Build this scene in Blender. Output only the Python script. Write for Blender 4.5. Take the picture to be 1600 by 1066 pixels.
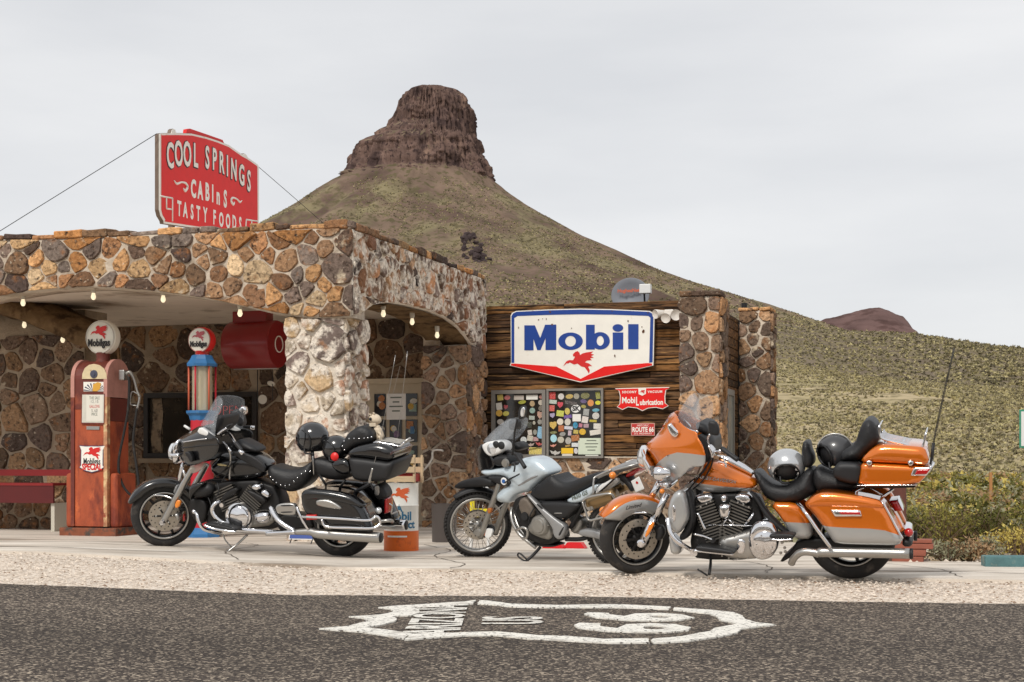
import bpy, bmesh, math, random
import numpy as np
from mathutils import Vector, Matrix, noise
from mathutils.geometry import delaunay_2d_cdt
R = math.radians
scene = bpy.context.scene
for o in list(bpy.data.objects): bpy.data.objects.remove(o)
COL = scene.collection
# ---------------- camera ----------------
EYE = 0.86; FPX = 2300.0; HZ = 723.0
cd = bpy.data.cameras.new('camera'); cam = bpy.data.objects.new('camera', cd); COL.objects.link(cam)
cd.sensor_width = 36.0; cd.lens = FPX / 1600 * 36; cd.shift_y = (HZ - 533) / 1600
cd.clip_start = 0.1; cd.clip_end = 20000
cam.location = (0, 0, EYE); cam.rotation_euler = (R(90), 0, 0)
scene.camera = cam
# ---------------- sky: thin bright overcast ----------------
SUN_EL, SUN_AZ = R(44), R(208)
w = bpy.data.worlds.new('World'); scene.world = w; w.use_nodes = True
nt = w.node_tree; nt.nodes.clear()
out = nt.nodes.new('ShaderNodeOutputWorld'); mx = nt.nodes.new('ShaderNodeMixShader')
b1 = nt.nodes.new('ShaderNodeBackground'); b2 = nt.nodes.new('ShaderNodeBackground')
sk = nt.nodes.new('ShaderNodeTexSky'); sk.sky_type = 'NISHITA'; sk.sun_disc = False
sk.sun_elevation = SUN_EL; sk.sun_rotation = SUN_AZ
nt.links.new(sk.outputs[0], b1.inputs[0]); b1.inputs[1].default_value = 0.1
tc = nt.nodes.new('ShaderNodeTexCoord'); mp = nt.nodes.new('ShaderNodeMapping'); mp.inputs['Scale'].default_value = (1.2, 1.2, 5.0)
nz = nt.nodes.new('ShaderNodeTexNoise'); nz.inputs['Scale'].default_value = 2.2; nz.inputs['Detail'].default_value = 6
nz.inputs['Roughness'].default_value = 0.5
rp = nt.nodes.new('ShaderNodeValToRGB')
rp.color_ramp.elements[0].position = 0.32; rp.color_ramp.elements[0].color = (0.76, 0.77, 0.79, 1)
rp.color_ramp.elements[1].position = 0.66; rp.color_ramp.elements[1].color = (0.91, 0.91, 0.915, 1)
nt.links.new(tc.outputs['Generated'], mp.inputs[0]); nt.links.new(mp.outputs[0], nz.inputs[0])
nt.links.new(nz.outputs[0], rp.inputs[0]); nt.links.new(rp.outputs[0], b2.inputs[0]); b2.inputs[1].default_value = 0.93
mx.inputs[0].default_value = 0.93
nt.links.new(b1.outputs[0], mx.inputs[1]); nt.links.new(b2.outputs[0], mx.inputs[2]); nt.links.new(mx.outputs[0], out.inputs[0])
sd = bpy.data.lights.new('sun', 'SUN'); sd.energy = 2.1; sd.angle = R(11); sd.color = (1, 0.95, 0.88)
so = bpy.data.objects.new('sun', sd); COL.objects.link(so)
sdir = Vector((math.sin(SUN_AZ) * math.cos(SUN_EL), math.cos(SUN_AZ) * math.cos(SUN_EL), math.sin(SUN_EL)))
so.rotation_euler = sdir.to_track_quat('Z', 'Y').to_euler()
vs = scene.view_settings; vs.view_transform = 'Standard'; vs.look = 'None'; vs.gamma = 1; vs.exposure = 0.08
vs.use_curve_mapping = False

# ---------------- helpers ----------------
def lin(r, g, b):
    f = lambda c: (c / 255 / 12.92) if c / 255 <= 0.04045 else ((c / 255 + 0.055) / 1.055) ** 2.4
    return (f(r), f(g), f(b), 1.0)
MATS = {}
def mat(name, base=(0.5, 0.5, 0.5, 1), rough=0.5, metal=0.0, var=0.0, vscale=8.0, bump=0.0, bscale=40.0, coat=0.0,
        col2=None, c2scale=5.0, c2pos=(0.5, 0.65), alpha=None, emit=None, objcol=False, stretch=None, spec=None, detail=6):
    """Procedural Principled material: base colour, optional second colour in noise patches, value variation, bump."""
    if name in MATS: return MATS[name]
    m = bpy.data.materials.new(name); m.use_nodes = True; t = m.node_tree; N = t.nodes; L = t.links
    p = N['Principled BSDF']; p.inputs['Roughness'].default_value = rough; p.inputs['Metallic'].default_value = metal
    p.inputs['Coat Weight'].default_value = coat; p.inputs['Coat Roughness'].default_value = 0.06
    if spec is not None: p.inputs['Specular IOR Level'].default_value = spec
    p.inputs['Base Color'].default_value = base
    co = N.new('ShaderNodeTexCoord'); vec = co.outputs['Object']
    oi = N.new('ShaderNodeObjectInfo')
    if objcol or stretch:
        mpn = N.new('ShaderNodeMapping'); L.new(vec, mpn.inputs[0])
        if stretch: mpn.inputs['Scale'].default_value = stretch
        if objcol:
            mm = N.new('ShaderNodeVectorMath'); mm.operation = 'SCALE'; mm.inputs[0].default_value = (37, 53, 71)
            L.new(oi.outputs['Random'], mm.inputs['Scale']); L.new(mm.outputs[0], mpn.inputs['Location'])
        vec = mpn.outputs[0]
    src = None
    if objcol: src = oi.outputs['Color']
    def mixc(a, bcol, fac):
        x = N.new('ShaderNodeMix'); x.data_type = 'RGBA'
        if isinstance(fac, float): x.inputs[0].default_value = fac
        else: L.new(fac, x.inputs[0])
        for k, v in ((6, a), (7, bcol)):
            if isinstance(v, tuple): x.inputs[k].default_value = v
            else: L.new(v, x.inputs[k])
        return x.outputs[2]
    cur = src if src else base
    def nse(scale, det=detail, rgh=0.6):
        n = N.new('ShaderNodeTexNoise'); n.inputs['Scale'].default_value = scale; n.inputs['Detail'].default_value = det
        n.inputs['Roughness'].default_value = rgh; L.new(vec, n.inputs[0]); return n.outputs[0]
    def ramp(v, a, b):
        r = N.new('ShaderNodeMapRange'); r.inputs[1].default_value = a; r.inputs[2].default_value = b; L.new(v, r.inputs[0]); return r.outputs[0]
    for c2 in ([] if col2 is None else (col2 if isinstance(col2, list) else [col2] if isinstance(col2[0], tuple) else [(col2, c2scale, c2pos)])):
        cur = mixc(cur, c2[0], ramp(nse(c2[1]), *c2[2]))
    if var:
        hv = N.new('ShaderNodeHueSaturation'); hv.inputs['Saturation'].default_value = 1
        mr = N.new('ShaderNodeMapRange'); mr.inputs[1].default_value = 0.25; mr.inputs[2].default_value = 0.75
        mr.inputs[3].default_value = 1 - var; mr.inputs[4].default_value = 1 + var
        L.new(nse(vscale), mr.inputs[0]); L.new(mr.outputs[0], hv.inputs['Value'])
        if isinstance(cur, tuple): hv.inputs['Color'].default_value = cur
        else: L.new(cur, hv.inputs['Color'])
        cur = hv.outputs[0]
    if not isinstance(cur, tuple): L.new(cur, p.inputs['Base Color'])
    if bump:
        bp = N.new('ShaderNodeBump'); bp.inputs['Strength'].default_value = min(1, bump); bp.inputs['Distance'].default_value = 0.02 * max(1, bump)
        L.new(nse(bscale, 8, 0.65), bp.inputs['Height']); L.new(bp.outputs[0], p.inputs['Normal'])
    if alpha is not None: p.inputs['Alpha'].default_value = alpha
    if emit: p.inputs['Emission Color'].default_value = base; p.inputs['Emission Strength'].default_value = emit
    MATS[name] = m; return m
def raw(name, verts, faces, m, parent=None, smooth=False, M=None):
    me = bpy.data.meshes.new(name)
    if M is not None: verts = [M @ Vector(v) for v in verts]
    me.from_pydata([tuple(v) for v in verts], [], faces); me.update()
    ms = m if isinstance(m, (list, tuple)) else [m]
    for x in ms: me.materials.append(x)
    if smooth: me.polygons.foreach_set('use_smooth', [True] * len(me.polygons))
    o = bpy.data.objects.new(name, me); COL.objects.link(o)
    if parent is not None: o.parent = parent
    return o
def tag(o, label=None, cat=None, group=None, kind=None):
    if label: o['label'] = label
    if cat: o['category'] = cat
    if group: o['group'] = group
    if kind: o['kind'] = kind
    return o
def empty(name, loc=(0, 0, 0), rz=0.0, lean=0.0, label=None, cat=None, group=None, pitch=0.0):
    o = bpy.data.objects.new(name, None); COL.objects.link(o); o.empty_display_size = 0.1
    o.matrix_world = Matrix.Translation(loc) @ Matrix.Rotation(rz, 4, 'Z') @ Matrix.Rotation(pitch, 4, 'Y') @ Matrix.Rotation(lean, 4, 'X')
    return tag(o, label, cat, group)
def ray(px, py): return Vector(((px - 800) / FPX, 1.0, (HZ - py) / FPX))
def at(px, py, Z): d = ray(px, py); return Vector((d.x * Z, Z, EYE + d.z * Z))
def onplane(M, px, py, axis, val):
    """Point (in frame M) of the plane local[axis] = val."""
    Mi = M.inverted(); o = Mi @ Vector((0, 0, EYE)); d = Mi.to_3x3() @ ray(px, py)
    return o + d * ((val - o[axis]) / d[axis])
def sstep(a, b, x):
    t = max(0.0, min(1.0, (x - a) / (b - a))); return t * t * (3 - 2 * t)
def ground_z(x, y):
    return 0.036 * max(0.0, min(2.6, -1.45 - x)) * (1 - sstep(13.9, 16.2, y))
def interp(pts, x):
    if x <= pts[0][0]: return pts[0][1]
    for (a, b), (c, d) in zip(pts, pts[1:]):
        if x <= c: return b + (d - b) * (x - a) / (c - a)
    return pts[-1][1]
def box_vf(x0, x1, y0, y1, z0, z1):
    v = [(x, y, z) for x in (x0, x1) for y in (y0, y1) for z in (z0, z1)]
    return v, [(0, 1, 3, 2), (4, 6, 7, 5), (0, 4, 5, 1), (2, 3, 7, 6), (0, 2, 6, 4), (1, 5, 7, 3)]
def bbox(name, dims, m, parent=None, bev=0.01, M=None, segs=2):
    """A bevelled box, dims = x0,x1,y0,y1,z0,z1."""
    v, f = box_vf(*dims); bm = bmesh.new(); vv = [bm.verts.new(p) for p in v]
    for q in f: bm.faces.new([vv[i] for i in q])
    bmesh.ops.recalc_face_normals(bm, faces=bm.faces)
    if bev: bmesh.ops.bevel(bm, geom=list(bm.edges), offset=bev, segments=segs, profile=0.6, affect='EDGES')
    if M is not None: bmesh.ops.transform(bm, matrix=M, verts=bm.verts)
    me = bpy.data.meshes.new(name); bm.to_mesh(me); bm.free()
    for x in (m if isinstance(m, (list, tuple)) else [m]): me.materials.append(x)
    o = bpy.data.objects.new(name, me); COL.objects.link(o)
    if parent is not None: o.parent = parent
    return o
def boxes(name, lst, m, parent=None):
    V = []; F = []
    for d in lst:
        v, f = box_vf(*d); n = len(V); V += v; F += [tuple(i + n for i in q) for q in f]
    return raw(name, V, F, m, parent)
def lathe_vf(prof, seg=32, closed=False):
    """Revolve (r, y) about the y axis."""
    V = []; F = []; n = len(prof)
    for i in range(seg):
        a = 2 * math.pi * i / seg
        for r, y in prof: V.append((r * math.cos(a), y, r * math.sin(a)))
    for i in range(seg):
        j = (i + 1) % seg
        for k in range(n if closed else n - 1):
            l = (k + 1) % n
            F.append((i * n + k, i * n + l, j * n + l, j * n + k))
    return V, F
def axis_matrix(c, d):
    """Frame at c whose y axis points along d."""
    d = Vector(d).normalized(); q = Vector((0, 1, 0)).rotation_difference(d)
    return Matrix.Translation(Vector(c)) @ q.to_matrix().to_4x4()
def lathe(name, prof, c, d, m, parent=None, seg=28, closed=False, smooth=True):
    if smooth and not closed:                                    # split the shading at sharp profile corners
        Q = [prof[0]]
        for i in range(1, len(prof) - 1):
            a, b, e = prof[i - 1], prof[i], prof[i + 1]; d1 = math.atan2(b[1] - a[1], b[0] - a[0]); d2 = math.atan2(e[1] - b[1], e[0] - b[0])
            Q.append(b)
            if abs((d2 - d1 + math.pi) % (2 * math.pi) - math.pi) > 0.66: Q.append(b)
        prof = Q + [prof[-1]]
    V, F = lathe_vf(prof, seg, closed)
    F = [f for f in F if (V[f[0]] != V[f[1]])] if smooth else F
    return raw(name, V, F, m, parent, smooth, axis_matrix(c, d))
def catmull(P, k=6):
    P = [Vector(p) for p in P]
    if len(P) < 3: return P
    Q = [P[0] * 2 - P[1]] + P + [P[-1] * 2 - P[-2]]; o = []
    for i in range(1, len(Q) - 2):
        a, b, c, d = Q[i - 1:i + 3]
        for j in range(k):
            t = j / k
            o.append(0.5 * ((2 * b) + (c - a) * t + (2 * a - 5 * b + 4 * c - d) * t * t + (3 * b - a - 3 * c + d) * t ** 3))
    o.append(P[-1]); return o
def tube_vf(P, r, n=8, cap=True):
    P = [Vector(p) for p in P]; V = []; F = []; m = len(P)
    rs = r if isinstance(r, (list, tuple)) else [r] * m
    if len(rs) != m: rs = [rs[min(len(rs) - 1, int(i * len(rs) / m))] + 0 for i in range(m)]
    up = Vector((0.13, 0.31, 0.94))
    for i, p in enumerate(P):
        t = (P[min(i + 1, m - 1)] - P[max(i - 1, 0)]).normalized()
        s = t.cross(up)
        if s.length < 0.05: s = t.cross(Vector((1, 0, 0)))
        s.normalize(); b = s.cross(t).normalized()
        for k in range(n):
            a = 2 * math.pi * k / n; V.append(p + (s * math.cos(a) + b * math.sin(a)) * rs[i])
    for i in range(m - 1):
        for k in range(n):
            l = (k + 1) % n; F.append((i * n + k, i * n + l, i * n + n + l, i * n + n + k))
    if cap: F.append(tuple(range(n - 1, -1, -1))); F.append(tuple(range((m - 1) * n, m * n)))
    return V, F
def tube(name, P, r, m, parent=None, n=8, k=6):
    Q = catmull(P, k) if len(P) > 2 else P
    if isinstance(r, (list, tuple)):
        r = [interp(list(zip([i / (len(r) - 1) for i in range(len(r))], r)), i / (len(Q) - 1)) for i in range(len(Q))]
    V, F = tube_vf(Q, r, n); return raw(name, V, F, m, parent, True)
def tubes(name, lst, m, parent=None, n=6, k=5):
    V = []; F = []
    for P, r in lst:
        v, f = tube_vf(catmull(P, k) if len(P) > 2 else P, r, n); b = len(V); V += v; F += [tuple(i + b for i in q) for q in f]
    return raw(name, V, F, m, parent, True)
def join_vf(lst):
    V = []; F = []
    for v, f in lst:
        b = len(V); V += list(v); F += [tuple(i + b for i in q) for q in f]
    return V, F
def prism(name, poly, fmap, t0, t1, m, parent=None):
    """Extrude a 2D polygon between two heights; fmap(a, b, h) gives the point. Concave outlines are fine."""
    pts = [Vector(p) for p in poly]
    vo, eo, fo, *_ = delaunay_2d_cdt(pts, [], [list(range(len(pts)))], 1, 1e-7)
    n = len(vo); V = [fmap(p[0], p[1], t1) for p in vo] + [fmap(p[0], p[1], t0) for p in vo]
    F = []; cnt = {}
    for f in fo:
        F.append(tuple(f)); F.append(tuple(n + i for i in reversed(f)))
        for a, b in zip(f, list(f[1:]) + [f[0]]): cnt[(a, b)] = 1
    for (a, b) in cnt:
        if (b, a) not in cnt: F.append((b, a, n + a, n + b))
    return raw(name, V, F, m, parent)
def ring(cx, cy, rx, ry, n=28, a0=0.0, a1=2 * math.pi):
    return [(cx + rx * math.cos(a0 + (a1 - a0) * i / n), cy + ry * math.sin(a0 + (a1 - a0) * i / n)) for i in range(n)]
def annulus(cx, cy, rx, ry, ix, iy, n=32):
    """Ring outline as one polygon with a hairline cut."""
    o = ring(cx, cy, rx, ry, n); i = ring(cx, cy, ix, iy, n)
    e = 1e-4 * rx
    return o + [(o[0][0], o[0][1] - e), (i[0][0], i[0][1] - e)] + i[:0:-1] + [(i[0][0], i[0][1])]
def lettering(name, s, mloc, size, m, parent=None, sx=1.0, bold=0.0, shear=0.0, depth=0.002, align='CENTER', spacing=1.0):
    """Flat lettering; mloc is the frame (x along the text, y up, z out)."""
    c = bpy.data.curves.new(name, 'FONT'); c.body = s; c.size = size; c.align_x = align; c.align_y = 'CENTER'
    c.offset = bold; c.shear = shear; c.extrude = depth; c.space_character = spacing; c.resolution_u = 3
    t = bpy.data.objects.new(name, c); COL.objects.link(t); bpy.context.view_layer.update()
    me = bpy.data.meshes.new_from_object(t.evaluated_get(bpy.context.evaluated_depsgraph_get()))
    bpy.data.objects.remove(t); bpy.data.curves.remove(c)
    me.transform(mloc @ Matrix.Diagonal((sx, 1, 1, 1))); me.materials.clear(); me.materials.append(m)
    o = bpy.data.objects.new(name, me); COL.objects.link(o)
    if parent is not None: o.parent = parent
    return o
def frame(o, x, y, z=None):
    x = Vector(x).normalized(); y = Vector(y).normalized(); z = x.cross(y).normalized()
    return Matrix(((x.x, y.x, z.x, o[0]), (x.y, y.y, z.y, o[1]), (x.z, y.z, z.z, o[2]), (0, 0, 0, 1)))
def chaikin(P, it=2):
    for _ in range(it):
        Q = []
        for a, b in zip(P, P[1:] + P[:1]):
            Q.append((a[0] * .75 + b[0] * .25, a[1] * .75 + b[1] * .25)); Q.append((a[0] * .25 + b[0] * .75, a[1] * .25 + b[1] * .75))
        P = Q
    return P
def resample(P, n):
    P = P + [P[0]]; d = [0]
    for a, b in zip(P, P[1:]): d.append(d[-1] + math.hypot(b[0] - a[0], b[1] - a[1]))
    o = []; k = 0
    for i in range(n):
        t = d[-1] * i / n
        while d[k + 1] < t: k += 1
        f = (t - d[k]) / max(1e-9, d[k + 1] - d[k]); o.append((P[k][0] + (P[k + 1][0] - P[k][0]) * f, P[k][1] + (P[k + 1][1] - P[k][1]) * f))
    return o
def inside(P, x, y):
    c = False; j = len(P) - 1
    for i in range(len(P)):
        if (P[i][1] > y) != (P[j][1] > y) and x < (P[j][0] - P[i][0]) * (y - P[i][1]) / (P[j][1] - P[i][1]) + P[i][0]: c = not c
        j = i
    return c
PEGASUS = [(500, 400), (512, 388), (524, 384), (533, 392), (536, 404), (548, 396), (566, 391), (603, 386), (590, 396), (607, 402), (591, 409), (605, 417),
           (586, 420), (596, 430), (572, 431), (560, 440), (580, 446), (597, 460), (583, 459), (577, 464), (585, 480), (581, 498), (573, 484), (560, 466),
           (541, 461), (523, 447), (507, 452), (484, 441), (474, 448), (470, 444), (451, 461), (466, 436), (482, 429), (500, 430), (507, 420), (511, 411), (501, 411)]
PEG = [((x - 528) / 156, -(y - 441) / 156) for x, y in PEGASUS]
# ---------------- ground, road ----------------
def speckle(name, ramp_pts, scale, rough=0.9, bump=0.5, big=None, bigscale=0.6, stretch=(1, 1, 1), bdist=0.006):
    m = bpy.data.materials.new(name); m.use_nodes = True; t = m.node_tree; N = t.nodes; L = t.links; p = N['Principled BSDF']
    p.inputs['Roughness'].default_value = rough; p.inputs['Specular IOR Level'].default_value = 0.25
    co = N.new('ShaderNodeTexCoord'); mpn = N.new('ShaderNodeMapping'); mpn.inputs['Scale'].default_value = stretch; L.new(co.outputs['Object'], mpn.inputs[0])
    vo = N.new('ShaderNodeTexVoronoi'); vo.inputs['Scale'].default_value = scale; L.new(co.outputs['Object'], vo.inputs[0])
    sp = N.new('ShaderNodeSeparateColor'); L.new(vo.outputs['Color'], sp.inputs[0])
    rp = N.new('ShaderNodeValToRGB'); cr = rp.color_ramp
    while len(cr.elements) < len(ramp_pts): cr.elements.new(0.5)
    for e, (q, c) in zip(cr.elements, ramp_pts): e.position = q; e.color = c
    L.new(sp.outputs[0], rp.inputs[0]); cur = rp.outputs[0]
    nzb = N.new('ShaderNodeTexNoise'); nzb.inputs['Scale'].default_value = bigscale; nzb.inputs['Detail'].default_value = 5; L.new(mpn.outputs[0], nzb.inputs[0])
    hv = N.new('ShaderNodeHueSaturation'); mr = N.new('ShaderNodeMapRange'); a = big or 0.15
    mr.inputs[1].default_value = 0.3; mr.inputs[2].default_value = 0.7; mr.inputs[3].default_value = 1 - a; mr.inputs[4].default_value = 1 + a
    L.new(nzb.outputs[0], mr.inputs[0]); L.new(mr.outputs[0], hv.inputs['Value']); L.new(cur, hv.inputs['Color']); L.new(hv.outputs[0], p.inputs['Base Color'])
    bp = N.new('ShaderNodeBump'); bp.inputs['Strength'].default_value = bump; bp.inputs['Distance'].default_value = bdist
    L.new(sp.outputs[1], bp.inputs['Height']); L.new(bp.outputs[0], p.inputs['Normal'])
    MATS[name] = m; return m
ASPHALT = speckle('asphalt', [(0.0, lin(36, 31, 29)), (0.45, lin(70, 62, 56)), (0.8, lin(98, 88, 78)), (0.95, lin(172, 158, 140))], 88, bump=0.9, big=0.24, bigscale=0.5, stretch=(0.35, 1.6, 1), bdist=0.012)
GRAVEL = speckle('gravel', [(0.0, lin(142, 124, 106)), (0.3, lin(202, 186, 168)), (0.7, lin(222, 208, 192)), (0.95, lin(240, 230, 218))], 55, bump=0.8, big=0.1, bdist=0.015)
CONCRETE = mat('concrete', lin(206, 196, 183), rough=0.85, var=0.10, vscale=1.3, bump=0.25, bscale=30, stretch=(0.35, 1.7, 1),
               col2=[(lin(152, 139, 125), 1.1, (0.5, 0.64)), (lin(228, 220, 208), 2.3, (0.52, 0.66)), (lin(118, 107, 96), 9, (0.64, 0.72)), (lin(104, 95, 86), 2.6, (0.68, 0.76))], spec=0.2)
DIRT = mat('desert_dirt', lin(176, 152, 122), rough=0.95, var=0.18, vscale=0.7, bump=0.6, bscale=9, col2=[(lin(140, 122, 96), 0.5, (0.5, 0.62)), (lin(196, 174, 146), 3, (0.58, 0.7))], spec=0.1)
road_edge = [(-60, 19.0), (-9, 10.3), (-3.33, 9.62), (-1.0, 9.52), (0.6, 9.42), (1.9, 9.12), (3.1, 8.93), (9, 7.6), (60, -4)]
slab_edge = [(-60, 24), (-9, 13.6), (-4.4, 12.6), (0, 11.65), (3.7, 10.62), (9, 9.3), (60, -2)]
def sheet(name, y0f, y1f, x0, x1, nx, ny, dz, m, wob=0.0, seed=0, lip=0.0):
    V = []; F = []
    for i in range(nx + 1):
        x = x0 + (x1 - x0) * i / nx; a = y0f(x); b = y1f(x)
        if wob:
            b += wob * noise.noise((x * 4.1, seed, 0)) + wob * 0.6 * noise.noise((x * 17, seed, 3))
        for j in range(ny + 1):
            y = a + (b - a) * j / ny; V.append((x, y, ground_z(x, y) + dz))
    for i in range(nx):
        for j in range(ny):
            k = i * (ny + 1) + j; F.append((k, k + ny + 1, k + ny + 2, k + 1))
    if lip:
        b = len(V)
        for i in range(nx + 1):
            v = V[i * (ny + 1)]; n_ = 0.012 * noise.noise((v[0] * 3, 5, 2)); V[i * (ny + 1)] = (v[0], v[1] + n_, v[2]); V.append((v[0], v[1] + n_ - .004, v[2] - lip))
        F += [(b + i, b + i + 1, (i + 1) * (ny + 1), i * (ny + 1)) for i in range(nx)]
    return tag(raw(name, V, F, m), kind='structure')
def gz_grid():
    xs = [-6000, -2000, -600, -200, -80, -30] + [-15 + i * 0.75 for i in range(41)] + [30, 80, 200, 600, 2000, 6000]
    ys = [-200, -60, -20, -8, 0, 4] + [6 + i * 0.5 for i in range(32)] + [24, 30, 50, 120, 300, 900, 3000, 8000]
    V = [(x, y, ground_z(x, y) - 0.016) for x in xs for y in ys]; n = len(ys)
    F = [(i * n + j, i * n + n + j, i * n + n + j + 1, i * n + j + 1) for i in range(len(xs) - 1) for j in range(n - 1)]
    return tag(raw('ground', V, F, DIRT), kind='structure')
gz_grid()
sheet('gravel_shoulder', lambda x: interp(road_edge, x) - 0.6, lambda x: interp(slab_edge, x) + 0.5, -14, 14, 150, 12, -0.012, GRAVEL)
sheet('concrete_apron', lambda x: interp(slab_edge, x), lambda x: 24.0 if x < 3.3 else max(interp(slab_edge, x) + 0.6, 12.75 - 0.25 * (x - 3.3)), -14, 14, 560, 60, 0.012, CONCRETE, lip=0.05)
apron = bpy.data.objects['concrete_apron']; CRK = mat('crack_dirt', lin(92, 82, 72), rough=0.95)
for k, P_ in enumerate(([(-4.6, 13.2), (-3.4, 13.05), (-2.2, 13.3), (-1.0, 13.0), (.2, 13.2)], [(-.9, 15.2), (-.6, 14.2), (-.7, 13.3), (-.4, 12.3), (-.5, 11.8)], [(0.6, 12.2), (1.6, 11.75), (2.7, 11.6), (4.2, 11.2)], [(-2.8, 15.3), (-2.5, 14.4), (-2.6, 13.4), (-2.3, 12.4)], [(1.9, 12.9), (2.1, 12.1), (1.95, 11.3)], [(3.1, 12.5), (3.4, 11.6), (3.3, 10.9)])):
    C = catmull([(x, y, 0) for x, y in P_], 14); V = []; F = []
    for i, p in enumerate(C):
        x = p.x + .05 * noise.noise((p.x * 5, p.y * 5, k)); y = p.y + .05 * noise.noise((p.x * 5, p.y * 5, k + 9)); wd = .004 + .006 * abs(noise.noise((p.x * 3, p.y * 3, 2))); t = (C[min(i + 1, len(C) - 1)] - C[max(0, i - 1)]).normalized()
        for s_ in (-1, 1): V.append((x - t.y * wd * s_, y + t.x * wd * s_ * 2, ground_z(x, y) + .0155))
    F = [(2 * i, 2 * i + 1, 2 * i + 3, 2 * i + 2) for i in range(len(C) - 1)]; raw('crack', V, F, CRK, apron)
rd = sheet('road', lambda x: interp(road_edge, x) - 14, lambda x: interp(road_edge, x), -60, 60, 900, 14, 0.002, ASPHALT, wob=0.05, seed=2)
# gravel stones strewn over the shoulder and thinning out on to the slab
rng = np.random.default_rng(5)
def pebbles(name, n, xf, colmat, smin, smax, parent=None):
    V = []; F = []
    for i in range(n):
        x, y = xf(); s = smin + (smax - smin) * rng.random() ** 3; z = ground_z(x, y)
        a = rng.random() * 6.28; sx, sy, sz = s * (0.7 + .6 * rng.random()), s * (0.7 + .6 * rng.random()), s * (0.4 + .4 * rng.random())
        ca, sa = math.cos(a), math.sin(a); b = len(V)
        for dx, dy, dzz in ((1, 0, 0.1), (0.1, 1, 0), (-1, 0.1, 0.15), (0, -1, 0.05), (0.15, 0.1, 1)):
            X, Y = dx * sx, dy * sy; V.append((x + X * ca - Y * sa, y + X * sa + Y * ca, z + dzz * sz - 0.001))
        F += [(b, b + 1, b + 4), (b + 1, b + 2, b + 4), (b + 2, b + 3, b + 4), (b + 3, b, b + 4)]
    return tag(raw(name, V, F, colmat, parent), kind='stuff')
def gx():
    x = rng.uniform(-6.5, 6.5); a = interp(road_edge, x); b = interp(slab_edge, x)
    return x, a + (b - a) * min(1.25, max(-0.06, rng.random() + rng.normal() * 0.06 * rng.random()))
PEB = mat('pebble_light', lin(212, 198, 182), rough=0.9, var=0.3, vscale=23, detail=2)
PEBD = mat('pebble_brown', lin(136, 112, 92), rough=0.9, var=0.35, vscale=19, detail=2)
tag(pebbles('shoulder_gravel', 15000, gx, PEB, 0.004, 0.017), 'loose pale gravel on the shoulder between road and concrete', 'gravel')
tag(pebbles('shoulder_stones', 4200, gx, PEBD, 0.004, 0.016), 'scattered darker stones on the gravel shoulder', 'gravel')
def ax():
    x = rng.uniform(-5.5, 5.5); return x, interp(road_edge, x) - rng.random() ** 1.3 * 4.2
tag(pebbles('asphalt_chips', 14000, ax, mat('chip', lin(112, 100, 89), rough=0.85, var=0.5, vscale=31, detail=2), 0.003, 0.010), 'coarse stone chips of the asphalt road surface', 'stone chips')
# painted highway shield on the road
PAINT = mat('road_paint', lin(236, 232, 222), rough=0.7, var=0.06, vscale=9, bump=0.5, bscale=70, col2=[(lin(92, 84, 78), 48, (0.55, 0.63)), (lin(190, 184, 174), 4, (0.55, 0.7))])
def s1(*p): return [(490 + x / 4.2105, 920 + y / 4.2105) for x, y in p]
def s2(*p): return [(850 + x / 4.2105, 920 + y / 4.2105) for x, y in p]
def onground(px, py, h=0.0): d = ray(px, py); t = (h - EYE) / d.z; return Vector((d.x * t, t, h))
def gp(P): return [tuple(onground(x, y)[:2]) for x, y in P]
shield = empty('road_shield_marking', (0.1, 8, 0), label='white painted route shield reading Arizona US 66 on the asphalt', cat='road marking')
def paint(name, pix):
    P = gp(pix); n = max(24, int(len(P) * 3)); Q = []
    for a, b in zip(P, P[1:] + P[:1]):
        L = math.hypot(b[0] - a[0], b[1] - a[1]); k = max(1, int(L / 0.05))
        for i in range(k):
            x, y = a[0] + (b[0] - a[0]) * i / k, a[1] + (b[1] - a[1]) * i / k
            Q.append((x + 0.008 * noise.noise((x * 23, y * 23, 1)), y + 0.012 * noise.noise((x * 23, y * 23, 7))))
    return prism(name, Q, lambda a, b, h: (a - 0.1, b - 8, h), 0.0, 0.0095, PAINT, shield)
paint('border', s1((425, 132), (520, 122), (610, 118), (800, 105), (1000, 93), (1065, 83), (1045, 108), (900, 120), (660, 133), (690, 148), (700, 165), (640, 185), (540, 188),
                   (515, 194), (550, 206), (545, 222), (440, 248), (330, 264), (400, 271), (500, 283), (645, 305), (590, 340), (480, 318), (300, 292), (150, 283), (35, 272), (150, 262), (230, 255), (360, 222),
                   (330, 203), (235, 193), (330, 188), (440, 180), (530, 160), (500, 141)))
paint('border', s1((1095, 83), (1170, 90), (1300, 108), (1600, 117)) + s2((300, 112), (500, 112), (835, 128), (820, 145), (500, 132), (150, 132)) + s1((1500, 132), (1300, 127), (1170, 112), (1075, 108)))
paint('border', s2((855, 132), (1090, 148), (1250, 165), (1305, 188), (1325, 212), (1400, 232), (1530, 246), (1400, 260), (1300, 275), (1270, 300), (1160, 325), (950, 355), (720, 368), (705, 352), (720, 340),
                   (900, 325), (1090, 290), (1120, 270), (1240, 248), (1270, 241), (1150, 212), (1130, 188), (1080, 172), (850, 148)))
paint('border', s1((640, 308), (1000, 298), (1200, 292), (1300, 300), (1480, 318)) + s2((0, 318), (150, 322), (400, 342), (690, 338), (690, 365), (450, 368), (150, 352), (0, 342)) + s1((1400, 338), (1200, 315), (1000, 318), (800, 332), (600, 346)))
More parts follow.
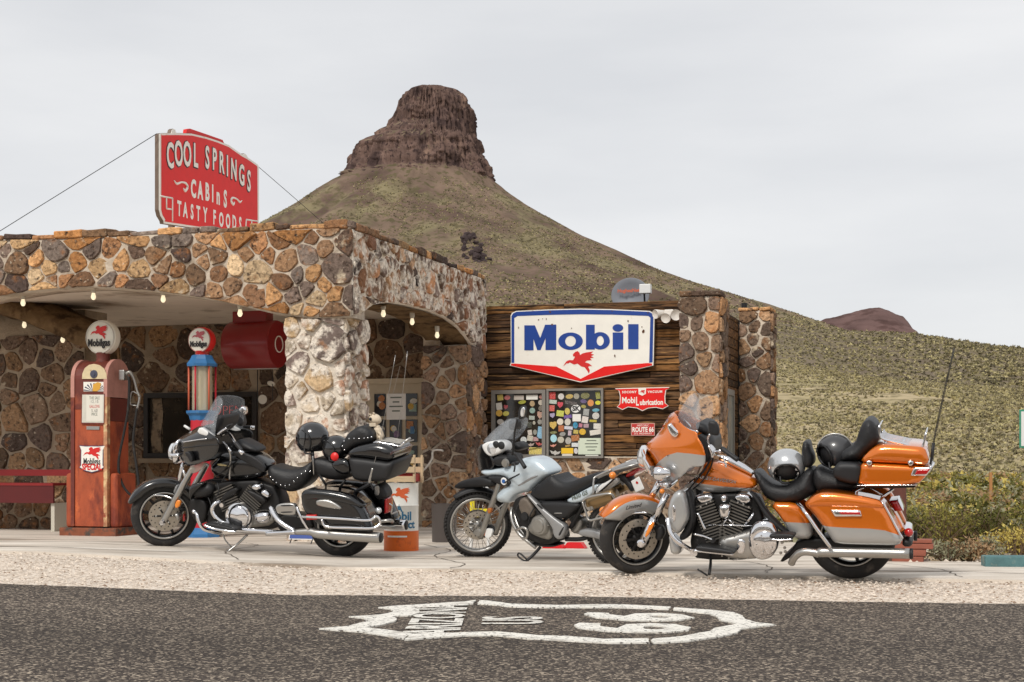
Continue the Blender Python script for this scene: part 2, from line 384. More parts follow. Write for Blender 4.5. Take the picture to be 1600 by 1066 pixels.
def slit(outer, hole):
    j = max(range(len(outer)), key=lambda i: outer[i][0]); k = max(range(len(hole)), key=lambda i: hole[i][0])
    h = hole[k:] + hole[:k]
    return outer[:j + 1] + [h[0]] + h[:0:-1] + [(h[0][0], h[0][1] + 0.12), (outer[j][0], outer[j][1] + 0.12)] + outer[j + 1:]
paint('digit_six', slit(s2((262, 175), (290, 165), (430, 170), (425, 179), (530, 190), (600, 173), (760, 170), (900, 178), (990, 200), (900, 216), (750, 220), (550, 217), (350, 200)), s2(*ring(765, 194, 70, 8, 14))))
paint('digit_six', slit(s2((195, 250), (230, 235), (370, 238), (370, 258), (480, 270), (540, 245), (700, 238), (860, 243), (965, 265), (950, 285), (800, 298), (600, 297), (400, 288), (230, 268)), s2(*ring(728, 267, 78, 12, 14))))
def roadtext(name, s, px, py, size, sx):
    c = onground(px, py); return lettering(name, s, Matrix.Translation((-0.1, -8, 0)) @ frame((c.x, c.y, 0.008), (0, 1, 0), (-1, 0, 0)), size, PAINT, shield, sx=sx, bold=0.006, depth=0.001)
roadtext('lettering', 'ARIZONA', 689, 968, 0.40, 0.86); roadtext('lettering', 'US', 806, 971.5, 0.46, 0.72)
# ---------------- hills ----------------
ROCK = mat('butte_rock', lin(106, 86, 78), rough=0.95, var=0.42, vscale=0.16, bump=1.0, bscale=0.5, stretch=(1.3, 1.3, .95),
           col2=[(lin(74, 60, 57), 0.05, (0.47, 0.6)), (lin(134, 110, 96), 0.035, (0.58, 0.68)), (lin(60, 48, 46), 0.4, (0.53, 0.62)), (lin(146, 124, 112), 0.3, (0.64, 0.72))], spec=0.1)
SLOPE = mat('scree_slope', lin(118, 100, 86), rough=0.95, var=0.32, vscale=0.05, bump=0.8, bscale=0.4,
            col2=[(lin(92, 75, 67), 0.018, (0.46, 0.6)), (lin(124, 114, 88), 0.03, (0.5, 0.62)), (lin(92, 84, 62), 0.25, (0.52, 0.6))], spec=0.1)
DARKSLOPE = mat('dark_slope', lin(114, 102, 86), rough=0.95, var=0.22, vscale=0.06, bump=0.6, bscale=0.4, col2=[(lin(104, 92, 78), 0.03, (0.48, 0.62)), (lin(126, 116, 84), 0.2, (0.5, 0.6))], spec=0.1)
GREENSLOPE = mat('green_slope', lin(178, 162, 130), rough=0.95, var=0.2, vscale=0.12, bump=0.6, bscale=0.8, col2=[(lin(146, 136, 98), 0.06, (0.46, 0.6)), (lin(136, 124, 94), 0.5, (0.5, 0.58))], spec=0.1)
def fbm(x, y, z, o=4):
    return noise.fractal((x, y, z), 1.0, 2.0, o)
BZ = 900.0; sc = BZ / FPX; BX = (668 - 800) * sc
left_w = [(134, 2), (137, 14), (142, 26), (150, 35), (165, 42), (180, 49), (198, 53), (202, 60), (206, 68), (211, 76), (218, 79), (222, 90), (228, 102), (234, 111), (244, 115), (262, 120), (278, 127), (284, 140), (300, 166), (330, 208), (352, 242), (400, 318), (480, 460), (600, 720), (723, 1080), (745, 1300)]
right_w = [(134, 4), (137, 22), (142, 40), (150, 52), (165, 61), (180, 67), (200, 71), (215, 73), (228, 78), (245, 84), (258, 92), (275, 95), (284, 103), (305, 124), (330, 160), (360, 210), (388, 262), (415, 322), (447, 388), (470, 450), (495, 528), (540, 640), (600, 820), (723, 1240), (745, 1400)]
rows = [134, 135.5, 138] + list(np.linspace(141, 285, 88)) + list(np.linspace(288, 470, 80)) + list(np.linspace(476, 745, 40))
NA = 300; V = []; F = []
for ry in rows:
    for k in range(NA):
        a = 2 * math.pi * k / NA; c = (math.cos(a) + 1) / 2
        rw = (interp(left_w, ry) * (1 - c) + interp(right_w, ry) * c) * sc
        ca, sa = math.cos(a), math.sin(a); z = EYE + (HZ - ry) * sc
        if ry < 284:
            n1 = fbm(ca * 3.2, sa * 3.2, z * 0.012, 4); n2 = fbm(ca * 13, sa * 13, z * 0.01, 3); n3 = noise.noise((ca * 1.5, sa * 1.5, z * 0.22)); n4 = fbm(ca * 26, sa * 26, z * 0.07, 4)
            k2 = min(1.0, (ry - 132) / 14)
            rw *= 1 + k2 * (0.05 * n1 + 0.035 * n2); rw += k2 * (1.2 * n3 + 3.2 * n4 + 1.1 * round(2 * noise.noise((ca * 4, sa * 4, z * 0.11))))
        else:
            g = min(1.0, (ry - 284) / 60)
            rw *= 1 + g * (0.05 * fbm(ca * 5, sa * 5, z * 0.004, 4) + 0.03 * fbm(ca * 16, sa * 16, z * 0.01, 3)); rw += 1.4 * fbm(ca * 30, sa * 30, z * 0.08, 3)
        V.append((BX + rw * ca, BZ + rw * sa, z))
nr = len(rows)
for i in range(nr - 1):
    for k in range(NA):
        l = (k + 1) % NA; F.append((i * NA + k, i * NA + NA + k, i * NA + NA + l, i * NA + l))
V.append((BX, BZ, EYE + (HZ - 133.6) * sc)); F += [(nr * NA, k, (k + 1) % NA) for k in range(NA)]
but = raw('butte_hill', V, F, [ROCK, SLOPE], None, True); tag(but, kind='structure')
for p in but.data.polygons:
    zc = HZ - (p.center.z - EYE) / sc; nn = 16 * fbm(p.center.x * 0.02, p.center.y * 0.02, 3, 3)
    if zc + nn > 287 or (p.normal.z > 0.72 and zc > 150): p.material_index = 1
dk = [Vector(p) for p in V]
def ridge(name, sky, Zr, Zb, zb, m, n=90, rowsn=40, rough=1.0, seed=0, back=260):
    x0, x1 = sky[0][0], sky[-1][0]; V = []; F = []
    prof = [(0, 0.86), (0.06, 0.97), (0.14, 1.0)]
    for i in range(n + 1):
        px = x0 + (x1 - x0) * i / n; top = EYE + (HZ - interp(sky, px)) * Zr / FPX; X = (px - 800) / FPX * Zr
        for j in range(rowsn + 1):
            t = j / rowsn; tt = t ** 0.9; y = Zr + (Zb - Zr) * tt; xx = X * (1 - 0.35 * tt * (1 - Zb / Zr))
            z = zb + (top - zb) * (1 - tt) ** 1.12
            g = min(1, t * 5) * (1 - 0.7 * t)
            z += g * rough * (3.2 * fbm(xx * 0.012, y * 0.012, seed, 4) + 0.9 * fbm(xx * 0.06, y * 0.06, seed, 3)) + (1 - g) * 0.25 * rough * fbm(xx * 0.12, seed, 1, 3)
            V.append((xx, y, z))
        V.append((X, Zr + back, zb - 5))
    k = rowsn + 2
    for i in range(n):
        for j in range(rowsn):
            a = i * k + j; F.append((a, a + 1, a + k + 1, a + k))
        a = i * k; b = a + rowsn + 1; F.append((a, a + k, b + k, b))
    o = raw(name, V, F, m, None, True); return tag(o, kind='structure')
small = ridge('far_red_hill', [(1240, 522), (1262, 509), (1285, 500), (1310, 494), (1335, 487), (1352, 483), (1372, 480), (1388, 485), (1402, 492), (1412, 495), (1420, 505), (1426, 518), (1450, 530), (1480, 545)],
              1500, 1050, 20, mat('red_rock', lin(104, 82, 78), rough=0.95, var=0.25, vscale=0.04, bump=0.8, bscale=0.15, col2=(lin(82, 62, 58), 0.05, (0.48, 0.6)), spec=0.1), rough=3.2, seed=4)
hillA = ridge('dark_hill', [(760, 660), (860, 620), (960, 556), (1040, 505), (1100, 492), (1150, 488), (1180, 494), (1220, 503), (1265, 514), (1330, 517), (1380, 518), (1430, 521), (1500, 532), (1550, 540), (1600, 543), (1680, 552), (1900, 580), (2300, 640), (2900, 700)], 640, 280, 2, DARKSLOPE, n=150, seed=9, rough=0.45)
hillB = ridge('green_slope_hill', [(300, 610), (700, 590), (1000, 560), (1200, 558), (1260, 572), (1340, 588), (1420, 597), (1500, 602), (1600, 612), (1700, 622), (1900, 640), (2300, 668), (2900, 700)], 330, 75, -0.3, GREENSLOPE, n=170, rowsn=50, rough=0.5, seed=15)
# shrubs scattered over the slopes, leaf clumps of a few faces each
def surface_points(o, n, seed, zmin=-1e9, ok=None):
    me = o.data; r = np.random.default_rng(seed); A = []; P = []
    for p in me.polygons:
        c = p.center
        if ok and not ok(p): continue
        d2 = max(60.0, c.y) ; A.append(p.area / d2 ** 1.35); P.append(p)
    A = np.array(A); ids = r.choice(len(P), n, p=A / A.sum()); res = []
    for i in ids:
        p = P[i]; vs = [me.vertices[k].co for k in p.vertices]; a, b = r.random(), r.random()
        res.append(vs[0].lerp(vs[1], a).lerp(vs[-1].lerp(vs[-2], a), b))
    return res
def tri_cloud(name, ctr, e, f, mi, mats_):
    V = np.stack([ctr + e, ctr - e * 0.6 + f, ctr - f - e * 0.3], 1).reshape(-1, 3); n = len(ctr)
    me = bpy.data.meshes.new(name); me.vertices.add(3 * n); me.vertices.foreach_set('co', V.astype(np.float32).ravel())
    me.loops.add(3 * n); me.loops.foreach_set('vertex_index', np.arange(3 * n, dtype=np.int32)); me.polygons.add(n)
    me.polygons.foreach_set('loop_start', np.arange(0, 3 * n, 3, dtype=np.int32))
    for m in mats_: me.materials.append(m)
    me.polygons.foreach_set('material_index', mi.astype(np.int32)); me.update(calc_edges=True)
    o = bpy.data.objects.new(name, me); COL.objects.link(o); return tag(o, kind='stuff')
def clumps(name, pts, smin, smax, mats_, seed, nf=7, sq=0.8):
    r = np.random.default_rng(seed); P = np.array([tuple(p) for p in pts]); N = len(P); s = smin + (smax - smin) * r.random(N) ** 1.7
    d = r.normal(size=(N, nf, 3)); d /= np.linalg.norm(d, axis=2, keepdims=True); d[:, :, 2] = np.abs(d[:, :, 2]) * sq; S_ = s[:, None, None]
    ctr = P[:, None, :] + d * S_ * (0.35 + 0.5 * r.random((N, nf, 1))); e = r.normal(size=(N, nf, 3)) * S_ * 0.42; f = r.normal(size=(N, nf, 3)) * S_ * 0.42
    mi = np.repeat(r.integers(0, len(mats_), N), nf); return tri_cloud(name, ctr.reshape(-1, 3), e.reshape(-1, 3), f.reshape(-1, 3), mi, mats_)
SH1 = mat('shrub_olive', lin(122, 115, 82), rough=0.9, var=0.3, vscale=0.7, detail=2, spec=0.1); SH2 = mat('shrub_yellow', lin(176, 165, 122), rough=0.9, var=0.25, vscale=0.7, detail=2, spec=0.1)
SH3 = mat('shrub_grey', lin(148, 138, 112), rough=0.9, var=0.3, vscale=0.7, detail=2, spec=0.1); SH4 = mat('shrub_dark', lin(92, 86, 68), rough=0.9, var=0.3, vscale=0.7, detail=2, spec=0.1)
inview = lambda c: abs(c.x / max(1, c.y)) < 0.42
tag(clumps('slope_shrubs', surface_points(hillB, 36000, 3, ok=lambda p: inview(p.center) and p.center.x > 8 and p.normal.z > 0.1 and p.center.y < 335 and noise.noise(p.center * 0.07) + 0.5 * noise.noise(p.center * 0.21) > -0.42), 0.10, 0.42, [SH1, SH2, SH2, SH3, SH3, SH4], 3, nf=6), 'pale olive scrub covering the green slope behind the station', 'scrub')
tag(clumps('hill_shrubs', surface_points(hillA, 16000, 4, ok=lambda p: inview(p.center) and p.center.x > 40 and p.center.y < 650), 0.35, 0.95, [SH4, SH3, SH1, SH2], 4, nf=6), 'dark scrub dotted over the far hill', 'scrub')
tag(clumps('butte_shrubs', surface_points(but, 42000, 5, ok=lambda p: inview(p.center) and p.center.y < 905 and 30 < p.center.z < 165 - 45 * max(0, noise.noise(p.center * 0.013)) and noise.noise(p.center * 0.03) > -0.25), 0.45, 1.25, [SH1, SH2, SH2, SH3, SH4], 5, nf=7), 'yellow green scrub dotted over the slopes of the butte', 'scrub')
# dark lava outcrop on the butte's flank
def outcrop(name, pts, m, label):
    hits = []
    for px, py in pts:
        best = None
        for v in dk:
            if v.y > 900 or v.y < 200: continue
            qx = 800 + FPX * v.x / v.y; qy = HZ - FPX * (v.z - EYE) / v.y; d = (qx - px) ** 2 + (qy - py) ** 2
            if best is None or d < best[0]: best = (d, v)
        hits.append(best[1])
    r = np.random.default_rng(7); L = []
    for h in hits:
        for _ in range(11):
            c = h + Vector(r.normal(size=3)) * 2.3; V, F = lathe_vf([(0.01, -1), (0.8, -0.55), (1, 0), (0.75, 0.6), (0.01, 1)], 7)
            sxyz = (0.7 + 1.3 * r.random(3)) * np.array((1, .6, 1)); L.append(([tuple(c + Vector((v[0] * sxyz[0], v[1] * sxyz[1], v[2] * sxyz[2] * 0.9)) * (0.75 + 0.5 * r.random())) for v in V], F))
    V, F = join_vf(L); return tag(raw(name, V, F, m), kind='structure')
outcrop('lava_outcrop', [(728, 378), (735, 382), (731, 390), (740, 396), (747, 400), (738, 404), (745, 409), (750, 405)], mat('lava', lin(74, 64, 64), rough=0.95, var=0.2, vscale=0.3, spec=0.1), 'dark rock outcrop on the flank of the butte above the roof')
# ---------------- stone walls ----------------
TH = R(17.0); BM = Matrix.Translation((-1.70, 15.6, 0)) @ Matrix.Rotation(-TH, 4, 'Z')
def bv(px, py, v): return onplane(BM, px, py, 1, v)       # pixel on a plane parallel to the front
def bu(px, py, u): return onplane(BM, px, py, 0, u)
STONE = mat('field_stone', rough=0.9, objcol=True, var=0.45, vscale=26, bump=1.0, bscale=34, spec=0.2,
            col2=[(lin(62, 48, 40), 19.0, (0.52, 0.68)), (lin(196, 180, 156), 4.4, (0.62, 0.7)), (lin(160, 108, 66), 7, (0.58, 0.76)), (lin(206, 192, 170), 24, (0.64, 0.7))])
DIRTY = mat('pale_stone', rough=0.9, objcol=True, var=0.35, vscale=24, bump=1.0, bscale=30, spec=0.2,
            col2=[(lin(226, 215, 200), 6.0, (0.44, 0.56)), (lin(110, 96, 86), 19, (0.56, 0.7)), (lin(170, 124, 88), 5, (0.6, 0.74))])
MORTAR = mat('mortar', lin(206, 192, 174), rough=0.95, var=0.16, vscale=5, bump=1.0, bscale=22, col2=[(lin(158, 142, 124), 2.5, (0.5, 0.64)), (lin(120, 104, 88), 9, (0.6, 0.72))], spec=0.1)
PALEMORTAR = mat('whitewashed_mortar', lin(228, 218, 203), rough=0.95, var=0.12, vscale=6, bump=1.0, bscale=20, col2=[(lin(176, 158, 138), 4, (0.55, 0.68))], spec=0.1)
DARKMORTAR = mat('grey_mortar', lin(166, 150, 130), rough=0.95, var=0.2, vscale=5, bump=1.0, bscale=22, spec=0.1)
PAL_CANOPY = [(172, 122, 76), (158, 116, 82), (180, 138, 96), (132, 104, 80), (96, 78, 66), (82, 68, 62), (116, 100, 90), (192, 166, 132), (146, 114, 86), (166, 130, 98), (126, 112, 102), (138, 104, 78), (186, 152, 112)]
PAL_RETURN = [(150, 108, 80), (168, 124, 92), (112, 88, 72), (92, 76, 68), (184, 150, 120), (142, 104, 82), (126, 108, 98), (78, 66, 62)]
PAL_PIER = [(168, 146, 128), (150, 128, 116), (182, 156, 122), (140, 122, 114), (172, 132, 108), (190, 174, 152), (128, 112, 104)]
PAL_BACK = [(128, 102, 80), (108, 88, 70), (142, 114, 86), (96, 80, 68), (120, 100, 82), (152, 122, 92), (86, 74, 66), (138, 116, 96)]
PAL_RIGHT = [(144, 114, 88), (122, 100, 82), (160, 122, 88), (108, 92, 80), (96, 82, 74), (172, 138, 106), (134, 112, 96)]
def halfclip(P, nx, ny, d):
    o = []
    for a, b in zip(P, P[1:] + P[:1]):
        da, db = nx * a[0] + ny * a[1] - d, nx * b[0] + ny * b[1] - d
        if da <= 0: o.append(a)
        if (da < 0 < db) or (db < 0 < da):
            t = da / (da - db); o.append((a[0] + (b[0] - a[0]) * t, a[1] + (b[1] - a[1]) * t))
    return o
def stones(parent, s0, s1_, lo, hi, fmap, pal, seed, rmin=0.085, rmax=0.19, gap=0.0105, m=STONE, holes=(), proud=0.03, asp=1.15, name='stone', nv=13, flat_=True):
    """Irregular field stones over a wall area; each stone is an object."""
    rnd = random.Random(seed); sites = []
    zl = min(lo(s0 + (s1_ - s0) * i / 20) for i in range(21)); zh = max(hi(s0 + (s1_ - s0) * i / 20) for i in range(21))
    for _ in range(9000):
        r = rmin + (rmax - rmin) * rnd.random() ** (1.7 if len(sites) < 4000 else 3)
        s, t = rnd.uniform(s0, s1_), rnd.uniform(zl, zh)
        if t < lo(s) + 0.02 or t > hi(s) - 0.02: continue
        if any(a - .02 < s < b + .02 and c - .02 < t < d + .02 for a, b, c, d in holes): continue
        if all(math.hypot((s - a) / asp, t - b) > (r + q) * 0.86 for a, b, q in sites): sites.append((s, t, r))
    n = 0
    for i, (s, t, r) in enumerate(sites):
        P = [(max(s0, s - .5), t - .5), (min(s1_, s + .5), t - .5), (min(s1_, s + .5), t + .5), (max(s0, s - .5), t + .5)]
        for a, b, q in sorted(sites, key=lambda z: (z[0] - s) ** 2 + (z[1] - t) ** 2)[1:26]:
            dx, dy = a - s, b - t; L = math.hypot(dx, dy)
            off = (L * L + r * r - q * q) / (2 * L) - gap * rnd.uniform(0.6, 1.5)
            P = halfclip(P, dx / L, dy / L, (dx * s + dy * t) / L + off)
            if len(P) < 3: break
        for a, b, c, d in holes:                      # keep clear of openings
            if len(P) < 3: break
            if s < a: P = halfclip(P, 1, 0, a - .015)
            elif s > b: P = halfclip(P, -1, 0, -b - .015)
            elif t > d: P = halfclip(P, 0, -1, -d - .015)
            else: P = halfclip(P, 0, 1, c - .015)
        if len(P) < 3: continue
        P = [(min(max(a, s0 + .008), s1_ - .008), min(max(b, lo(a) + .012), hi(a) - .008)) for a, b in P]
        if len(P) < 3: continue
        kk = rnd.choice((.07, .1, .14, .2)); P2 = []
        for a, b in zip(P, P[1:] + P[:1]): P2 += [(a[0] + (b[0] - a[0]) * kk, a[1] + (b[1] - a[1]) * kk), (a[0] + (b[0] - a[0]) * (1 - kk), a[1] + (b[1] - a[1]) * (1 - kk))]
        Q = resample(P2, nv)
        ar = 0.5 * abs(sum(Q[k][0] * Q[(k + 1) % nv][1] - Q[(k + 1) % nv][0] * Q[k][1] for k in range(nv)))
        if ar < 0.0012: continue
        cx = sum(q[0] for q in Q) / nv; cy = sum(q[1] for q in Q) / nv
        Q = [(cx + (a - cx) * (1 + 0.16 * noise.noise((a * 11, b * 11, seed))), cy + (b - cy) * (1 + 0.16 * noise.noise((a * 11, b * 11, seed + 5)))) for a, b in Q]
        h = proud * rnd.uniform(0.6, 1.35) * min(1.2, math.sqrt(ar) / 0.2 + 0.35); tx, ty = rnd.uniform(-.1, .1), rnd.uniform(-.12, .08)
        V = []; F = []
        for k, (sc_, hh) in enumerate(((1.03, -0.03), (1.0, 0.6), (0.94, 0.95), (0.55, 1.0))):
            for a, b in Q:
                x, y = cx + (a - cx) * sc_, cy + (b - cy) * sc_
                hz = h * hh + (0 if k == 0 else (x - cx) * tx + (y - cy) * ty + (0.017 if k > 1 else 0.005) * noise.noise((x * 15, y * 15, seed + k)))
                V.append(Vector((x, y, hz)))
        V.append(Vector((cx, cy, h * 1.08 + 0.01 * noise.noise((cx * 9, cy * 9, 3)))))
        for k in range(3):
            for j in range(nv): F.append((k * nv + j, k * nv + (j + 1) % nv, k * nv + nv + (j + 1) % nv, k * nv + nv + j))
        F += [(3 * nv + j, 3 * nv + (j + 1) % nv, 4 * nv) for j in range(nv)]
        o_ = fmap(cx, cy, 0); o = raw(name, [fmap(v.x, v.y, v.z) - o_ for v in V], F, m, parent, flat_ is False); o.location = o_
        c = pal[rnd.randrange(len(pal))]; k = rnd.uniform(0.88, 1.24)
        o.color = lin(*[max(0, min(255, q * k)) for q in c]); n += 1
    return n
def strip_wall(name, s0, s1_, lo, hi, fmap, thick, m, parent, n=40, rough=0.012):
    """Mortar body of a wall with a shaped lower and upper edge."""
    V = []; F = []; nz_ = 8
    for i in range(n + 1):
        s = s0 + (s1_ - s0) * i / n; a, b = lo(s), hi(s)
        for j in range(nz_ + 1):
            t = a + (b - a) * j / nz_; V.append(fmap(s, t, rough * noise.noise((s * 7, t * 7, 1)) + 0.008))
        for j in range(nz_ + 1): V.append(fmap(s, a + (b - a) * j / nz_, -thick))
    k = 2 * (nz_ + 1)
    for i in range(n):
        b = i * k
        for j in range(nz_):
            F.append((b + j, b + k + j, b + k + j + 1, b + j + 1)); q = b + nz_ + 1
            F.append((q + j, q + j + 1, q + k + j + 1, q + k + j))
        F.append((b, b + nz_ + 1, b + k + nz_ + 1, b + k)); F.append((b + nz_, b + k + nz_, b + k + 2 * nz_ + 1, b + 2 * nz_ + 1))
    for b in (0, n * k): F.append(tuple(range(b, b + nz_ + 1)) + tuple(range(b + 2 * nz_ + 1, b + nz_, -1)))
    return raw(name, V, F, m, parent, True)
arch_f = [(-6.2, 2.2), (-5.4, 2.52), (-4.9, 2.68), (-4.37, 2.76), (-3.8, 2.82), (-3.15, 2.83), (-2.4, 2.76), (-1.77, 2.66), (-1.3, 2.56), (-0.85, 2.45), (-0.4, 2.40), (0.1, 2.40)]
arch_r = [(-.1, 2.40), (0.21, 2.46), (0.6, 2.60), (1.1, 2.67), (1.57, 2.69), (2.3, 2.70), (2.9, 2.68), (3.36, 2.62), (3.7, 2.52), (3.95, 2.42), (4.2, 2.36), (4.7, 2.34)]
ROOFMAT = mat('plaster_soffit', lin(226, 213, 198), rough=0.9, var=0.08, vscale=2, col2=(lin(170, 152, 134), 1.4, (0.55, 0.7)), spec=0.1)
canopy = empty('stone_canopy', (-1.70, 15.6, 0), -TH, label='stone walled drive-through canopy with arched openings over the fuel pumps', cat='canopy')
top_f = lambda u: 3.355 - 0.012 * u + 0.02 * noise.noise((u * 2, 0, 0))
top_r = lambda v: 3.335 + 0.02 * noise.noise((v * 2, 9, 0))
FM = lambda s, t, h: Vector((s, -h, t)); RM = lambda s, t, h: Vector((h, s, t))
fw = strip_wall('front_parapet', -6.2, -0.001, lambda u: interp(arch_f, u), top_f, FM, 0.36, MORTAR, canopy)
stones(fw, -5.2, 0.025, lambda u: interp(arch_f, u), top_f, FM, PAL_CANOPY, 11, 0.07, 0.21, gap=0.0095)
rw = strip_wall('side_parapet', 0.0, 4.56, lambda v: interp(arch_r, v), top_r, lambda s, t, h: RM(s, t, h), 0.36, PALEMORTAR, canopy)
stones(rw, 0.02, 4.54, lambda v: interp(arch_r, v), top_r, RM, PAL_RETURN, 12, 0.08, 0.17, asp=0.8, gap=0.012, proud=0.036, m=DIRTY)
rnd = random.Random(3)
def caps(parent, s0, s1_, zf, fmap, pal, seed, lmin=0.16, lmax=0.42, hmin=0.05, hmax=0.095, over=0.04, depth=0.4):
    r = random.Random(seed); s = s0
    while s < s1_ - 0.05:
        L = min(r.uniform(lmin, lmax), s1_ - s); h = r.uniform(hmin, hmax); z = zf(s + L / 2) - 0.005
        bm = bmesh.new(); v, f = box_vf(-L / 2 + .006, L / 2 - .006, -over * r.uniform(.4, 1.3), depth, 0, h); vv = [bm.verts.new(p) for p in v]
        for q in f: bm.faces.new([vv[i] for i in q])
        bmesh.ops.subdivide_edges(bm, edges=bm.edges, cuts=1, use_grid_fill=True)
        for p in bm.verts: p.co += Vector((noise.noise(p.co * 6 + Vector((s, 1, seed))), noise.noise(p.co * 6 + Vector((s, 5, seed))), noise.noise(p.co * 6 + Vector((s, 9, seed))))) * 0.026
        bmesh.ops.recalc_face_normals(bm, faces=bm.faces); bmesh.ops.bevel(bm, geom=[e for e in bm.edges if e.calc_face_angle(0) > 0.8], offset=0.012, segments=1, affect='EDGES')
        me = bpy.data.meshes.new('capstone'); bm.to_mesh(me); bm.free(); me.materials.append(STONE); me.transform(fmap(s + L / 2, z))
        o = bpy.data.objects.new('capstone', me); COL.objects.link(o); o.parent = parent; c = pal[r.randrange(len(pal))]; k = r.uniform(.85, 1.2); o.color = lin(*[min(255, q * k) for q in c]); s += L
caps(fw, -5.6, 0.03, top_f, lambda s, z: Matrix.Translation((s, 0, z)), PAL_CANOPY, 4)
caps(rw, 0.05, 4.56, top_r, lambda s, z: Matrix.Translation((0, s, z)) @ Matrix.Rotation(R(90), 4, 'Z'), PAL_CANOPY, 5)
boxes('roof_slab', [(-6.1, -0.30, 0.30, 4.6, 2.86, 3.1)], ROOFMAT, canopy)
# brown rough underside of the side arch
boxes('arch_lining', [], MORTAR, canopy) if False else None
V = []; F = []
BROWNSTONE = mat('rough_brown_lining', lin(120, 98, 72), rough=0.95, var=0.35, vscale=9, bump=1.0, bscale=14, col2=(lin(74, 58, 42), 5, (0.48, 0.62)), spec=0.1)
for i in range(41):
    v = 4.5 * i / 40
    for j in range(7):
        u = -0.02 - 0.55 * j / 6; V.append((u, v, interp(arch_r, v) - 0.012 - 0.03 * abs(noise.noise((u * 9, v * 9, 2))) + 0.0 * j))
for i in range(40):
    for j in range(6): F.append((i * 7 + j, i * 7 + 7 + j, i * 7 + 8 + j, i * 7 + 1 + j))
raw('arch_lining', V, F, BROWNSTONE, canopy, True)
def pier(parent, name, u0, u1, v0, v1, z1, pal, mt, m, seed, rmin=0.09, rmax=0.2, z0=-0.05, taper=0.0, right=True, asp=1.0, gap=0.014):
    w = strip_wall(name, u0, u1, lambda s: z0, lambda s: z1, lambda s, t, h: Vector((s, v0 - h, t)), v1 - v0, mt, parent, n=8, rough=0.03)
    stones(w, u0 - .02, u1 + .02, lambda s: z0 + .02, lambda s: z1, lambda s, t, h: Vector((s, v0 - h - 0.005, t)), pal, seed, rmin, rmax, m=m, proud=0.036, asp=asp, gap=gap)
    if right: stones(w, v0 - .02, v1, lambda s: z0 + .02, lambda s: z1, lambda s, t, h: Vector((u1 + h + 0.005, s, t)), pal, seed + 1, rmin, rmax, m=m, proud=0.036, asp=asp, gap=gap)
    return w
pier(canopy, 'front_pier', -0.78, -0.11, 0.06, 0.66, 2.44, PAL_PIER, PALEMORTAR, DIRTY, 21, 0.085, 0.21, gap=0.017)
boxes('pier_head', [(-0.6, -0.372, 3.78, 4.52, 2.401, 2.855)], MORTAR, canopy)
pier(canopy, 'rear_pier', -0.60, 0.0, 3.78, 4.52, 2.40, PAL_RIGHT, MORTAR, STONE, 31, 0.09, 0.19)
# bulbs screwed into the soffit edges
BULB = mat('bulb_glass', lin(255, 240, 205), rough=0.2, emit=0.75); BASE = mat('bulb_base', lin(196, 190, 176), rough=0.5)
def bulb(p, label):
    e = empty('light_bulb', p, label=label, cat='light bulb', group='bulbs along the canopy soffit')
    lathe('socket', [(0.0, 0.075), (0.03, 0.075), (0.03, 0.03), (0.022, 0.0), (0.0, 0.0)], (0, 0, 0), (0, 0, 1), BASE, e, 12)
    lathe('glass', [(0.0, -0.08), (0.016, -0.075), (0.028, -0.052), (0.028, -0.038), (0.02, -0.01), (0.018, 0.0)], (0, 0, 0), (0, 0, 1), BULB, e, 14)
for (px, py, ax_, val, lb) in ((36, 468, 1, 0.2, 'lit bare bulb hanging at the left end of the front arch'), (146, 458, 1, 0.2, 'bare bulb under the front arch above the rusty red pump'),
                              (255, 462, 1, 0.2, 'bare bulb under the front arch between the two pump globes'), (375, 484, 1, 0.2, 'bare bulb under the front arch before the red hanging drum'),
                              (599, 485, 0, -0.2, 'unlit bare bulb under the side arch nearest the whitewashed pier'), (644, 498, 0, -0.2, 'middle bare bulb under the side arch'), (683, 519, 0, -0.2, 'lit bare bulb under the side arch nearest the brown rear pier'),
                              (38, 503, 1, 1.55, 'bare bulb under the rough beam at the far left'), (98, 526, 1, 1.55, 'bare bulb under the rough beam left of the white pump globe')):
    bulb(BM @ onplane(BM, px, py, ax_, val), lb)
# ---------------- main building ----------------
bld = empty('stone_station_building', (-1.70, 15.6, 0), -TH, label='low stone and timber service station building behind the canopy', cat='building')
VB = 4.62
win1 = (bv(229, 616, VB).x, bv(405, 616, VB).x, bv(300, 716, VB).z, bv(300, 614, VB).z)
door = (bv(556, 700, VB).x, bv(660, 700, VB).x, 0.0, bv(610, 600, VB).z)
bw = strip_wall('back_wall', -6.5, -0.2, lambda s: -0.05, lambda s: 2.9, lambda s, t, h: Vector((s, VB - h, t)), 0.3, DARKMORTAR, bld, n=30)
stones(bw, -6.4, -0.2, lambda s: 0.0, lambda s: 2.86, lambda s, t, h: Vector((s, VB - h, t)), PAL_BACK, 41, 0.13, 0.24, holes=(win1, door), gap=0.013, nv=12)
VWG = 1.85
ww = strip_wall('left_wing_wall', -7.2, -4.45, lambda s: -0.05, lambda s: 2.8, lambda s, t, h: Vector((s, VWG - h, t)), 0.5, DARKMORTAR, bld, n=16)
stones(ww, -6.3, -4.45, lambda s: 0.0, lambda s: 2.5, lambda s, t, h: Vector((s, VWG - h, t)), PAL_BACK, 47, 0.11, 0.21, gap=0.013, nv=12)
V = []; F = []
for i in range(25):
    t = i / 24; p = bv(-60 + 200 * t, 470 + 78 * t ** 1.25, 1.25)
    for j, (dv, dz) in enumerate(((0, 0.16), (0, 0.0), (0.3, -0.05), (0.62, -0.1), (0.62, 0.3), (0.3, 0.3))):
        V.append((p.x, 1.25 + dv, p.z + dz + 0.03 * noise.noise((p.x * 6, dv * 5, dz * 4))))
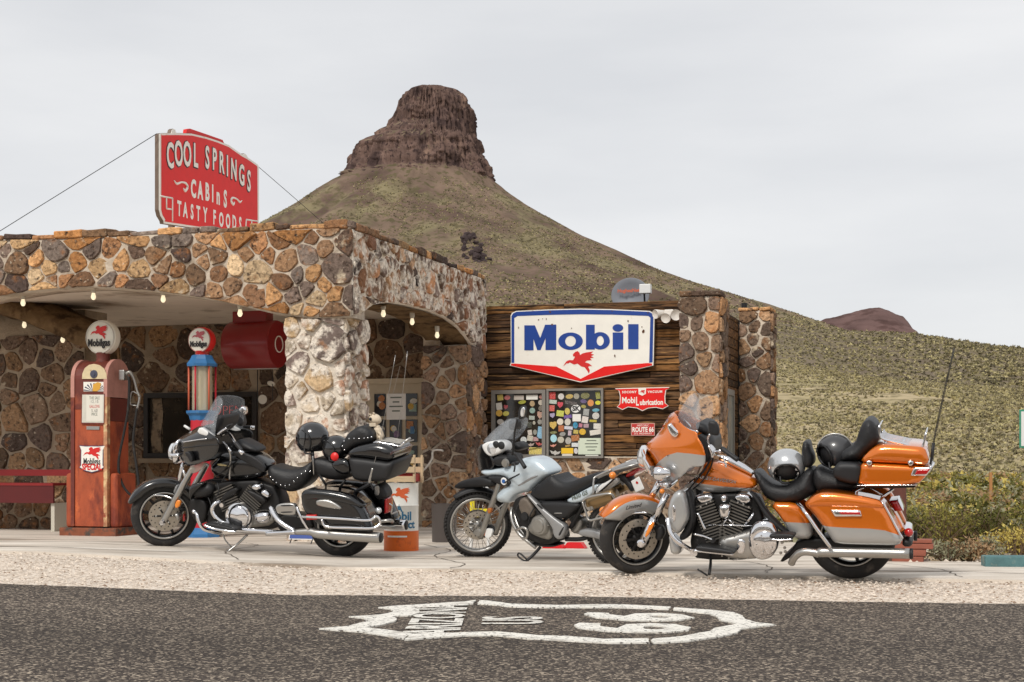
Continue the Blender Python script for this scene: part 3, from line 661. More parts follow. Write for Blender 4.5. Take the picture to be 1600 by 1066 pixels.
for i in range(24):
    for j in range(6): F.append((i * 6 + j, i * 6 + (j + 1) % 6, i * 6 + 6 + (j + 1) % 6, i * 6 + 6 + j))
raw('rough_beam', V, F, BROWNSTONE, bld, True)
# timber wall of weathered planks
METALG_ = mat('grey_frame', lin(132, 128, 122), rough=0.5, metal=0.3)
WOOD = mat('weathered_plank', rough=0.8, objcol=True, var=0.45, vscale=5, bump=0.8, bscale=12, stretch=(0.7, 6, 9), spec=0.2, detail=8,
           col2=[(lin(46, 34, 25), 3.2, (0.47, 0.6)), (lin(182, 138, 88), 2.6, (0.56, 0.7)), (lin(30, 22, 17), 9, (0.6, 0.68))])
core = mat('dark_core', lin(42, 32, 26), rough=0.95)
tw = boxes('timber_wall', [(-0.0, 2.72, VB + 0.05, VB + 0.3, 0.0, 2.95)], core, bld)
r = random.Random(8); z = 0.955
while z < 2.93:
    h = min(r.uniform(0.075, 0.13), 2.99 - z); u = 0.0
    while u < 2.70:
        L = min(r.choice((0.55, 0.9, 1.3, 1.9, 2.8)) * r.uniform(.8, 1.2), 2.72 - u)
        if 2.72 - u - L < 0.3: L = 2.72 - u
        y0 = VB - r.uniform(-0.012, 0.02)
        o = bbox('plank', (-L / 2, L / 2 - .004, -0.03, 0.03, -h / 2, h / 2 - r.uniform(.004, .012)), WOOD, tw, 0.008, segs=1); o.location = (u + L / 2, y0 + .03, z + h / 2); o.rotation_euler = (r.uniform(-.05, .05), r.uniform(-.004, .004), 0)
        c = r.choice([(108, 78, 52), (130, 94, 60), (86, 62, 44), (152, 110, 68), (98, 72, 52), (74, 56, 42), (120, 92, 66), (144, 102, 60)]); o.color = lin(*c); u += L
    z += h
lw = strip_wall('low_stone_wall', 0.0, 2.72, lambda s: -0.05, lambda s: 0.94, lambda s, t, h: Vector((s, VB - 0.02 - h, t)), 0.2, MORTAR, bld, n=10)
stones(lw, 0.02, 2.7, lambda s: 0.0, lambda s: 0.93, lambda s, t, h: Vector((s, VB - 0.02 - h, t)), PAL_RIGHT, 52, 0.09, 0.17, nv=12, asp=1.4)
p1 = pier(bld, 'corner_pillar', 2.70, 3.20, 4.42, 4.95, 3.0, PAL_RIGHT, MORTAR, STONE, 61, 0.10, 0.2)
caps(p1, 2.70, 3.24, lambda s: 3.0, lambda s, z: Matrix.Translation((s, 4.42, z)), PAL_CANOPY, 14, 0.14, 0.3)
p2 = pier(bld, 'rear_pillar', 3.16, 3.58, 6.6, 7.05, 3.02, PAL_RIGHT, MORTAR, STONE, 71, 0.09, 0.19)
caps(p2, 3.14, 3.62, lambda s: 3.02, lambda s, z: Matrix.Translation((s, 6.6, z)), PAL_CANOPY, 15, 0.14, 0.3)
sidew = boxes('side_wall', [(2.9, 3.10, 4.95, 9.0, 0.0, 2.92)], core, bld)
z = 0.02
while z < 2.86:
    h = min(r.uniform(0.09, 0.14), 2.9 - z); o = bbox('plank', (-0.02, 0.02, -0.83, 0.83, -h / 2, h / 2 - .008), WOOD, sidew, 0.006, segs=1); o.location = (3.115, 5.78, z + h / 2)
    o.color = lin(*r.choice([(104, 74, 48), (84, 60, 40), (124, 88, 56), (70, 52, 36)])); z += h
sw_ = boxes('side_window', [(3.14, 3.150, 5.05, 5.95, 0.05, 1.78)], mat('pale_pane', lin(150, 152, 144), rough=0.15, var=0.2, vscale=4), bld)
boxes('frame', [(3.14, 3.17, 4.98, 5.05, 0.0, 1.86), (3.14, 3.17, 5.95, 6.02, 0.0, 1.86), (3.14, 3.17, 5.05, 5.95, 1.78, 1.86), (3.14, 3.165, 5.46, 5.52, 0.05, 1.78)], METALG_, sw_)
boxes('rear_block', [(-5.0, 2.9, VB + 0.34, 9.0, 0.0, 2.9)], core, bld)
GLASS = mat('dark_glass', lin(30, 28, 26), rough=0.06, spec=0.6, var=0.5, vscale=3, col2=(lin(58, 50, 40), 2.2, (0.5, 0.7)))
METALG = mat('grey_frame', lin(132, 128, 122), rough=0.5, metal=0.3); DARKFRAME = mat('dark_frame', lin(38, 33, 30), rough=0.55); CREAM = mat('cream_paint', lin(206, 192, 168), rough=0.6, var=0.08, vscale=6)
def window(parent, name, rc, v, fm, fw_=0.045, glass=GLASS, mull=()):
    u0, u1, z0, z1 = rc
    g = boxes(name, [(u0 + .01, u1 - .01, v + .012, v + .03, z0 + .01, z1 - .01)], glass, parent)
    boxes('frame', [(u0, u1, v - .03, v + .02, z1 - fw_, z1), (u0, u1, v - .03, v + .02, z0, z0 + fw_), (u0, u0 + fw_, v - .028, v + .02, z0 + fw_, z1 - fw_), (u1 - fw_, u1, v - .028, v + .02, z0 + fw_, z1 - fw_)]
          + [(a, b, v - .026, v + .02, z0 + fw_, z1 - fw_) for a, b in mull], fm, g)
    return g
w1 = window(bld, 'shop_window', win1, VB - 0.06, DARKFRAME, 0.07); w1['label'] = 'dark shop window with a neon sign behind the pumps'
boxes('sill', [(win1[0] - .05, win1[1] + .05, VB - .14, VB - .02, win1[2] - .07, win1[2] - .005)], mat('sill_stone', lin(150, 132, 110), rough=0.9, var=0.2, vscale=6), w1)
pa, pb = bv(237, 712, VB - .07), bv(252, 621, VB - .07); refl = strip_wall('trunk_reflection', pa.x, pb.x, lambda s: win1[2] + .075, lambda s: win1[3] - .075, lambda s, t, h: Vector((s + .02 * math.sin(t * 9), VB - .052 - h * .4, t)), .01, mat('reflected_bark', lin(140, 122, 100), rough=0.9, var=0.35, vscale=14, col2=(lin(70, 58, 46), 10, (0.5, 0.62))), w1, n=6)  # reflection of a tree trunk, modelled as a bark-coloured strip on the opaque pane
NEON = mat('neon_red', (0.62, 0.05, 0.03, 1), rough=0.4, emit=0.35)
c = bv(356, 642, VB - 0.13); lettering('neon_lettering', 'OPEN', frame((c.x, c.y, c.z), (1, 0, 0), (0, 0, 1)), 0.2, NEON, w1, sx=0.95, bold=-0.006, depth=0.006)
# white French door with stickered panes
dr = boxes('door', [(door[0], door[1], VB - .03, VB + .02, 0.0, door[3])], CREAM, bld)
dsl = []; dw = door[1] - door[0]; xs = [door[0] + dw * f for f in (0.02, 0.09, 0.27, 0.50, 0.74, 0.97)]
for a, b in ((0, 1), (2, 3), (3, 4), (4, 5)):
    for k in range(4):
        z1 = door[3] - 0.14 - 0.36 * k; dsl.append((xs[a] + .03, xs[b] - .03, VB - .05, VB - .036, z1 - 0.31, z1))
DG = mat('door_glass', lin(26, 22, 20), rough=0.12, spec=0.5)
for d in dsl: boxes('pane', [d], DG, dr)
boxes('stile', [(xs[1] + .03, xs[1] + .09, VB - .075, VB - .031, 0, door[3] - .05)], CREAM, dr)
boxes('frame', [(door[0] - .06, door[1] + .06, VB - .09, VB - .0, door[3], door[3] + .07), (door[0] - .06, door[0], VB - .085, VB, 0, door[3]), (door[1], door[1] + .06, VB - .085, VB, 0, door[3])], CREAM, dr)
# stickers
STK = mat('sticker', rough=0.5, objcol=True, var=0.35, vscale=38, detail=2, col2=[((0.03, 0.03, 0.03, 1), 26, (0.58, 0.64)), ((0.8, 0.78, 0.7, 1), 22, (0.62, 0.66))])
STKP = mat('sticker_plain', rough=0.5, objcol=True)
def flat_mesh(poly):
    o = prism('sticker', poly, lambda a, b, h: Vector((a, -h, b)), 0, 0.003, STK); me = o.data; bpy.data.objects.remove(o); return me
SM = {'disc': flat_mesh(ring(0, 0, .5, .5, 18)), 'rect': flat_mesh([(-.5, -.5), (.5, -.5), (.5, .5), (-.5, .5)]), 'shield': flat_mesh([(-.5, .42), (-.25, .5), (0, .42), (.25, .5), (.5, .42), (.45, -.1), (0, -.55), (-.45, -.1)]),
      'wing': flat_mesh([(-.5, .25), (-.15, .1), (0, .3), (.15, .1), (.5, .25), (.3, -.15), (.1, -.2), (0, -.35), (-.1, -.2), (-.3, -.15)])}
SCOL = [(214, 206, 190), (190, 60, 44), (216, 176, 60), (60, 120, 170), (80, 92, 60), (216, 214, 206), (200, 190, 60), (120, 90, 130), (190, 120, 60), (70, 66, 60), (150, 180, 170), (210, 200, 180), (130, 120, 110), (230, 226, 216)]
def sticker(parent, shape, u, v, z, w_, h_, col, plain=False):
    o = bpy.data.objects.new('sticker', SM[shape]); COL.objects.link(o); o.parent = parent; o.location = (u, v, z); j_ = math.sin(u * 91.7 + z * 57.3); o.scale = (w_ * (1 + .12 * j_), 1, h_ * (1 - .1 * j_)); o.rotation_euler = (0, .16 * math.sin(u * 63 + z * 111) if shape != 'rect' or not plain else 0, 0); o.color = lin(*col)
    if plain: o.material_slots[0].link = 'OBJECT'; o.material_slots[0].material = STKP
    return o
def wpix(px, py): return bv(px, py, VB - 0.06)
wa = wpix(768.5, 716), wpix(853, 609); wb = wpix(854.5, 716), wpix(943, 606.5)
win2 = window(bld, 'display_window', (wa[0].x, wa[1].x, wa[0].z, wa[1].z), VB - 0.06, METALG, 0.05); win2['label'] = 'left stickered window pane in a grey metal frame'
win3 = window(bld, 'display_window', (wb[0].x, wb[1].x, wb[0].z, wb[1].z), VB - 0.06, METALG, 0.03); win3['label'] = 'right stickered window pane with the pale notice'
def ws(w_, shape, cx, cy, sx_, sy_, col, plain=False):         # crop [760,600] at 8.42x
    p = wpix(760 + cx / 8.42, 600 + cy / 8.42); k = p.y; q = (BM @ p).y / FPX / 8.42
    return sticker(w_, shape, p.x, VB - 0.049, p.z, sx_ * q / 0.95, sy_ * q, col, plain)
for a in (('rect', 865, 155, 90, 85, (196, 52, 48)), ('disc', 980, 165, 75, 85, (214, 208, 204)), ('disc', 1090, 165, 90, 65, (196, 168, 90)), ('disc', 1182, 162, 75, 75, (160, 156, 140)), ('disc', 1297, 155, 105, 90, (120, 118, 70)),
          ('rect', 1465, 150, 60, 90, (150, 150, 60)), ('rect', 870, 235, 95, 55, (190, 200, 190)), ('shield', 968, 275, 65, 85, (206, 60, 80)), ('rect', 1110, 250, 170, 40, (74, 66, 66)), ('disc', 1275, 228, 75, 55, (100, 84, 130)),
          ('disc', 1370, 250, 85, 85, (216, 140, 70)), ('disc', 1465, 248, 70, 55, (218, 214, 50)), ('rect', 858, 320, 65, 85, (206, 90, 80)), ('disc', 1062, 360, 70, 85, (210, 190, 90)), ('rect', 968, 388, 85, 85, (196, 200, 80)), ('disc', 1275, 297, 75, 40, (160, 150, 60)),
          ('rect', 1310, 372, 75, 85, (160, 162, 160)), ('disc', 1437, 345, 105, 40, (100, 170, 190)), ('disc', 1437, 420, 90, 90, (206, 204, 198)), ('rect', 1295, 470, 75, 90, (222, 214, 208)), ('rect', 1402, 487, 100, 28, (190, 170, 40)), ('shield', 866, 415, 62, 65, (170, 160, 190)),
          ('rect', 1068, 430, 92, 45, (112, 84, 160)), ('disc', 968, 497, 75, 95, (226, 216, 200)), ('disc', 1066, 500, 88, 85, (212, 206, 194)), ('shield', 876, 545, 85, 105, (214, 180, 90)), ('rect', 980, 585, 72, 75, (190, 110, 60)), ('disc', 1168, 545, 70, 75, (50, 150, 190)),
          ('rect', 1237, 545, 50, 45, (190, 120, 140)), ('rect', 1310, 550, 70, 45, (180, 150, 160)), ('rect', 1465, 556, 100, 78, (226, 222, 214)), ('rect', 1437, 635, 150, 68, (222, 216, 206)), ('disc', 1262, 630, 82, 85, (226, 180, 40)), ('rect', 1175, 630, 58, 55, (196, 176, 80)), ('rect', 1078, 578, 100, 45, (214, 214, 224)),
          ('disc', 1000, 660, 70, 60, (150, 150, 146)), ('rect', 1094, 645, 48, 60, (200, 180, 190)), ('disc', 880, 640, 95, 35, (120, 120, 60)), ('disc', 882, 717, 92, 95, (170, 220, 232)), ('disc', 976, 735, 80, 90, (196, 190, 172)), ('disc', 1075, 748, 78, 90, (180, 176, 168)), ('rect', 1168, 712, 92, 88, (176, 108, 50)),
          ('wing', 878, 812, 95, 60, (226, 150, 130)), ('rect', 1168, 802, 90, 55, (220, 224, 224)), ('disc', 1175, 882, 60, 72, (210, 206, 206)), ('wing', 903, 905, 140, 110, (196, 192, 186)), ('rect', 1068, 815, 72, 22, (176, 140, 60))):
    ws(win3, *a)
ws(win3, 'rect', 1062, 880, 145, 78, (236, 190, 40), True); ws(win3, 'rect', 1062, 935, 145, 28, (222, 214, 200), True); ws(win3, 'disc', 1175, 325, 125, 100, (238, 238, 236), True); ws(win3, 'rect', 1186, 445, 108, 95, (230, 228, 222), True)
ws(win3, 'rect', 1360, 820, 275, 235, (206, 216, 196), True); ws(win3, 'rect', 1385, 945, 155, 24, (222, 226, 214), True); ws(win3, 'disc', 1175, 545, 40, 30, (120, 200, 230), True)
q = wpix(760 + 1175 / 8.42, 600 + 326 / 8.42); INK = mat('black_ink', lin(30, 28, 28), rough=0.6); lettering('lettering', 'SK', frame((q.x, VB - .0535, q.z), (1, 0, 0), (0, 0, 1)), 0.088, INK, win3, bold=0.004, depth=0.0005)
GREY_INK = mat('grey_ink', lin(96, 104, 92), rough=0.6)
for k, tx in enumerate(('-' * 11, '-' * 15, '-' * 13, '-' * 9)):
    q = wpix(760 + 1380 / 8.42, 600 + (745 + 42 * k) / 8.42); wd_ = .006 * len(tx); boxes('print_line', [(q.x - wd_, q.x + wd_, VB - .0538, VB - .0531, q.z - .006, q.z + .006)], GREY_INK, win3)
for a in (('rect', 180, 180, 75, 75, (200, 180, 90)), ('disc', 272, 180, 75, 65, (196, 110, 110)), ('rect', 165, 295, 85, 85, (216, 210, 200)), ('shield', 252, 305, 55, 55, (176, 70, 80)), ('disc', 165, 385, 95, 80, (216, 170, 60)), ('disc', 255, 390, 75, 70, (200, 190, 80)),
          ('disc', 467, 240, 110, 45, (160, 160, 40)), ('disc', 600, 260, 75, 70, (176, 150, 110)), ('disc', 720, 168, 62, 55, (176, 120, 110)), ('disc', 715, 245, 75, 68, (190, 180, 164)), ('disc', 712, 320, 62, 65, (120, 110, 98)), ('shield', 705, 410, 82, 92, (190, 150, 130)), ('disc', 602, 350, 75, 75, (130, 160, 150)),
          ('rect', 595, 445, 75, 50, (170, 180, 170)), ('disc', 700, 500, 55, 70, (150, 148, 140)), ('rect', 545, 535, 90, 85, (52, 56, 44)), ('disc', 625, 512, 40, 45, (180, 176, 160)), ('rect', 712, 640, 85, 150, (140, 190, 220)), ('rect', 570, 640, 62, 62, (214, 206, 196)), ('disc', 637, 635, 55, 65, (150, 150, 140)),
          ('disc', 487, 740, 85, 90, (220, 226, 226)), ('rect', 572, 715, 70, 75, (206, 200, 184)), ('rect', 647, 725, 60, 60, (190, 150, 150)), ('wing', 580, 800, 100, 80, (190, 170, 160)), ('wing', 690, 790, 90, 90, (190, 70, 70)), ('rect', 650, 890, 205, 100, (226, 206, 110)), ('rect', 650, 850, 205, 22, (150, 110, 130)), ('disc', 182, 500, 85, 75, (190, 184, 176))):
    ws(win2, *a)
ws(win2, 'rect', 597, 175, 150, 62, (226, 224, 216), True); ws(win2, 'rect', 425, 180, 145, 55, (190, 182, 172), True)
r = random.Random(12)
for d in dsl:
    for _ in range(4 if d[1] - d[0] > 0.1 else 1):
        sticker(dr, r.choice(['disc', 'rect', 'disc', 'shield']), r.uniform(d[0] + .05, d[1] - .05) if d[1] - d[0] > .1 else (d[0] + d[1]) / 2, VB - 0.0515 - r.random() * .002, r.uniform(d[4] + .06, d[5] - .06), r.uniform(.06, .11), r.uniform(.06, .11), r.choice(SCOL))
# little hanging paper notice before the door
nt_ = empty('hanging_notice', BM @ bv(617, 640, 3.9), -TH, label='white paper notice hanging on two strings before the door', cat='notice')
PAPER = mat('paper', lin(214, 210, 204), rough=0.8); nM = nt_.matrix_world.inverted() @ BM
def npt(px, py): return nM @ bv(px, py, 3.9)
a, b = npt(604, 656), npt(634, 615); boxes('paper', [(a.x, b.x, -0.004, 0.004, a.z, b.z)], PAPER, nt_)
for k, tx in enumerate(('-' * 10, '-' * 6, '-' * 12, '-' * 7)):
    wd_ = .008 * len(tx); cx_ = (a.x + b.x) / 2; boxes('print_line', [(cx_ - wd_, cx_ + wd_, -.0055, -.0042, b.z - .06 - .06 * k, b.z - .042 - .06 * k)], GREY_INK, nt_)
tubes('string', [([npt(614, 616), npt(625, 572)], 0.003), ([npt(629, 616), npt(637, 552)], 0.003)], PAPER, nt_)
# ---------------- motorcycles ----------------
CHROME = mat('chrome', lin(226, 226, 228), rough=0.09, metal=1.0); STEEL = mat('brushed_steel', lin(176, 174, 170), rough=0.32, metal=0.9); DULL = mat('cast_aluminium', lin(150, 147, 141), rough=0.45, metal=0.7, var=0.12, vscale=20)
ORANGE = mat('amber_paint', lin(214, 110, 10), rough=0.2, metal=0.4, coat=1.0); SILVER = mat('silver_paint', lin(176, 177, 176), rough=0.32, metal=0.55, coat=0.8)
BLACK = mat('black_paint', lin(12, 12, 14), rough=0.22, coat=0.6); MATTE = mat('black_plastic', lin(26, 26, 28), rough=0.55); LEATHER = mat('black_leather', lin(23, 23, 25), rough=0.5, bump=0.25, bscale=60)
RUBBER = mat('tyre_rubber', lin(37, 35, 34), rough=0.8, var=0.2, vscale=20, bump=0.2, bscale=90, col2=(lin(92, 84, 76), 7, (0.55, 0.75))); ENGB = mat('engine_black', lin(30, 29, 29), rough=0.5, metal=0.3); FIN = mat('fin_grey', lin(112, 109, 104), rough=0.4, metal=0.7)
ICE = mat('ice_blue_paint', lin(192, 205, 213), rough=0.3, metal=0.15, coat=0.9); RED = mat('red_lens', lin(176, 18, 22), rough=0.15, coat=1.0); AMBER = mat('amber_lens', lin(232, 132, 24), rough=0.2, coat=1.0)
DISC = mat('brake_disc_steel', lin(168, 160, 148), rough=0.4, metal=0.8, var=0.1, vscale=40); SCREEN = mat('smoked_screen', lin(196, 202, 208), rough=0.05, alpha=0.17, spec=0.8); LENS = mat('headlamp_glass', lin(222, 224, 226), rough=0.05, metal=0.6)
WHITE = mat('white_plastic', lin(224, 224, 222), rough=0.4); GOLDT = mat('titanium_can', lin(146, 122, 88), rough=0.28, metal=0.9); GREYP = mat('grey_paint', lin(150, 150, 150), rough=0.4, metal=0.4)
class Bike:
    def __init__(s, root): s.o = root; s.M = root.matrix_world.copy(); s.crop = (0, 0, 1)
    def c(s, x0, y0, k): s.crop = (x0, y0, k); return s
    def px(s, p): x0, y0, k = s.crop; return (x0 + p[0] / k, y0 + p[1] / k)
    def P(s, p, y): return onplane(s.M, *s.px(p), 1, y)
    def path(s, pts): return [s.P((p[0], p[1]), p[2]) for p in pts]
    def tube(s, name, pts, r, m=CHROME, parent=None, n=8): return tube(name, s.path(pts), r, m, parent or s.o, n)
    def tubes(s, name, L, m=CHROME, parent=None): return tubes(name, [(s.path(p), r) for p, r in L], m, parent or s.o)
    def disc(s, name, c, y, prof, m, parent=None, d=(0, -1, 0), seg=28): return lathe(name, prof, s.P(c, y), d, m, parent or s.o, seg)
    def scale(s, c, y): a = s.P(c, y); b = s.P((c[0] + 10, c[1]), y); return (b - a).length / 10     # metres per crop pixel
    def body(s, name, pts, we, wc, r, m, yb=None, seam=None, m2=None, parent=None, sm=1, step=None, twin=False, yfun=None):
        """Rounded solid from a side outline: half width we at the rim, wc inside; mirrored about the bike's midplane
        unless yb gives the inner half width. seam splits two paint colours (m above, m2 below)."""
        P2 = [s.P(p, -we) for p in pts]; Q = [(v.x, v.z) for v in P2]
        if sm: Q = chaikin(Q, sm)
        per = sum(math.hypot(a[0] - b[0], a[1] - b[1]) for a, b in zip(Q, Q[1:] + Q[:1]))
        ar = abs(sum(a[0] * b[1] - b[0] * a[1] for a, b in zip(Q, Q[1:] + Q[:1]))) / 2
        h = step or max(0.006, min(0.03, math.sqrt(ar) / 9)); Q = resample(Q, max(14, int(per / h)))
        A = np.array(Q); B = np.roll(A, -1, 0)
        def dist(x, z):
            d = B - A; t = np.clip(((x - A[:, 0]) * d[:, 0] + (z - A[:, 1]) * d[:, 1]) / np.maximum(1e-12, (d ** 2).sum(1)), 0, 1)
            return np.sqrt(((A[:, 0] + t * d[:, 0] - x) ** 2 + (A[:, 1] + t * d[:, 1] - z) ** 2).min())
        pts2 = [Vector(q) for q in Q]; nb = len(Q)
        x0, z0 = A.min(0); x1, z1 = A.max(0); row = 0; zz = z0 + h * .5
        ins = [Vector((cx, cz)) for cx, cz in []]
        cx_, cz_ = A.mean(0)
        for q_ in range(1, 4):                                     # rings close to the rim carry the rounding
            dd = r * (0.06, 0.25, 0.6)[q_ - 1]
            if dd < h * .12: continue
            for i in range(0, nb):
                a, b, c_ = A[i - 1], A[i], A[(i + 1) % nb]; t = c_ - a; nn = np.array((-t[1], t[0])); L = np.linalg.norm(nn)
                if L < 1e-9: continue
                nn /= L
                for sg in (1, -1):
                    p = b + nn * dd * sg
                    if inside(Q, p[0], p[1]) and dist(*p) > dd * 0.85: ins.append(Vector(p)); break
        while zz < z1:
            xx = x0 + (h * .5 if row % 2 else 0)
            while xx < x1:
                if inside(Q, xx, zz) and dist(xx, zz) > max(h * .5, min(r * 0.8, h * 3)): ins.append(Vector((xx, zz)))
                xx += h
            zz += h * .87; row += 1
        edges = []
        if seam:
            S = [s.P(p, -we) for p in seam]; sp = [(v.x, v.z) for v in S]; base = nb + len(ins); sq = []
            for a, b in zip(sp, sp[1:]):
                k = max(1, int(math.hypot(b[0] - a[0], b[1] - a[1]) / h)); sq += [(a[0] + (b[0] - a[0]) * i / k, a[1] + (b[1] - a[1]) * i / k) for i in range(k)]
            sq = [q for q in sq + [sp[-1]]]; sv = sorted(sp)
            allp = pts2 + ins + [Vector(q) for q in sq]; edges = [(base + i, base + i + 1) for i in range(len(sq) - 1)]
        else: allp = pts2 + ins
        vo, eo, fo, *_ = delaunay_2d_cdt(allp, edges, [list(range(nb))], 1, 1e-6)
        n = len(vo); V = []; F = []; mi = []
        for v in vo:
            d = dist(v.x, v.y); t = min(1, d / r) if r > 0 else 1
            V.append((v.x, -(we + (wc - we) * math.sqrt(max(0, 1 - (1 - t) ** 2))), v.y) if not yfun else (v.x, yfun(v.x, v.y, t), v.y))
        V += [(v[0], -v[1] if yb is None else -yb, v[2]) for v in V]; bd = {}
        def side(f):
            if not seam: return 0
            x = sum(vo[i].x for i in f) / 3; z = sum(vo[i].y for i in f) / 3; return 0 if z > interp(sv, x) else 1
        for f in fo:
            k = side(f[:3]); F.append(tuple(f)); F.append(tuple(i + n for i in reversed(f))); mi += [k, k]
            for a, b in zip(f, list(f[1:]) + [f[0]]): bd[(a, b)] = k
        for (a, b), k in bd.items():
            if (b, a) not in bd: F.append((b, a, a + n, b + n)); mi.append(k)
        o = raw(name, V, F, [m, m2] if m2 else m, parent or s.o, True)
        if m2: o.data.polygons.foreach_set('material_index', mi)
        if twin:
            me = o.data.copy(); me.transform(Matrix.Scale(-1, 4, (0, 1, 0))); me.flip_normals(); t = bpy.data.objects.new(name, me); COL.objects.link(t); t.parent = parent or s.o
        return o
    def shell(s, name, pts, yf, m, thick=0.006, seam=None, m2=None, parent=None, sm=1, nose=None, h=None):
        """Wrap-round panel: outline seen from the side, y given per pixel by yf; mirrored into one piece."""
        Q = chaikin(list(pts), sm) if sm else list(pts)
        per = sum(math.hypot(a[0] - b[0], a[1] - b[1]) for a, b in zip(Q, Q[1:] + Q[:1])); h = h or per / 46; Q = resample(Q, 60)
        xs = [q[0] for q in Q]; ys = [q[1] for q in Q]; allp = [Vector(q) for q in Q]; y = min(ys); row = 0
        while y < max(ys):
            x = min(xs) + (h / 2 if row % 2 else 0)
            while x < max(xs):
                if inside(Q, x, y) and min((x - a) ** 2 + (y - b) ** 2 for a, b in Q) > (h * .5) ** 2: allp.append(Vector((x, y)))
                x += h
            y += h * .87; row += 1
        edges = []
        if seam:
            b0 = len(allp); sq = []
            for a, b in zip(seam, seam[1:]):
                k = max(1, int(math.hypot(b[0] - a[0], b[1] - a[1]) / h)); sq += [(a[0] + (b[0] - a[0]) * i / k, a[1] + (b[1] - a[1]) * i / k) for i in range(k)]
            sq.append(seam[-1]); allp += [Vector(q) for q in sq]; edges = [(b0 + i, b0 + i + 1) for i in range(len(sq) - 1)]
        vo, eo, fo, *_ = delaunay_2d_cdt(allp, edges, [list(range(60))], 1, 1e-4)
        n = len(vo); V = [s.P((v.x, v.y), -yf(v.x, v.y)) for v in vo]; V += [Vector((v.x, -v.y, v.z)) for v in V]; F = []; mi = []
        for f in fo:
            k = 0
            if seam: x = sum(vo[i].x for i in f) / 3; yy = sum(vo[i].y for i in f) / 3; k = 1 if yy > interp(seam, x) else 0
            F += [tuple(f), tuple(i + n for i in reversed(f))]; mi += [k, k]
        o = raw(name, V, F, [m, m2] if m2 else m, parent or s.o, True); o.data.polygons.foreach_set('material_index', mi)
        bm = bmesh.new(); bm.from_mesh(o.data); bmesh.ops.remove_doubles(bm, verts=bm.verts, dist=0.004); bm.to_mesh(o.data); bm.free()
        md = o.modifiers.new('thickness', 'SOLIDIFY'); md.thickness = thick; md.offset = 0
        return o
    def wheel(s, c, Rm, wid, steer=0.0, camber=0.0, rimr=0.7, rim=STEEL, kind='cast', spokes=10, spoke_m=ENGB, disc=None, knob=False, part='wheel', lugs=False):
        cx = s.P(c, 0.0); W = Matrix.Translation(cx) @ Matrix.Rotation(steer, 4, 'Z') @ Matrix.Rotation(camber, 4, 'X')
        rr = Rm * rimr; w = wid / 2
        V, F = lathe_vf([(rr * 1.04, -w * .62), (rr * 1.04, -w * .8), (rr, -w * .86), (rr * .93, -w * .74), (rr * .9, 0), (rr * .93, w * .74), (rr, w * .86), (rr * 1.04, w * .8), (rr * 1.04, w * .62), (rr * .97, 0)], 56, True)
        o = raw(part, V, F, rim, s.o, True, W)
        prof = [(rr * .99, -w * .7), (rr * 1.05, -w * .9), (rr * 1.16, -w), (Rm * .9, -w * .95), (Rm * .965, -w * .7), (Rm * .993, -w * .36), (Rm, 0), (Rm * .993, w * .36), (Rm * .965, w * .7), (Rm * .9, w * .95), (rr * 1.16, w), (rr * 1.05, w * .9), (rr * .99, w * .7)]
        V, F = lathe_vf(prof, 72, True)
        tv = [(V, F)]
        if knob:
            for i in range(54):
                for q, yy in ((0, -w * .72), (.5, -w * .24), (0, w * .24), (.5, w * .72)):
                    a = 2 * math.pi * (i + q) / 54; rb = Rm * (0.992 - 0.05 * abs(yy / w) ** 2 * 1.2); v, f = box_vf(rb - .012, rb + .007, yy - w * .2, yy + w * .2, -.011, .011)
                    tv.append(([(x * math.cos(a) - z * math.sin(a), y, x * math.sin(a) + z * math.cos(a)) for x, y, z in v], f))
        elif lugs:                                                  # shallow tread grooves as raised lugs
            for i in range(40):
                for q, yy in ((0, -w * .52), (.5, w * .52)):
                    a = 2 * math.pi * (i + q) / 40; rb = Rm * 0.975; v, f = box_vf(rb - .01, rb + .006, yy - w * .22, yy + w * .22, -.016, .016)
                    tv.append(([(x * math.cos(a) - z * math.sin(a), y, x * math.sin(a) + z * math.cos(a)) for x, y, z in v], f))
        V, F = join_vf(tv); raw('tyre', V, F, RUBBER, o, True, W)
        V, F = lathe_vf([(0.0, -w * .9), (.03, -w * .9), (.045, -w * .6), (.04, 0), (.045, w * .6), (.03, w * .9), (0, w * .9)], 24); raw('hub', V, F, STEEL if kind != 'cast' else spoke_m, o, True, W)
        if kind == 'wire':
            L = []
            for i in range(40):
                a = 2 * math.pi * i / 40; b = a + (0.35 if i % 2 else -0.35); sg = 1 if (i // 2) % 2 else -1
                L.append(tube_vf([(0.045 * math.cos(b), sg * w * .6, .045 * math.sin(b)), (rr * .93 * math.cos(a), sg * .008, rr * .93 * math.sin(a))], 0.0026, 5))
            V, F = join_vf(L); tag(raw('wire_spokes', V, F, STEEL, o, True, W), kind='stuff')
        else:
            for i in range(spokes):
                a = 2 * math.pi * (i + .3) / spokes; v, f = box_vf(.03, rr * .95, -w * .34, w * .34, -.012, .012)
                v = [(x * math.cos(a) - z * (1.5 if x < .1 else .8) * math.sin(a), y * (1.4 if x < .1 else .8), x * math.sin(a) + z * (1.5 if x < .1 else .8) * math.cos(a)) for x, y, z in v]; raw('spoke', v, f, spoke_m, o, False, W)
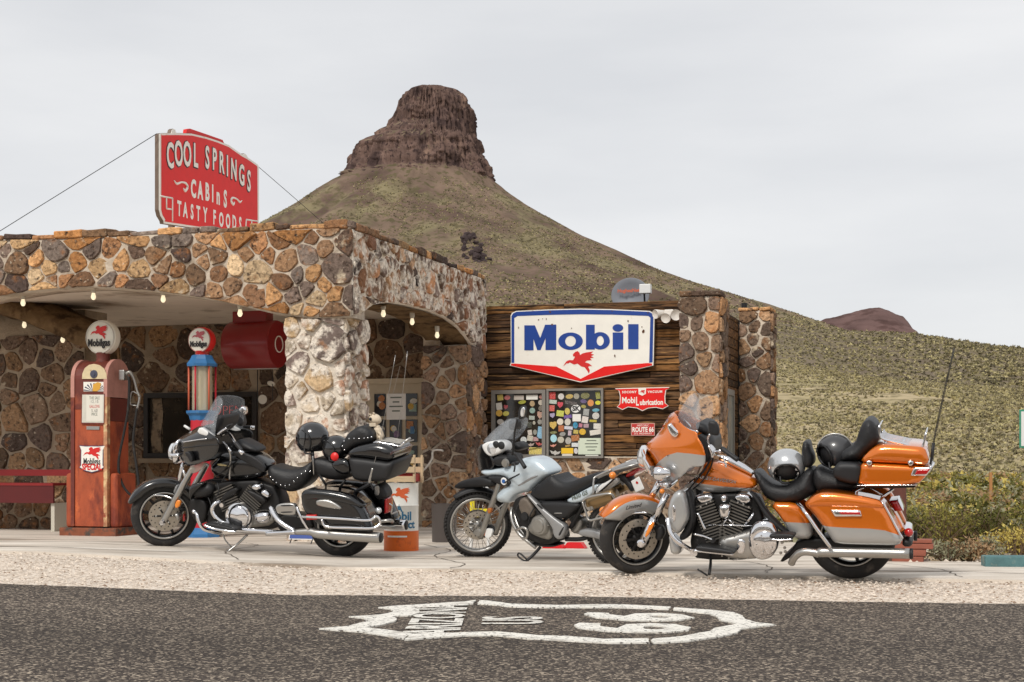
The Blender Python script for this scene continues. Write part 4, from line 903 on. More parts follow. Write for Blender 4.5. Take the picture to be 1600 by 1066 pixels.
        if disc:
            for sg in (-1, 1):
                yo = sg * w * 1.02
                V, F = lathe_vf([(disc * disc_in(disc), yo - .003), (disc, yo - .003), (disc, yo + .003), (disc * disc_in(disc), yo + .003)], 40, True); d = raw('brake_disc', V, F, DISC, o, False, W)
                L = []
                for i in range(20):
                    a = 2 * math.pi * i / 20; k = disc * (.86 if i % 2 else .74); L.append(([(k * math.cos(a) + .006 * math.cos(t * .785), yo - .0045 * 1, k * math.sin(a) + .006 * math.sin(t * .785)) for t in range(8)], [tuple(range(8))]))
                V, F = join_vf(L); tag(raw('disc_holes', V, F, ENGB, o, False, W), kind='stuff')
                L = []
                for i in range(6):
                    a = 2 * math.pi * i / 6; v, f = box_vf(.03, disc * (disc_in(disc) + .05), yo - .004, yo + .004, -.008, .008); L.append(([(x * math.cos(a) - z * math.sin(a), y, x * math.sin(a) + z * math.cos(a)) for x, y, z in v], f))
                V, F = join_vf(L); raw('disc_carrier', V, F, spoke_m, o, False, W)
        return o, W, cx
    def fender(s, name, W, r, a0, a1, w, skirt, m, m2=None, tip=0.0, parent=None):
        V = []; F = []; n = 36
        cs = [(-skirt, -w), (-skirt * .5, -w * 1.01), (-0.028, -w * .98), (-.012, -w * .86), (-.003, -w * .5), (0, 0)]
        cs = cs + [(a, -b) for a, b in cs[-2::-1]]; q = len(cs); mi = []
        for i in range(n + 1):
            t = i / n; a = R(a0 + (a1 - a0) * t); k = 1 - max(0, (t - .8) / .2) ** 2 * tip - max(0, (.12 - t) / .12) ** 2 * .3
            for dr, y in cs: V.append(((r + dr * k) * math.cos(a), y * (.55 + .45 * min(1, k)), (r + dr * k) * math.sin(a)))
        for i in range(n):
            for j in range(q - 1): F.append((i * q + j, i * q + q + j, i * q + q + j + 1, i * q + j + 1)); mi.append(1 if j in (0, 1, q - 2, q - 3) else 0)
        o = raw(name, V, F, [m, m2] if m2 else m, parent or s.o, True, W)
        if m2: o.data.polygons.foreach_set('material_index', mi)
        md = o.modifiers.new('thickness', 'SOLIDIFY'); md.thickness = 0.005; return o
    def fins(s, name, b0, b1, y, w0, depth, n, m, parent=None):
        """Finned cylinder barrel between two crop points."""
        A, B = s.P(b0, y), s.P(b1, y); ax_ = (B - A).normalized(); side = Vector((0, 1, 0)).cross(ax_).normalized(); L = []; ln = (B - A).length
        for i in range(n):
            c = A + ax_ * ln * (i + .5) / n; t = ln / n * .2
            v = [c + ax_ * a + side * b + Vector((0, d, 0)) for a in (-t, t) for b in (-w0, w0) for d in (-depth, depth)]; _, f = box_vf(0, 1, 0, 1, 0, 1); L.append((v, f))
        v = [A.lerp(B, a) + side * b + Vector((0, d, 0)) for a in (0, 1) for b in (-w0 * .8, w0 * .8) for d in (-depth * .8, depth * .8)]; _, f = box_vf(0, 1, 0, 1, 0, 1)
        o = raw('cylinder', v, f, ENGB, parent or s.o); V, F = join_vf(L); tag(raw(name, V, F, m, o), kind='stuff'); return o
def disc_in(d): return 0.62
def bolts(B, pts, y, r=.008, m=None):
    for p in pts: B.disc('bolt', p, y, [(0, .008), (r * .8, .008), (r, .004), (r, -.004)], m or STEEL, seg=6)
def ball_prof(r, n=10, sq=1.0): return [(r * math.sin(math.pi * i / n), -r * sq * math.cos(math.pi * i / n)) for i in range(n + 1)]
def place_bike(name, f, rr_, label, lean, zf=0.0, zr=0.0):
    f = Vector(f); rr_ = Vector(rr_); d = rr_ - f; yaw = math.atan2(d.y, d.x); L = math.hypot(d.x, d.y)
    e = empty(name, (f.x, f.y, zf), yaw, lean, label, 'motorcycle', pitch=-math.atan2(zr - zf, L)); return Bike(e), L
# ======== orange and silver touring motorcycle ========
O, _ = place_bike('touring_motorcycle', (0.966, 11.39), (2.512, 10.90), 'orange and silver touring motorcycle with top case and windscreen', R(7))
O.c(920, 740, 5.714)
fwh, W, _c = O.wheel((412, 569), 0.284, 0.13, R(34), R(3), 0.70, BLACK, 'cast', 10, ENGB, 0.158, part='front_wheel')
V, F = lathe_vf([(0.196, -.058), (0.207, -.064), (0.204, -.068), (0.192, -.060)], 56, True); raw('rim_lip', V, F, STEEL, fwh, True, W)
O.fender('front_fender', W, 0.338, 48, 146, 0.088, 0.125, ORANGE, SILVER, 0.75)
O.tube('fender_trim', [(120, 355, -.03), (170, 375, -.085), (300, 368, -.1), (430, 352, -.1), (520, 350, -.1)], 0.008)
O.body('marker_lamp', [(92, 325), (110, 300), (150, 298), (160, 340), (120, 355), (95, 345)], .02, .035, .03, AMBER)
O.tubes('fork_leg', [([(472, 622, -.13), (585, 400, -.13)], 0.033), ([(585, 400, -.13), (700, 180, -.13)], 0.026)], CHROME)
O.tubes('fork_leg', [([(480, 600, .13), (600, 390, .13)], 0.033), ([(545, 230, .06), (640, 75, .06)], 0.03)], CHROME)
O.disc('axle_cap', (468, 622), -.17, [(0, 0.03), (.018, .03), (.03, .02), (.034, 0), (0, 0)], CHROME)
O.body('fork_reflector', [(548, 438), (590, 432), (580, 470), (520, 570), (500, 565), (505, 545)], .162, .168, .01, AMBER, yb=.15)
O.body('brake_caliper', [(560, 480), (650, 450), (690, 520), (650, 600), (590, 590), (600, 520)], .07, .1, .03, MATTE, yb=.03)
O.disc('turn_lamp', (655, 158), -.2, ball_prof(.02), AMBER)
fng = lambda x0, x1, wd, pw=.55: (lambda x, y: wd * max(0.0, min(1.0, (x - x0) / (x1 - x0))) ** pw)
O.c(920, 600, 5.714)
def fy(x, y):
    nose = interp([(240, 765), (330, 690), (450, 620), (530, 530), (575, 500), (670, 565), (730, 600), (860, 690)], y); end = 1040
    return 0.375 * max(0, min(1, (x - nose) / (end - nose))) ** .5
O.shell('fairing', [(500, 575), (525, 530), (620, 450), (690, 335), (725, 275), (768, 243), (790, 300), (830, 360), (890, 405), (970, 432), (968, 480), (1000, 510), (1030, 590), (1042, 640), (1038, 720), (1005, 738), (905, 742),
                     (860, 800), (790, 862), (710, 872), (655, 850), (600, 740), (560, 670)], fy, ORANGE, seam=[(560, 760), (600, 728), (640, 682), (700, 637), (790, 611), (900, 621), (1060, 642)], m2=SILVER, h=20)
O.shell('windscreen', [(790, 300), (822, 215), (870, 140), (935, 72), (968, 110), (990, 180), (1000, 250), (995, 330), (972, 428), (890, 402), (830, 355)], lambda x, y: 0.27 * max(0, min(1, (x - interp([(75, 962), (140, 892), (215, 842), (300, 808), (430, 800)], y)) / 165)) ** .65, SCREEN, thick=.004, h=24)
O.tube('screen_trim', [(768, 285, -.02), (800, 345, -.12), (850, 385, -.19), (910, 415, -.25), (972, 430, -.3)], 0.008, CHROME)
O.body('inner_fairing', [(968, 440), (1060, 500), (1070, 640), (1050, 700), (1010, 730), (990, 640), (985, 520)], .30, .30, .01, MATTE)
O.body('vent', [(695, 372), (730, 345), (765, 385), (810, 432), (795, 470), (765, 482), (725, 445)], .262, .275, .02, CHROME, yb=.18, twin=True)
O.body('instrument_hood', [(950, 345), (1040, 350), (1075, 400), (1070, 450), (1000, 440), (965, 410)], .18, .22, .03, MATTE)
O.body('mirror', [(1065, 325), (1130, 330), (1160, 370), (1168, 440), (1150, 465), (1090, 455), (1070, 420)], .42, .44, .02, MATTE, yb=.40); O.tube('mirror_stem', [(1080, 450, -.41), (1060, 500, -.36), (1080, 570, -.3)], .008, CHROME)
hd = O.body('headlamp_nacelle', [(462, 600), (475, 572), (495, 575), (530, 640), (575, 710), (590, 770), (562, 835), (520, 780), (480, 700)], .05, .11, .05, CHROME)
O.disc('headlamp', (490, 650), 0.0, [(0, .05), (.05, .042), (.085, .02), (.09, 0), (.085, -.03)], LENS, d=(-.97, 0, .1))
for sg in (-1, 1):
    lathe('passing_lamp', [(0, .05), (.03, .046), (.052, .03), (.06, .0), (.05, -.05), (.025, -.085), (0, -.09)], O.P((630, 800), -.22) * Vector((1, 1, 1)) if sg < 0 else Vector((O.P((630, 800), -.22).x, .22, O.P((630, 800), -.22).z)), (-1, 0, 0), CHROME, O.o, 22)
O.body('lamp_bracket', [(620, 870), (700, 870), (760, 890), (720, 940), (650, 930)], .1, .16, .03, CHROME)
O.disc('turn_lamp', (690, 900), -.2, ball_prof(.03), CHROME)
O.tubes('handlebar', [([(1040, 560, -.1), (1110, 600, -.3), (1180, 600, -.4)], .014), ([(1040, 560, .1), (1090, 560, .3), (1160, 570, .4)], .014)], CHROME)
O.tube('grip', [(1185, 578, -.42), (1260, 630, -.45), (1330, 680, -.47)], .017, MATTE); O.tube('grip', [(1080, 540, .4), (1150, 560, .43), (1220, 590, .45)], .018, MATTE)
O.body('lever_housing', [(1055, 545), (1085, 545), (1130, 600), (1125, 655), (1090, 665), (1085, 620)], .36, .38, .02, CHROME, yb=.3)
O.tube('clutch_lever', [(1150, 640, -.42), (1195, 655, -.43), (1215, 700, -.44), (1225, 745, -.44)], .007, CHROME)
O.tube('tank_console', [(1170, 655, -.02), (1260, 690, -.02), (1370, 745, -.02), (1470, 805, -.02)], [.02, .03, .03, .02], CHROME)
O.body('fuel_tank', [(1030, 690), (1100, 688), (1200, 715), (1300, 760), (1400, 808), (1490, 855), (1512, 895), (1490, 928), (1400, 948), (1300, 962), (1180, 974), (1080, 967), (985, 952), (940, 915), (925, 865), (970, 820), (1015, 770)], .075, .165, .10, ORANGE, seam=[(900, 866), (1050, 881), (1200, 901), (1350, 916), (1540, 930)], m2=SILVER)
p = O.P((1130, 852), -.168); q = O.P((1250, 868), -.168); lettering('tank_lettering', 'HARLEY-DAVIDSON', frame((p.x, -.1695, p.z), (q - p), Vector((0, 0, 1)) - (q - p).normalized() * (q - p).normalized().z), .034, CHROME, O.o, depth=.0015, bold=.001, shear=.2)
O.c(920, 740, 5.714)
p = O.P((355, 325), -.1); lettering('fender_script', 'Limited', W @ frame((-.05, -.094, 0.262), (1, 0, 0.12), (-0.12, 0, 1)), .042, INK, O.o, shear=.5, depth=.001, bold=.0005)
O.body('leg_shield', [(742, 195), (790, 148), (850, 150), (885, 290), (895, 400), (855, 480), (805, 540), (760, 525), (718, 460), (700, 330)], .30, .34, .04, SILVER, yb=.12, twin=True)
O.body('leg_shield_liner', [(870, 150), (910, 160), (940, 270), (960, 400), (905, 560), (830, 605), (800, 570), (855, 490), (897, 400), (885, 280)], .22, .26, .03, MATTE, yb=.12, twin=True)
O.body('shield_lens', [(742, 300), (758, 272), (778, 300), (782, 360), (775, 430), (748, 440)], .335, .35, .015, CHROME, yb=.3)
O.tube('engine_guard', [(705, 400, -.33), (715, 470, -.36), (735, 540, -.38), (780, 600, -.38), (850, 645, -.34), (930, 690, -.2)], .018, CHROME)
O.body('guard_pad', [(715, 540), (745, 540), (800, 600), (830, 660), (820, 720), (740, 720), (725, 640)], .25, .3, .03, SILVER, yb=.15)
O.body('engine_block', [(905, 560), (1000, 300), (940, 180), (1480, 170), (1560, 350), (1600, 700), (1500, 770), (960, 770), (915, 700)], .10, .12, .03, ENGB)
O.fins('cooling_fins', (1160, 580), (1035, 250), -.09, .082, .085, 13, FIN); O.fins('cooling_fins', (1245, 580), (1375, 250), -.09, .082, .085, 13, FIN)
O.body('rocker_cover', [(945, 235), (960, 190), (1090, 172), (1130, 230), (1020, 285)], .13, .16, .02, CHROME, yb=.02); O.body('rocker_cover', [(1290, 225), (1320, 172), (1440, 185), (1470, 235), (1400, 290)], .13, .16, .02, CHROME, yb=.02)
hc = O.body('horn_cover', [(1155, 290), (1180, 268), (1250, 268), (1272, 290), (1266, 360), (1243, 402), (1182, 402), (1160, 360)], .2, .235, .03, CHROME, yb=.17); O.disc('horn_stem', (1206, 222), -.2, ball_prof(.026, sq=1.1), CHROME, hc, d=(0, 0, 1))
O.tubes('pushrod_tube', [([(1232, 405, -.19), (1190, 462, -.18)], .007), ([(1245, 405, -.19), (1300, 462, -.18)], .007), ([(970, 350, -.18), (1010, 440, -.18), (1040, 500, -.18)], .013), ([(1480, 350, -.17), (1400, 450, -.17)], .012), ([(1070, 460, -.18), (1460, 465, -.18)], .006)], CHROME)
O.body('primary_cover', [(1150, 600), (1200, 560), (1340, 530), (1450, 490), (1600, 480), (1630, 740), (1450, 765), (1290, 765), (1180, 720)], .17, .215, .04, STEEL, yb=.05)
O.body('cover_bolt_plate', [(1320, 590), (1390, 590), (1400, 640), (1385, 720), (1320, 715)], .218, .226, .01, CHROME, yb=.19)
O.c(1160, 760, 5)
O.body('clutch_cover', [(45, 430), (60, 330), (110, 272), (180, 260), (250, 290), (285, 370), (280, 470), (240, 545), (170, 578), (90, 560), (55, 500)], .235, .262, .05, CHROME, yb=.1)
O.disc('derby_cover', (176, 445), -.262, [(0, .02), (.06, .018), (.085, .01), (.092, -.005), (.092, -.02)], CHROME, seg=40)
O.body('heel_guard', [(40, 30), (110, 60), (190, 190), (330, 330), (420, 405), (350, 385), (260, 320), (170, 230), (110, 120)], .2, .23, .02, MATTE, yb=.15)
O.body('floorboard', [(205, 385), (240, 372), (390, 372), (412, 392), (395, 405), (300, 412), (220, 408)], .36, .37, .01, MATTE, yb=.24); O.body('board_trim', [(215, 408), (300, 414), (398, 406), (385, 425), (300, 430), (225, 424)], .365, .37, .01, CHROME, yb=.25)
O.c(920, 740, 5.714)
O.body('front_floorboard', [(950, 650), (1000, 648), (1290, 688), (1302, 722), (1150, 712), (965, 690)], .36, .37, .015, MATTE, yb=.22); O.tube('shift_linkage', [(940, 540, -.26), (1020, 560, -.26), (1110, 595, -.26)], .009, CHROME)
O.tubes('board_rail', [([(960, 690, -.34), (1100, 705, -.34), (1290, 725, -.3)], .01), ([(930, 700, -.2), (960, 690, -.34)], .016)], CHROME)
O.disc('shift_peg', (1110, 600), -.28, [(0, .03), (.014, .03), (.014, -.03), (0, -.03)], MATTE); O.disc('pivot_bolt', (940, 705), -.24, [(0, .02), (.028, .02), (.03, 0), (0, 0)], CHROME)
O.tubes('side_stand', [([(1085, 715, -.16), (1088, 800, -.2), (1075, 905, -.26)], .011), ([(1060, 912, -.28), (1010, 880, -.3), (970, 855, -.3)], .007)], MATTE)
O.c(1160, 640, 5)
O.body('rider_seat', [(80, 490), (105, 476), (135, 490), (180, 545), (245, 590), (330, 600), (415, 560), (470, 500), (520, 458), (572, 468), (560, 560), (590, 645), (500, 695), (430, 725), (330, 735), (230, 718), (165, 670), (120, 570)], .10, .19, .12, LEATHER)
O.body('passenger_seat', [(560, 470), (590, 450), (640, 480), (720, 500), (900, 560), (890, 635), (700, 650), (590, 648), (545, 560)], .12, .19, .08, LEATHER)
O.body('rider_backrest', [(470, 258), (495, 245), (522, 255), (530, 310), (555, 370), (556, 430), (520, 462), (475, 440), (460, 350)], .08, .14, .05, LEATHER)
O.body('passenger_backrest', [(880, 272), (920, 140), (955, 85), (1000, 74), (1050, 118), (1076, 225), (1040, 282), (965, 340), (918, 402), (760, 406), (768, 350), (805, 310)], .15, .22, .08, LEATHER)
O.body('speaker_pod', [(703, 470), (740, 422), (800, 414), (932, 424), (920, 520), (895, 592), (720, 548)], .27, .30, .04, MATTE, yb=.12, twin=True)
tp = O.body('top_case', [(922, 418), (1000, 420), (1300, 435), (1472, 452), (1440, 520), (1362, 592), (896, 600), (908, 530)], .255, .285, .03, ORANGE)
O.body('lid', [(918, 412), (960, 350), (1040, 282), (1120, 270), (1290, 280), (1410, 290), (1440, 320), (1468, 440), (1300, 426), (1000, 412)], .24, .285, .06, ORANGE, parent=tp)
O.body('base_trim', [(892, 603), (1362, 598), (1335, 614), (892, 614)], .26, .265, .01, MATTE, parent=tp); O.body('trim_strip', [(900, 590), (1365, 586), (1360, 596), (898, 600)], .287, .289, .003, CHROME, yb=.26, parent=tp)
for cx in (992, 1315): O.body('latch', [(cx - 24, 398), (cx + 20, 398), (cx + 24, 425), (cx, 445), (cx - 24, 428)], .295, .305, .01, CHROME, yb=.27, parent=tp)
O.body('lamp_surround', [(1340, 452), (1476, 450), (1480, 465), (1435, 518), (1312, 518)], .285, .292, .01, CHROME, parent=tp, sm=0); O.body('case_lamp', [(1365, 470), (1465, 466), (1440, 505), (1345, 510)], .298, .302, .01, RED, parent=tp, sm=0)
O.tube('lamp_band', [(1472, 452, -.27), (1488, 430, -.15), (1492, 420, 0), (1490, 415, .2)], .012, CHROME, tp)
rk = O.tube('luggage_rack', [(1068, 130, -.2), (1075, 200, -.2), (1110, 236, -.2), (1250, 268, -.2), (1390, 298, -.2), (1420, 250, -.2), (1432, 190, -.2)], .008, CHROME)
for k in range(1, 7):
    P_ = [Vector((v.x, -.2 + .4 * k / 6, v.z)) for v in O.path([(1075, 200, -.2), (1110, 236, -.2), (1250, 268, -.2), (1390, 298, -.2), (1420, 250, -.2)])]; tube('rack_bar', P_, .006, CHROME, rk)
for pt in ((1068, 130), (1432, 190), (1250, 268)): a = O.P(pt, -.2); tube('cross_bar', [(a.x, -.2, a.z), (a.x, .2, a.z)], .007, CHROME, rk)
O.tubes('rack_foot', [([(1118, 240, -.18), (1118, 290, -.18)], .01), ([(1335, 290, -.18), (1335, 315, -.18)], .01)], CHROME)
for dy, dx in ((-.22, 0), (.22, 8)):
    O.tubes('whip_antenna', [([(1470 + dx, 430, dy), (1490 + dx, 260, dy)], .008), ([(1490 + dx, 260, dy), (1530 + dx, 60, dy), (1650 + dx, -480, dy)], .0028)], MATTE)
O.c(1160, 760, 5)
O.tubes('case_bracket', [([(945, 10, -.22), (870, 62, -.22), (960, 90, -.22), (1085, 118, -.22)], .009), ([(1180, 18, -.2), (1065, 110, -.22)], .011), ([(1000, 10, -.2), (1090, 70, -.2)], .009)], CHROME)
bag = O.body('saddlebag', [(478, 138), (520, 95), (560, 66), (620, 42), (800, 55), (1050, 98), (1110, 132), (1150, 200), (1215, 330), (1252, 405), (1238, 450), (1200, 462), (960, 458), (722, 450), (690, 400), (620, 300), (545, 200)], .36, .425, .06, ORANGE, yb=.17, seam=[(560, 295), (800, 312), (1000, 320), (1120, 334), (1200, 362), (1300, 420)], m2=SILVER, twin=True)
O.body('bag_lid', [(486, 142), (560, 70), (620, 46), (800, 58), (1050, 102), (1100, 135), (1105, 180), (900, 170), (700, 165), (540, 166)], .405, .437, .05, ORANGE, yb=.2, parent=bag)
O.body('reflector_bezel', [(688, 182), (922, 186), (936, 236), (722, 238)], .434, .444, .01, CHROME, yb=.4, parent=bag, sm=0); O.body('side_reflector', [(755, 199), (918, 202), (924, 222), (768, 221)], .446, .449, .005, RED, yb=.43, parent=bag, sm=0)
O.body('side_panel', [(198, 122), (430, 128), (485, 190), (545, 282), (552, 412), (425, 412), (370, 372), (312, 262)], .17, .21, .04, ORANGE, yb=.1, seam=[(250, 268), (325, 272), (450, 278), (600, 285)], m2=SILVER, twin=True)
O.tube('bag_guard', [(428, 138, -.3), (490, 200, -.42), (590, 345, -.45), (690, 480, -.43)], .014, CHROME); O.tube('bag_trim', [(1092, 122, -.4), (1150, 225, -.4), (1205, 330, -.4), (1252, 408, -.4)], .008, CHROME, bag)
O.body('rear_fender', [(1060, 130), (1180, 190), (1230, 260), (1270, 350), (1260, 420), (1180, 420), (1100, 250)], .07, .11, .05, ORANGE)
O.body('tail_lamp', [(1145, 112), (1212, 105), (1256, 190), (1190, 196)], .1, .13, .02, RED, sm=0); O.body('lamp_bezel', [(1205, 102), (1222, 104), (1264, 192), (1250, 196)], .1, .125, .01, CHROME)
O.body('rear_bumper', [(1250, 325), (1310, 335), (1330, 380), (1320, 400), (1255, 398)], .15, .2, .03, CHROME); O.disc('rear_turn_lamp', (1300, 360), -.22, ball_prof(.032), RED)
O.body('bumper_block', [(1250, 405), (1325, 410), (1328, 470), (1250, 470)], .15, .2, .02, MATTE)
for y in (-.37, .37):
    pp = [(590, 528), (620, 515), (720, 515), (1000, 520), (1310, 526)]
    P_ = [Vector((v.x, y, v.z)) for v in O.path([(a, b, -.37) for a, b in pp])]; mf = tube('muffler', P_, [.03, .037, .037, .037, .037], STEEL if y < 0 else CHROME, O.o, 20)
    a, b = P_[-1], P_[-1] + (P_[-1] - P_[-2]).normalized() * .02; tube('muffler_tip', [a, b], .0385, MATTE, mf, 20)
O.tube('exhaust_pipe', [(385, 598, -.28), (400, 565, -.32), (450, 520, -.36), (520, 512, -.37), (600, 525, -.37)], [.028, .027, .027, .028, .032], STEEL, None, 14)
O.body('rear_frame', [(430, 410), (700, 400), (1200, 440), (1180, 490), (440, 500), (330, 590), (280, 590), (400, 480)], .12, .14, .02, ENGB)
rwh, W, _c = O.wheel((850, 384), 0.322, 0.17, 0, 0, 0.66, BLACK, 'cast', 8, ENGB, part='rear_wheel'); V, F = lathe_vf([(0.205, -.076), (0.219, -.082), (0.216, -.086), (0.202, -.078)], 56, True); raw('rim_lip', V, F, STEEL, rwh, True, W)
bolts(O, [(176 + 66 * math.cos(k * 1.2566 + .5), 445 + 66 * math.sin(k * 1.2566 + .5)) for k in range(5)], -.281, .006)
bolts(O, [(330, 480), (300, 520), (335, 510), (310, 440), (298, 395)], -.13, .012)
O.c(920, 740, 5.714); bolts(O, [(1190, 735), (1250, 755), (1330, 760), (1420, 758), (1170, 640), (1210, 580), (1300, 560), (1410, 530)], -.205, .007)
bolts(O, [(1000, 300), (1050, 270), (1090, 250), (1330, 260), (1380, 280), (1430, 300)], -.18, .009)
O.c(920, 600, 5.714)
for k, P_ in enumerate(([(1085, 640, -.32), (1060, 720, -.24), (1000, 800, -.15), (900, 880, -.08)], [(1095, 655, -.33), (1040, 760, -.26), (960, 860, -.16), (880, 960, -.1)], [(1110, 660, -.3), (1090, 740, -.2), (1020, 860, -.18), (930, 940, -.13)])): O.tube('control_cable', P_, .006, MATTE)
# helmets left on the seats
def helmet(B, c, y, r, m, label, visor=True, open_dir=(-.5, -.8, -.25), trim=None, sq=1.0, tilt=0):
    base = B.P(c, y); e = empty('helmet', B.M @ base, B.o.matrix_world.to_euler().z, label=label, cat='helmet')
    V = []; F = []; n, k = 26, 16; od = Vector(open_dir).normalized()
    for i in range(k + 1):
        th = math.pi * 0.80 * i / k
        for j in range(n):
            a = 2 * math.pi * j / n; x, yy, z = math.sin(th) * math.cos(a), math.sin(th) * math.sin(a), math.cos(th)
            V.append(Vector((x * 1.1, yy * .92, z * sq + (.05 * x if th > 1.2 else 0))) * r)
    for i in range(k):
        for j in range(n):
            q = (i * n + j, i * n + n + j, i * n + n + (j + 1) % n, i * n + (j + 1) % n); cc = sum((V[t] for t in q), Vector()) / 4
            if cc.normalized().dot(od) > 0.72 and visor: continue
            F.append(q)
    sh = raw('shell', V, F, m, e, True); md = sh.modifiers.new('thickness', 'SOLIDIFY'); md.thickness = 0.012; md.offset = -1
    V2, F2 = lathe_vf(ball_prof(r * .84, 12), 20); raw('liner', V2, F2, MATTE, e, True)
    x_ = od.cross(Vector((0, 0, 1))).normalized(); u_ = x_.cross(od).normalized()
    rim_ = [od * r * .70 + (x_ * math.cos(t * .3142) * .66 + u_ * math.sin(t * .3142) * .62) * r * 1.08 for t in range(20)]; rim_.append(rim_[0]); tube('rim_seal', rim_, r * .055, MATTE, e, 6, 2)
    tube('chin_strap', [Vector((-.3, -.6, -.6)) * r, Vector((-.2, -.7, -.95)) * r, Vector((.2, -.6, -1.0)) * r], .008, MATTE, e)
    if trim: tube('trim_band', [Vector((math.cos(t), -.25 * 1 - .0, math.sin(t))) * r * 1.03 for t in [i * .35 for i in range(1, 9)]], .006, trim, e)
    return e
O.c(1160, 640, 5)
helmet(O, (345, 440), -.04, .128, mat('silver_helmet', lin(196, 198, 200), rough=0.2, metal=0.6, coat=1.0), 'silver helmet lying on the orange motorcycle rider seat', open_dir=(.1, -.75, -.62))
helmet(O, (725, 330), .02, .128, mat('graphite_helmet', lin(58, 58, 60), rough=0.35, coat=0.5), 'dark grey helmet on the orange motorcycle passenger seat', open_dir=(-.75, -.5, -.35), trim=STEEL)
# ======== black touring motorcycle ========
K, _ = place_bike('cruiser_motorcycle', (-3.257, 13.85), (-1.553, 13.40), 'black touring motorcycle with studded leather seat beside the pumps', R(7), 0.066, 0.003)
K.c(190, 730, 6.667)
fwh, W, _c = K.wheel((447, 490), 0.309, 0.15, R(28), R(3), 0.70, BLACK, 'cast', 9, ENGB, 0.145, part='front_wheel')
V, F = lathe_vf([(0.206, -.066), (0.226, -.072), (0.223, -.079), (0.202, -.070)], 56, True); raw('rim_lip', V, F, STEEL, fwh, True, W)
V, F = lathe_vf([(0.0, -.078), (.12, -.078), (.135, -.072), (.135, -.066)], 40); raw('disc_face', V, F, DISC, fwh, True, W)
for i in range(6):
    a = i * 1.047; V, F = lathe_vf([(0, -.085), (.009, -.085), (.009, -.076)], 8); raw('disc_bolt', V, F, STEEL, fwh, True, W @ Matrix.Translation((.075 * math.cos(a), 0, .075 * math.sin(a))))
K.fender('front_fender', W, 0.352, 22, 158, 0.098, 0.075, BLACK, None, 0.6)
K.tubes('fender_trim', [([(92, 318, -.03), (150, 335, -.1), (250, 310, -.11), (350, 292, -.11), (450, 300, -.11), (530, 330, -.11)], .010), ([(110, 285, -.06), (150, 230, -.08), (235, 195, -.06)], .006), ([(120, 290, -.06), (190, 285, -.11), (260, 295, -.11)], .008)], CHROME)
K.body('fender_horn', [(505, 130), (530, 122), (550, 140), (555, 185), (520, 190)], .02, .05, .03, MATTE)
for y in (-.14, .14):
    P_ = [Vector((v.x, y, v.z)) for v in K.path([(425, 585, -.14), (560, 335, -.14), (640, 190, -.14), (745, 5, -.14)])]; tube('fork_leg', P_, [.028, .030, .030, .026], STEEL, K.o, 12)
K.disc('axle_cap', (425, 580), -.17, [(0, .02), (.02, .02), (.03, 0), (0, 0)], CHROME)
K.body('fork_reflector', [(575, 345), (600, 340), (622, 362), (600, 415), (570, 432), (552, 405)], .175, .185, .015, AMBER, yb=.15); K.body('brake_caliper', [(545, 480), (590, 470), (612, 510), (600, 560), (570, 545)], .10, .13, .03, STEEL, yb=.05)
K.body('caliper_red', [(640, 490), (655, 485), (655, 560), (640, 570)], .06, .07, .01, RED, yb=.03)
K.body('headlamp_shroud', [(540, 255), (570, 185), (600, 180), (590, 250), (560, 290)], .05, .08, .03, GREYP)
K.body('air_scoop', [(700, 210), (760, 165), (860, 165), (930, 160), (975, 210), (965, 270), (900, 310), (800, 320), (730, 300)], .14, .2, .06, MATTE, twin=True, yb=.05)
K.body('valance', [(700, 240), (730, 180), (870, 150), (850, 190), (790, 240), (740, 300), (720, 360)], .21, .24, .03, BLACK, twin=True, yb=.16)
K.body('radiator', [(715, 330), (740, 320), (860, 330), (900, 420), (870, 580), (800, 600), (740, 520), (705, 420)], .13, .15, .02, ENGB)
K.tube('crash_bar', [(755, 465, -.24), (785, 490, -.27), (800, 560, -.28), (850, 640, -.26), (940, 672, -.2), (1040, 690, -.1)], .017, CHROME); K.disc('bar_end', (757, 463), -.25, ball_prof(.022), CHROME)
K.body('engine_block', [(880, 560), (960, 300), (920, 150), (1560, 130), (1680, 400), (1680, 640), (1300, 660), (900, 640)], .10, .12, .03, ENGB)
K.fins('cooling_fins', (1180, 420), (1085, 200), -.10, .10, .07, 9, FIN); K.fins('cooling_fins', (1320, 420), (1450, 240), -.10, .10, .07, 9, FIN)
K.body('cylinder_cover', [(1040, 300), (1180, 200), (1240, 240), (1060, 370)], .18, .2, .02, ENGB, yb=.1); K.body('cylinder_cover', [(1290, 250), (1340, 230), (1530, 340), (1460, 395)], .18, .2, .02, ENGB, yb=.1)
K.body('chrome_cap', [(1355, 190), (1395, 160), (1460, 175), (1465, 220), (1420, 255), (1370, 240)], .16, .2, .03, CHROME, yb=.1); K.body('chrome_cap', [(1455, 245), (1500, 220), (1550, 260), (1560, 310), (1510, 325), (1460, 290)], .16, .2, .03, CHROME, yb=.1)
K.disc('clutch_cover', (1240, 512), -.15, [(0, .085), (.085, .08), (.1, .07), (.106, .05), (.128, .045), (.135, .03), (.138, -.04)], CHROME, seg=44); K.disc('clutch_ring', (1240, 512), -.225, [(.100, .006), (.108, .010), (.115, .006), (.115, 0)], ENGB, seg=44)
K.body('side_cover', [(1385, 510), (1400, 470), (1470, 450), (1545, 460), (1565, 520), (1530, 580), (1440, 595), (1395, 560)], .15, .2, .05, CHROME, yb=.08)
K.body('crankcase', [(1060, 450), (1160, 395), (1330, 380), (1400, 440), (1580, 440), (1620, 600), (1300, 640), (1120, 600)], .12, .16, .04, DULL, yb=.05)
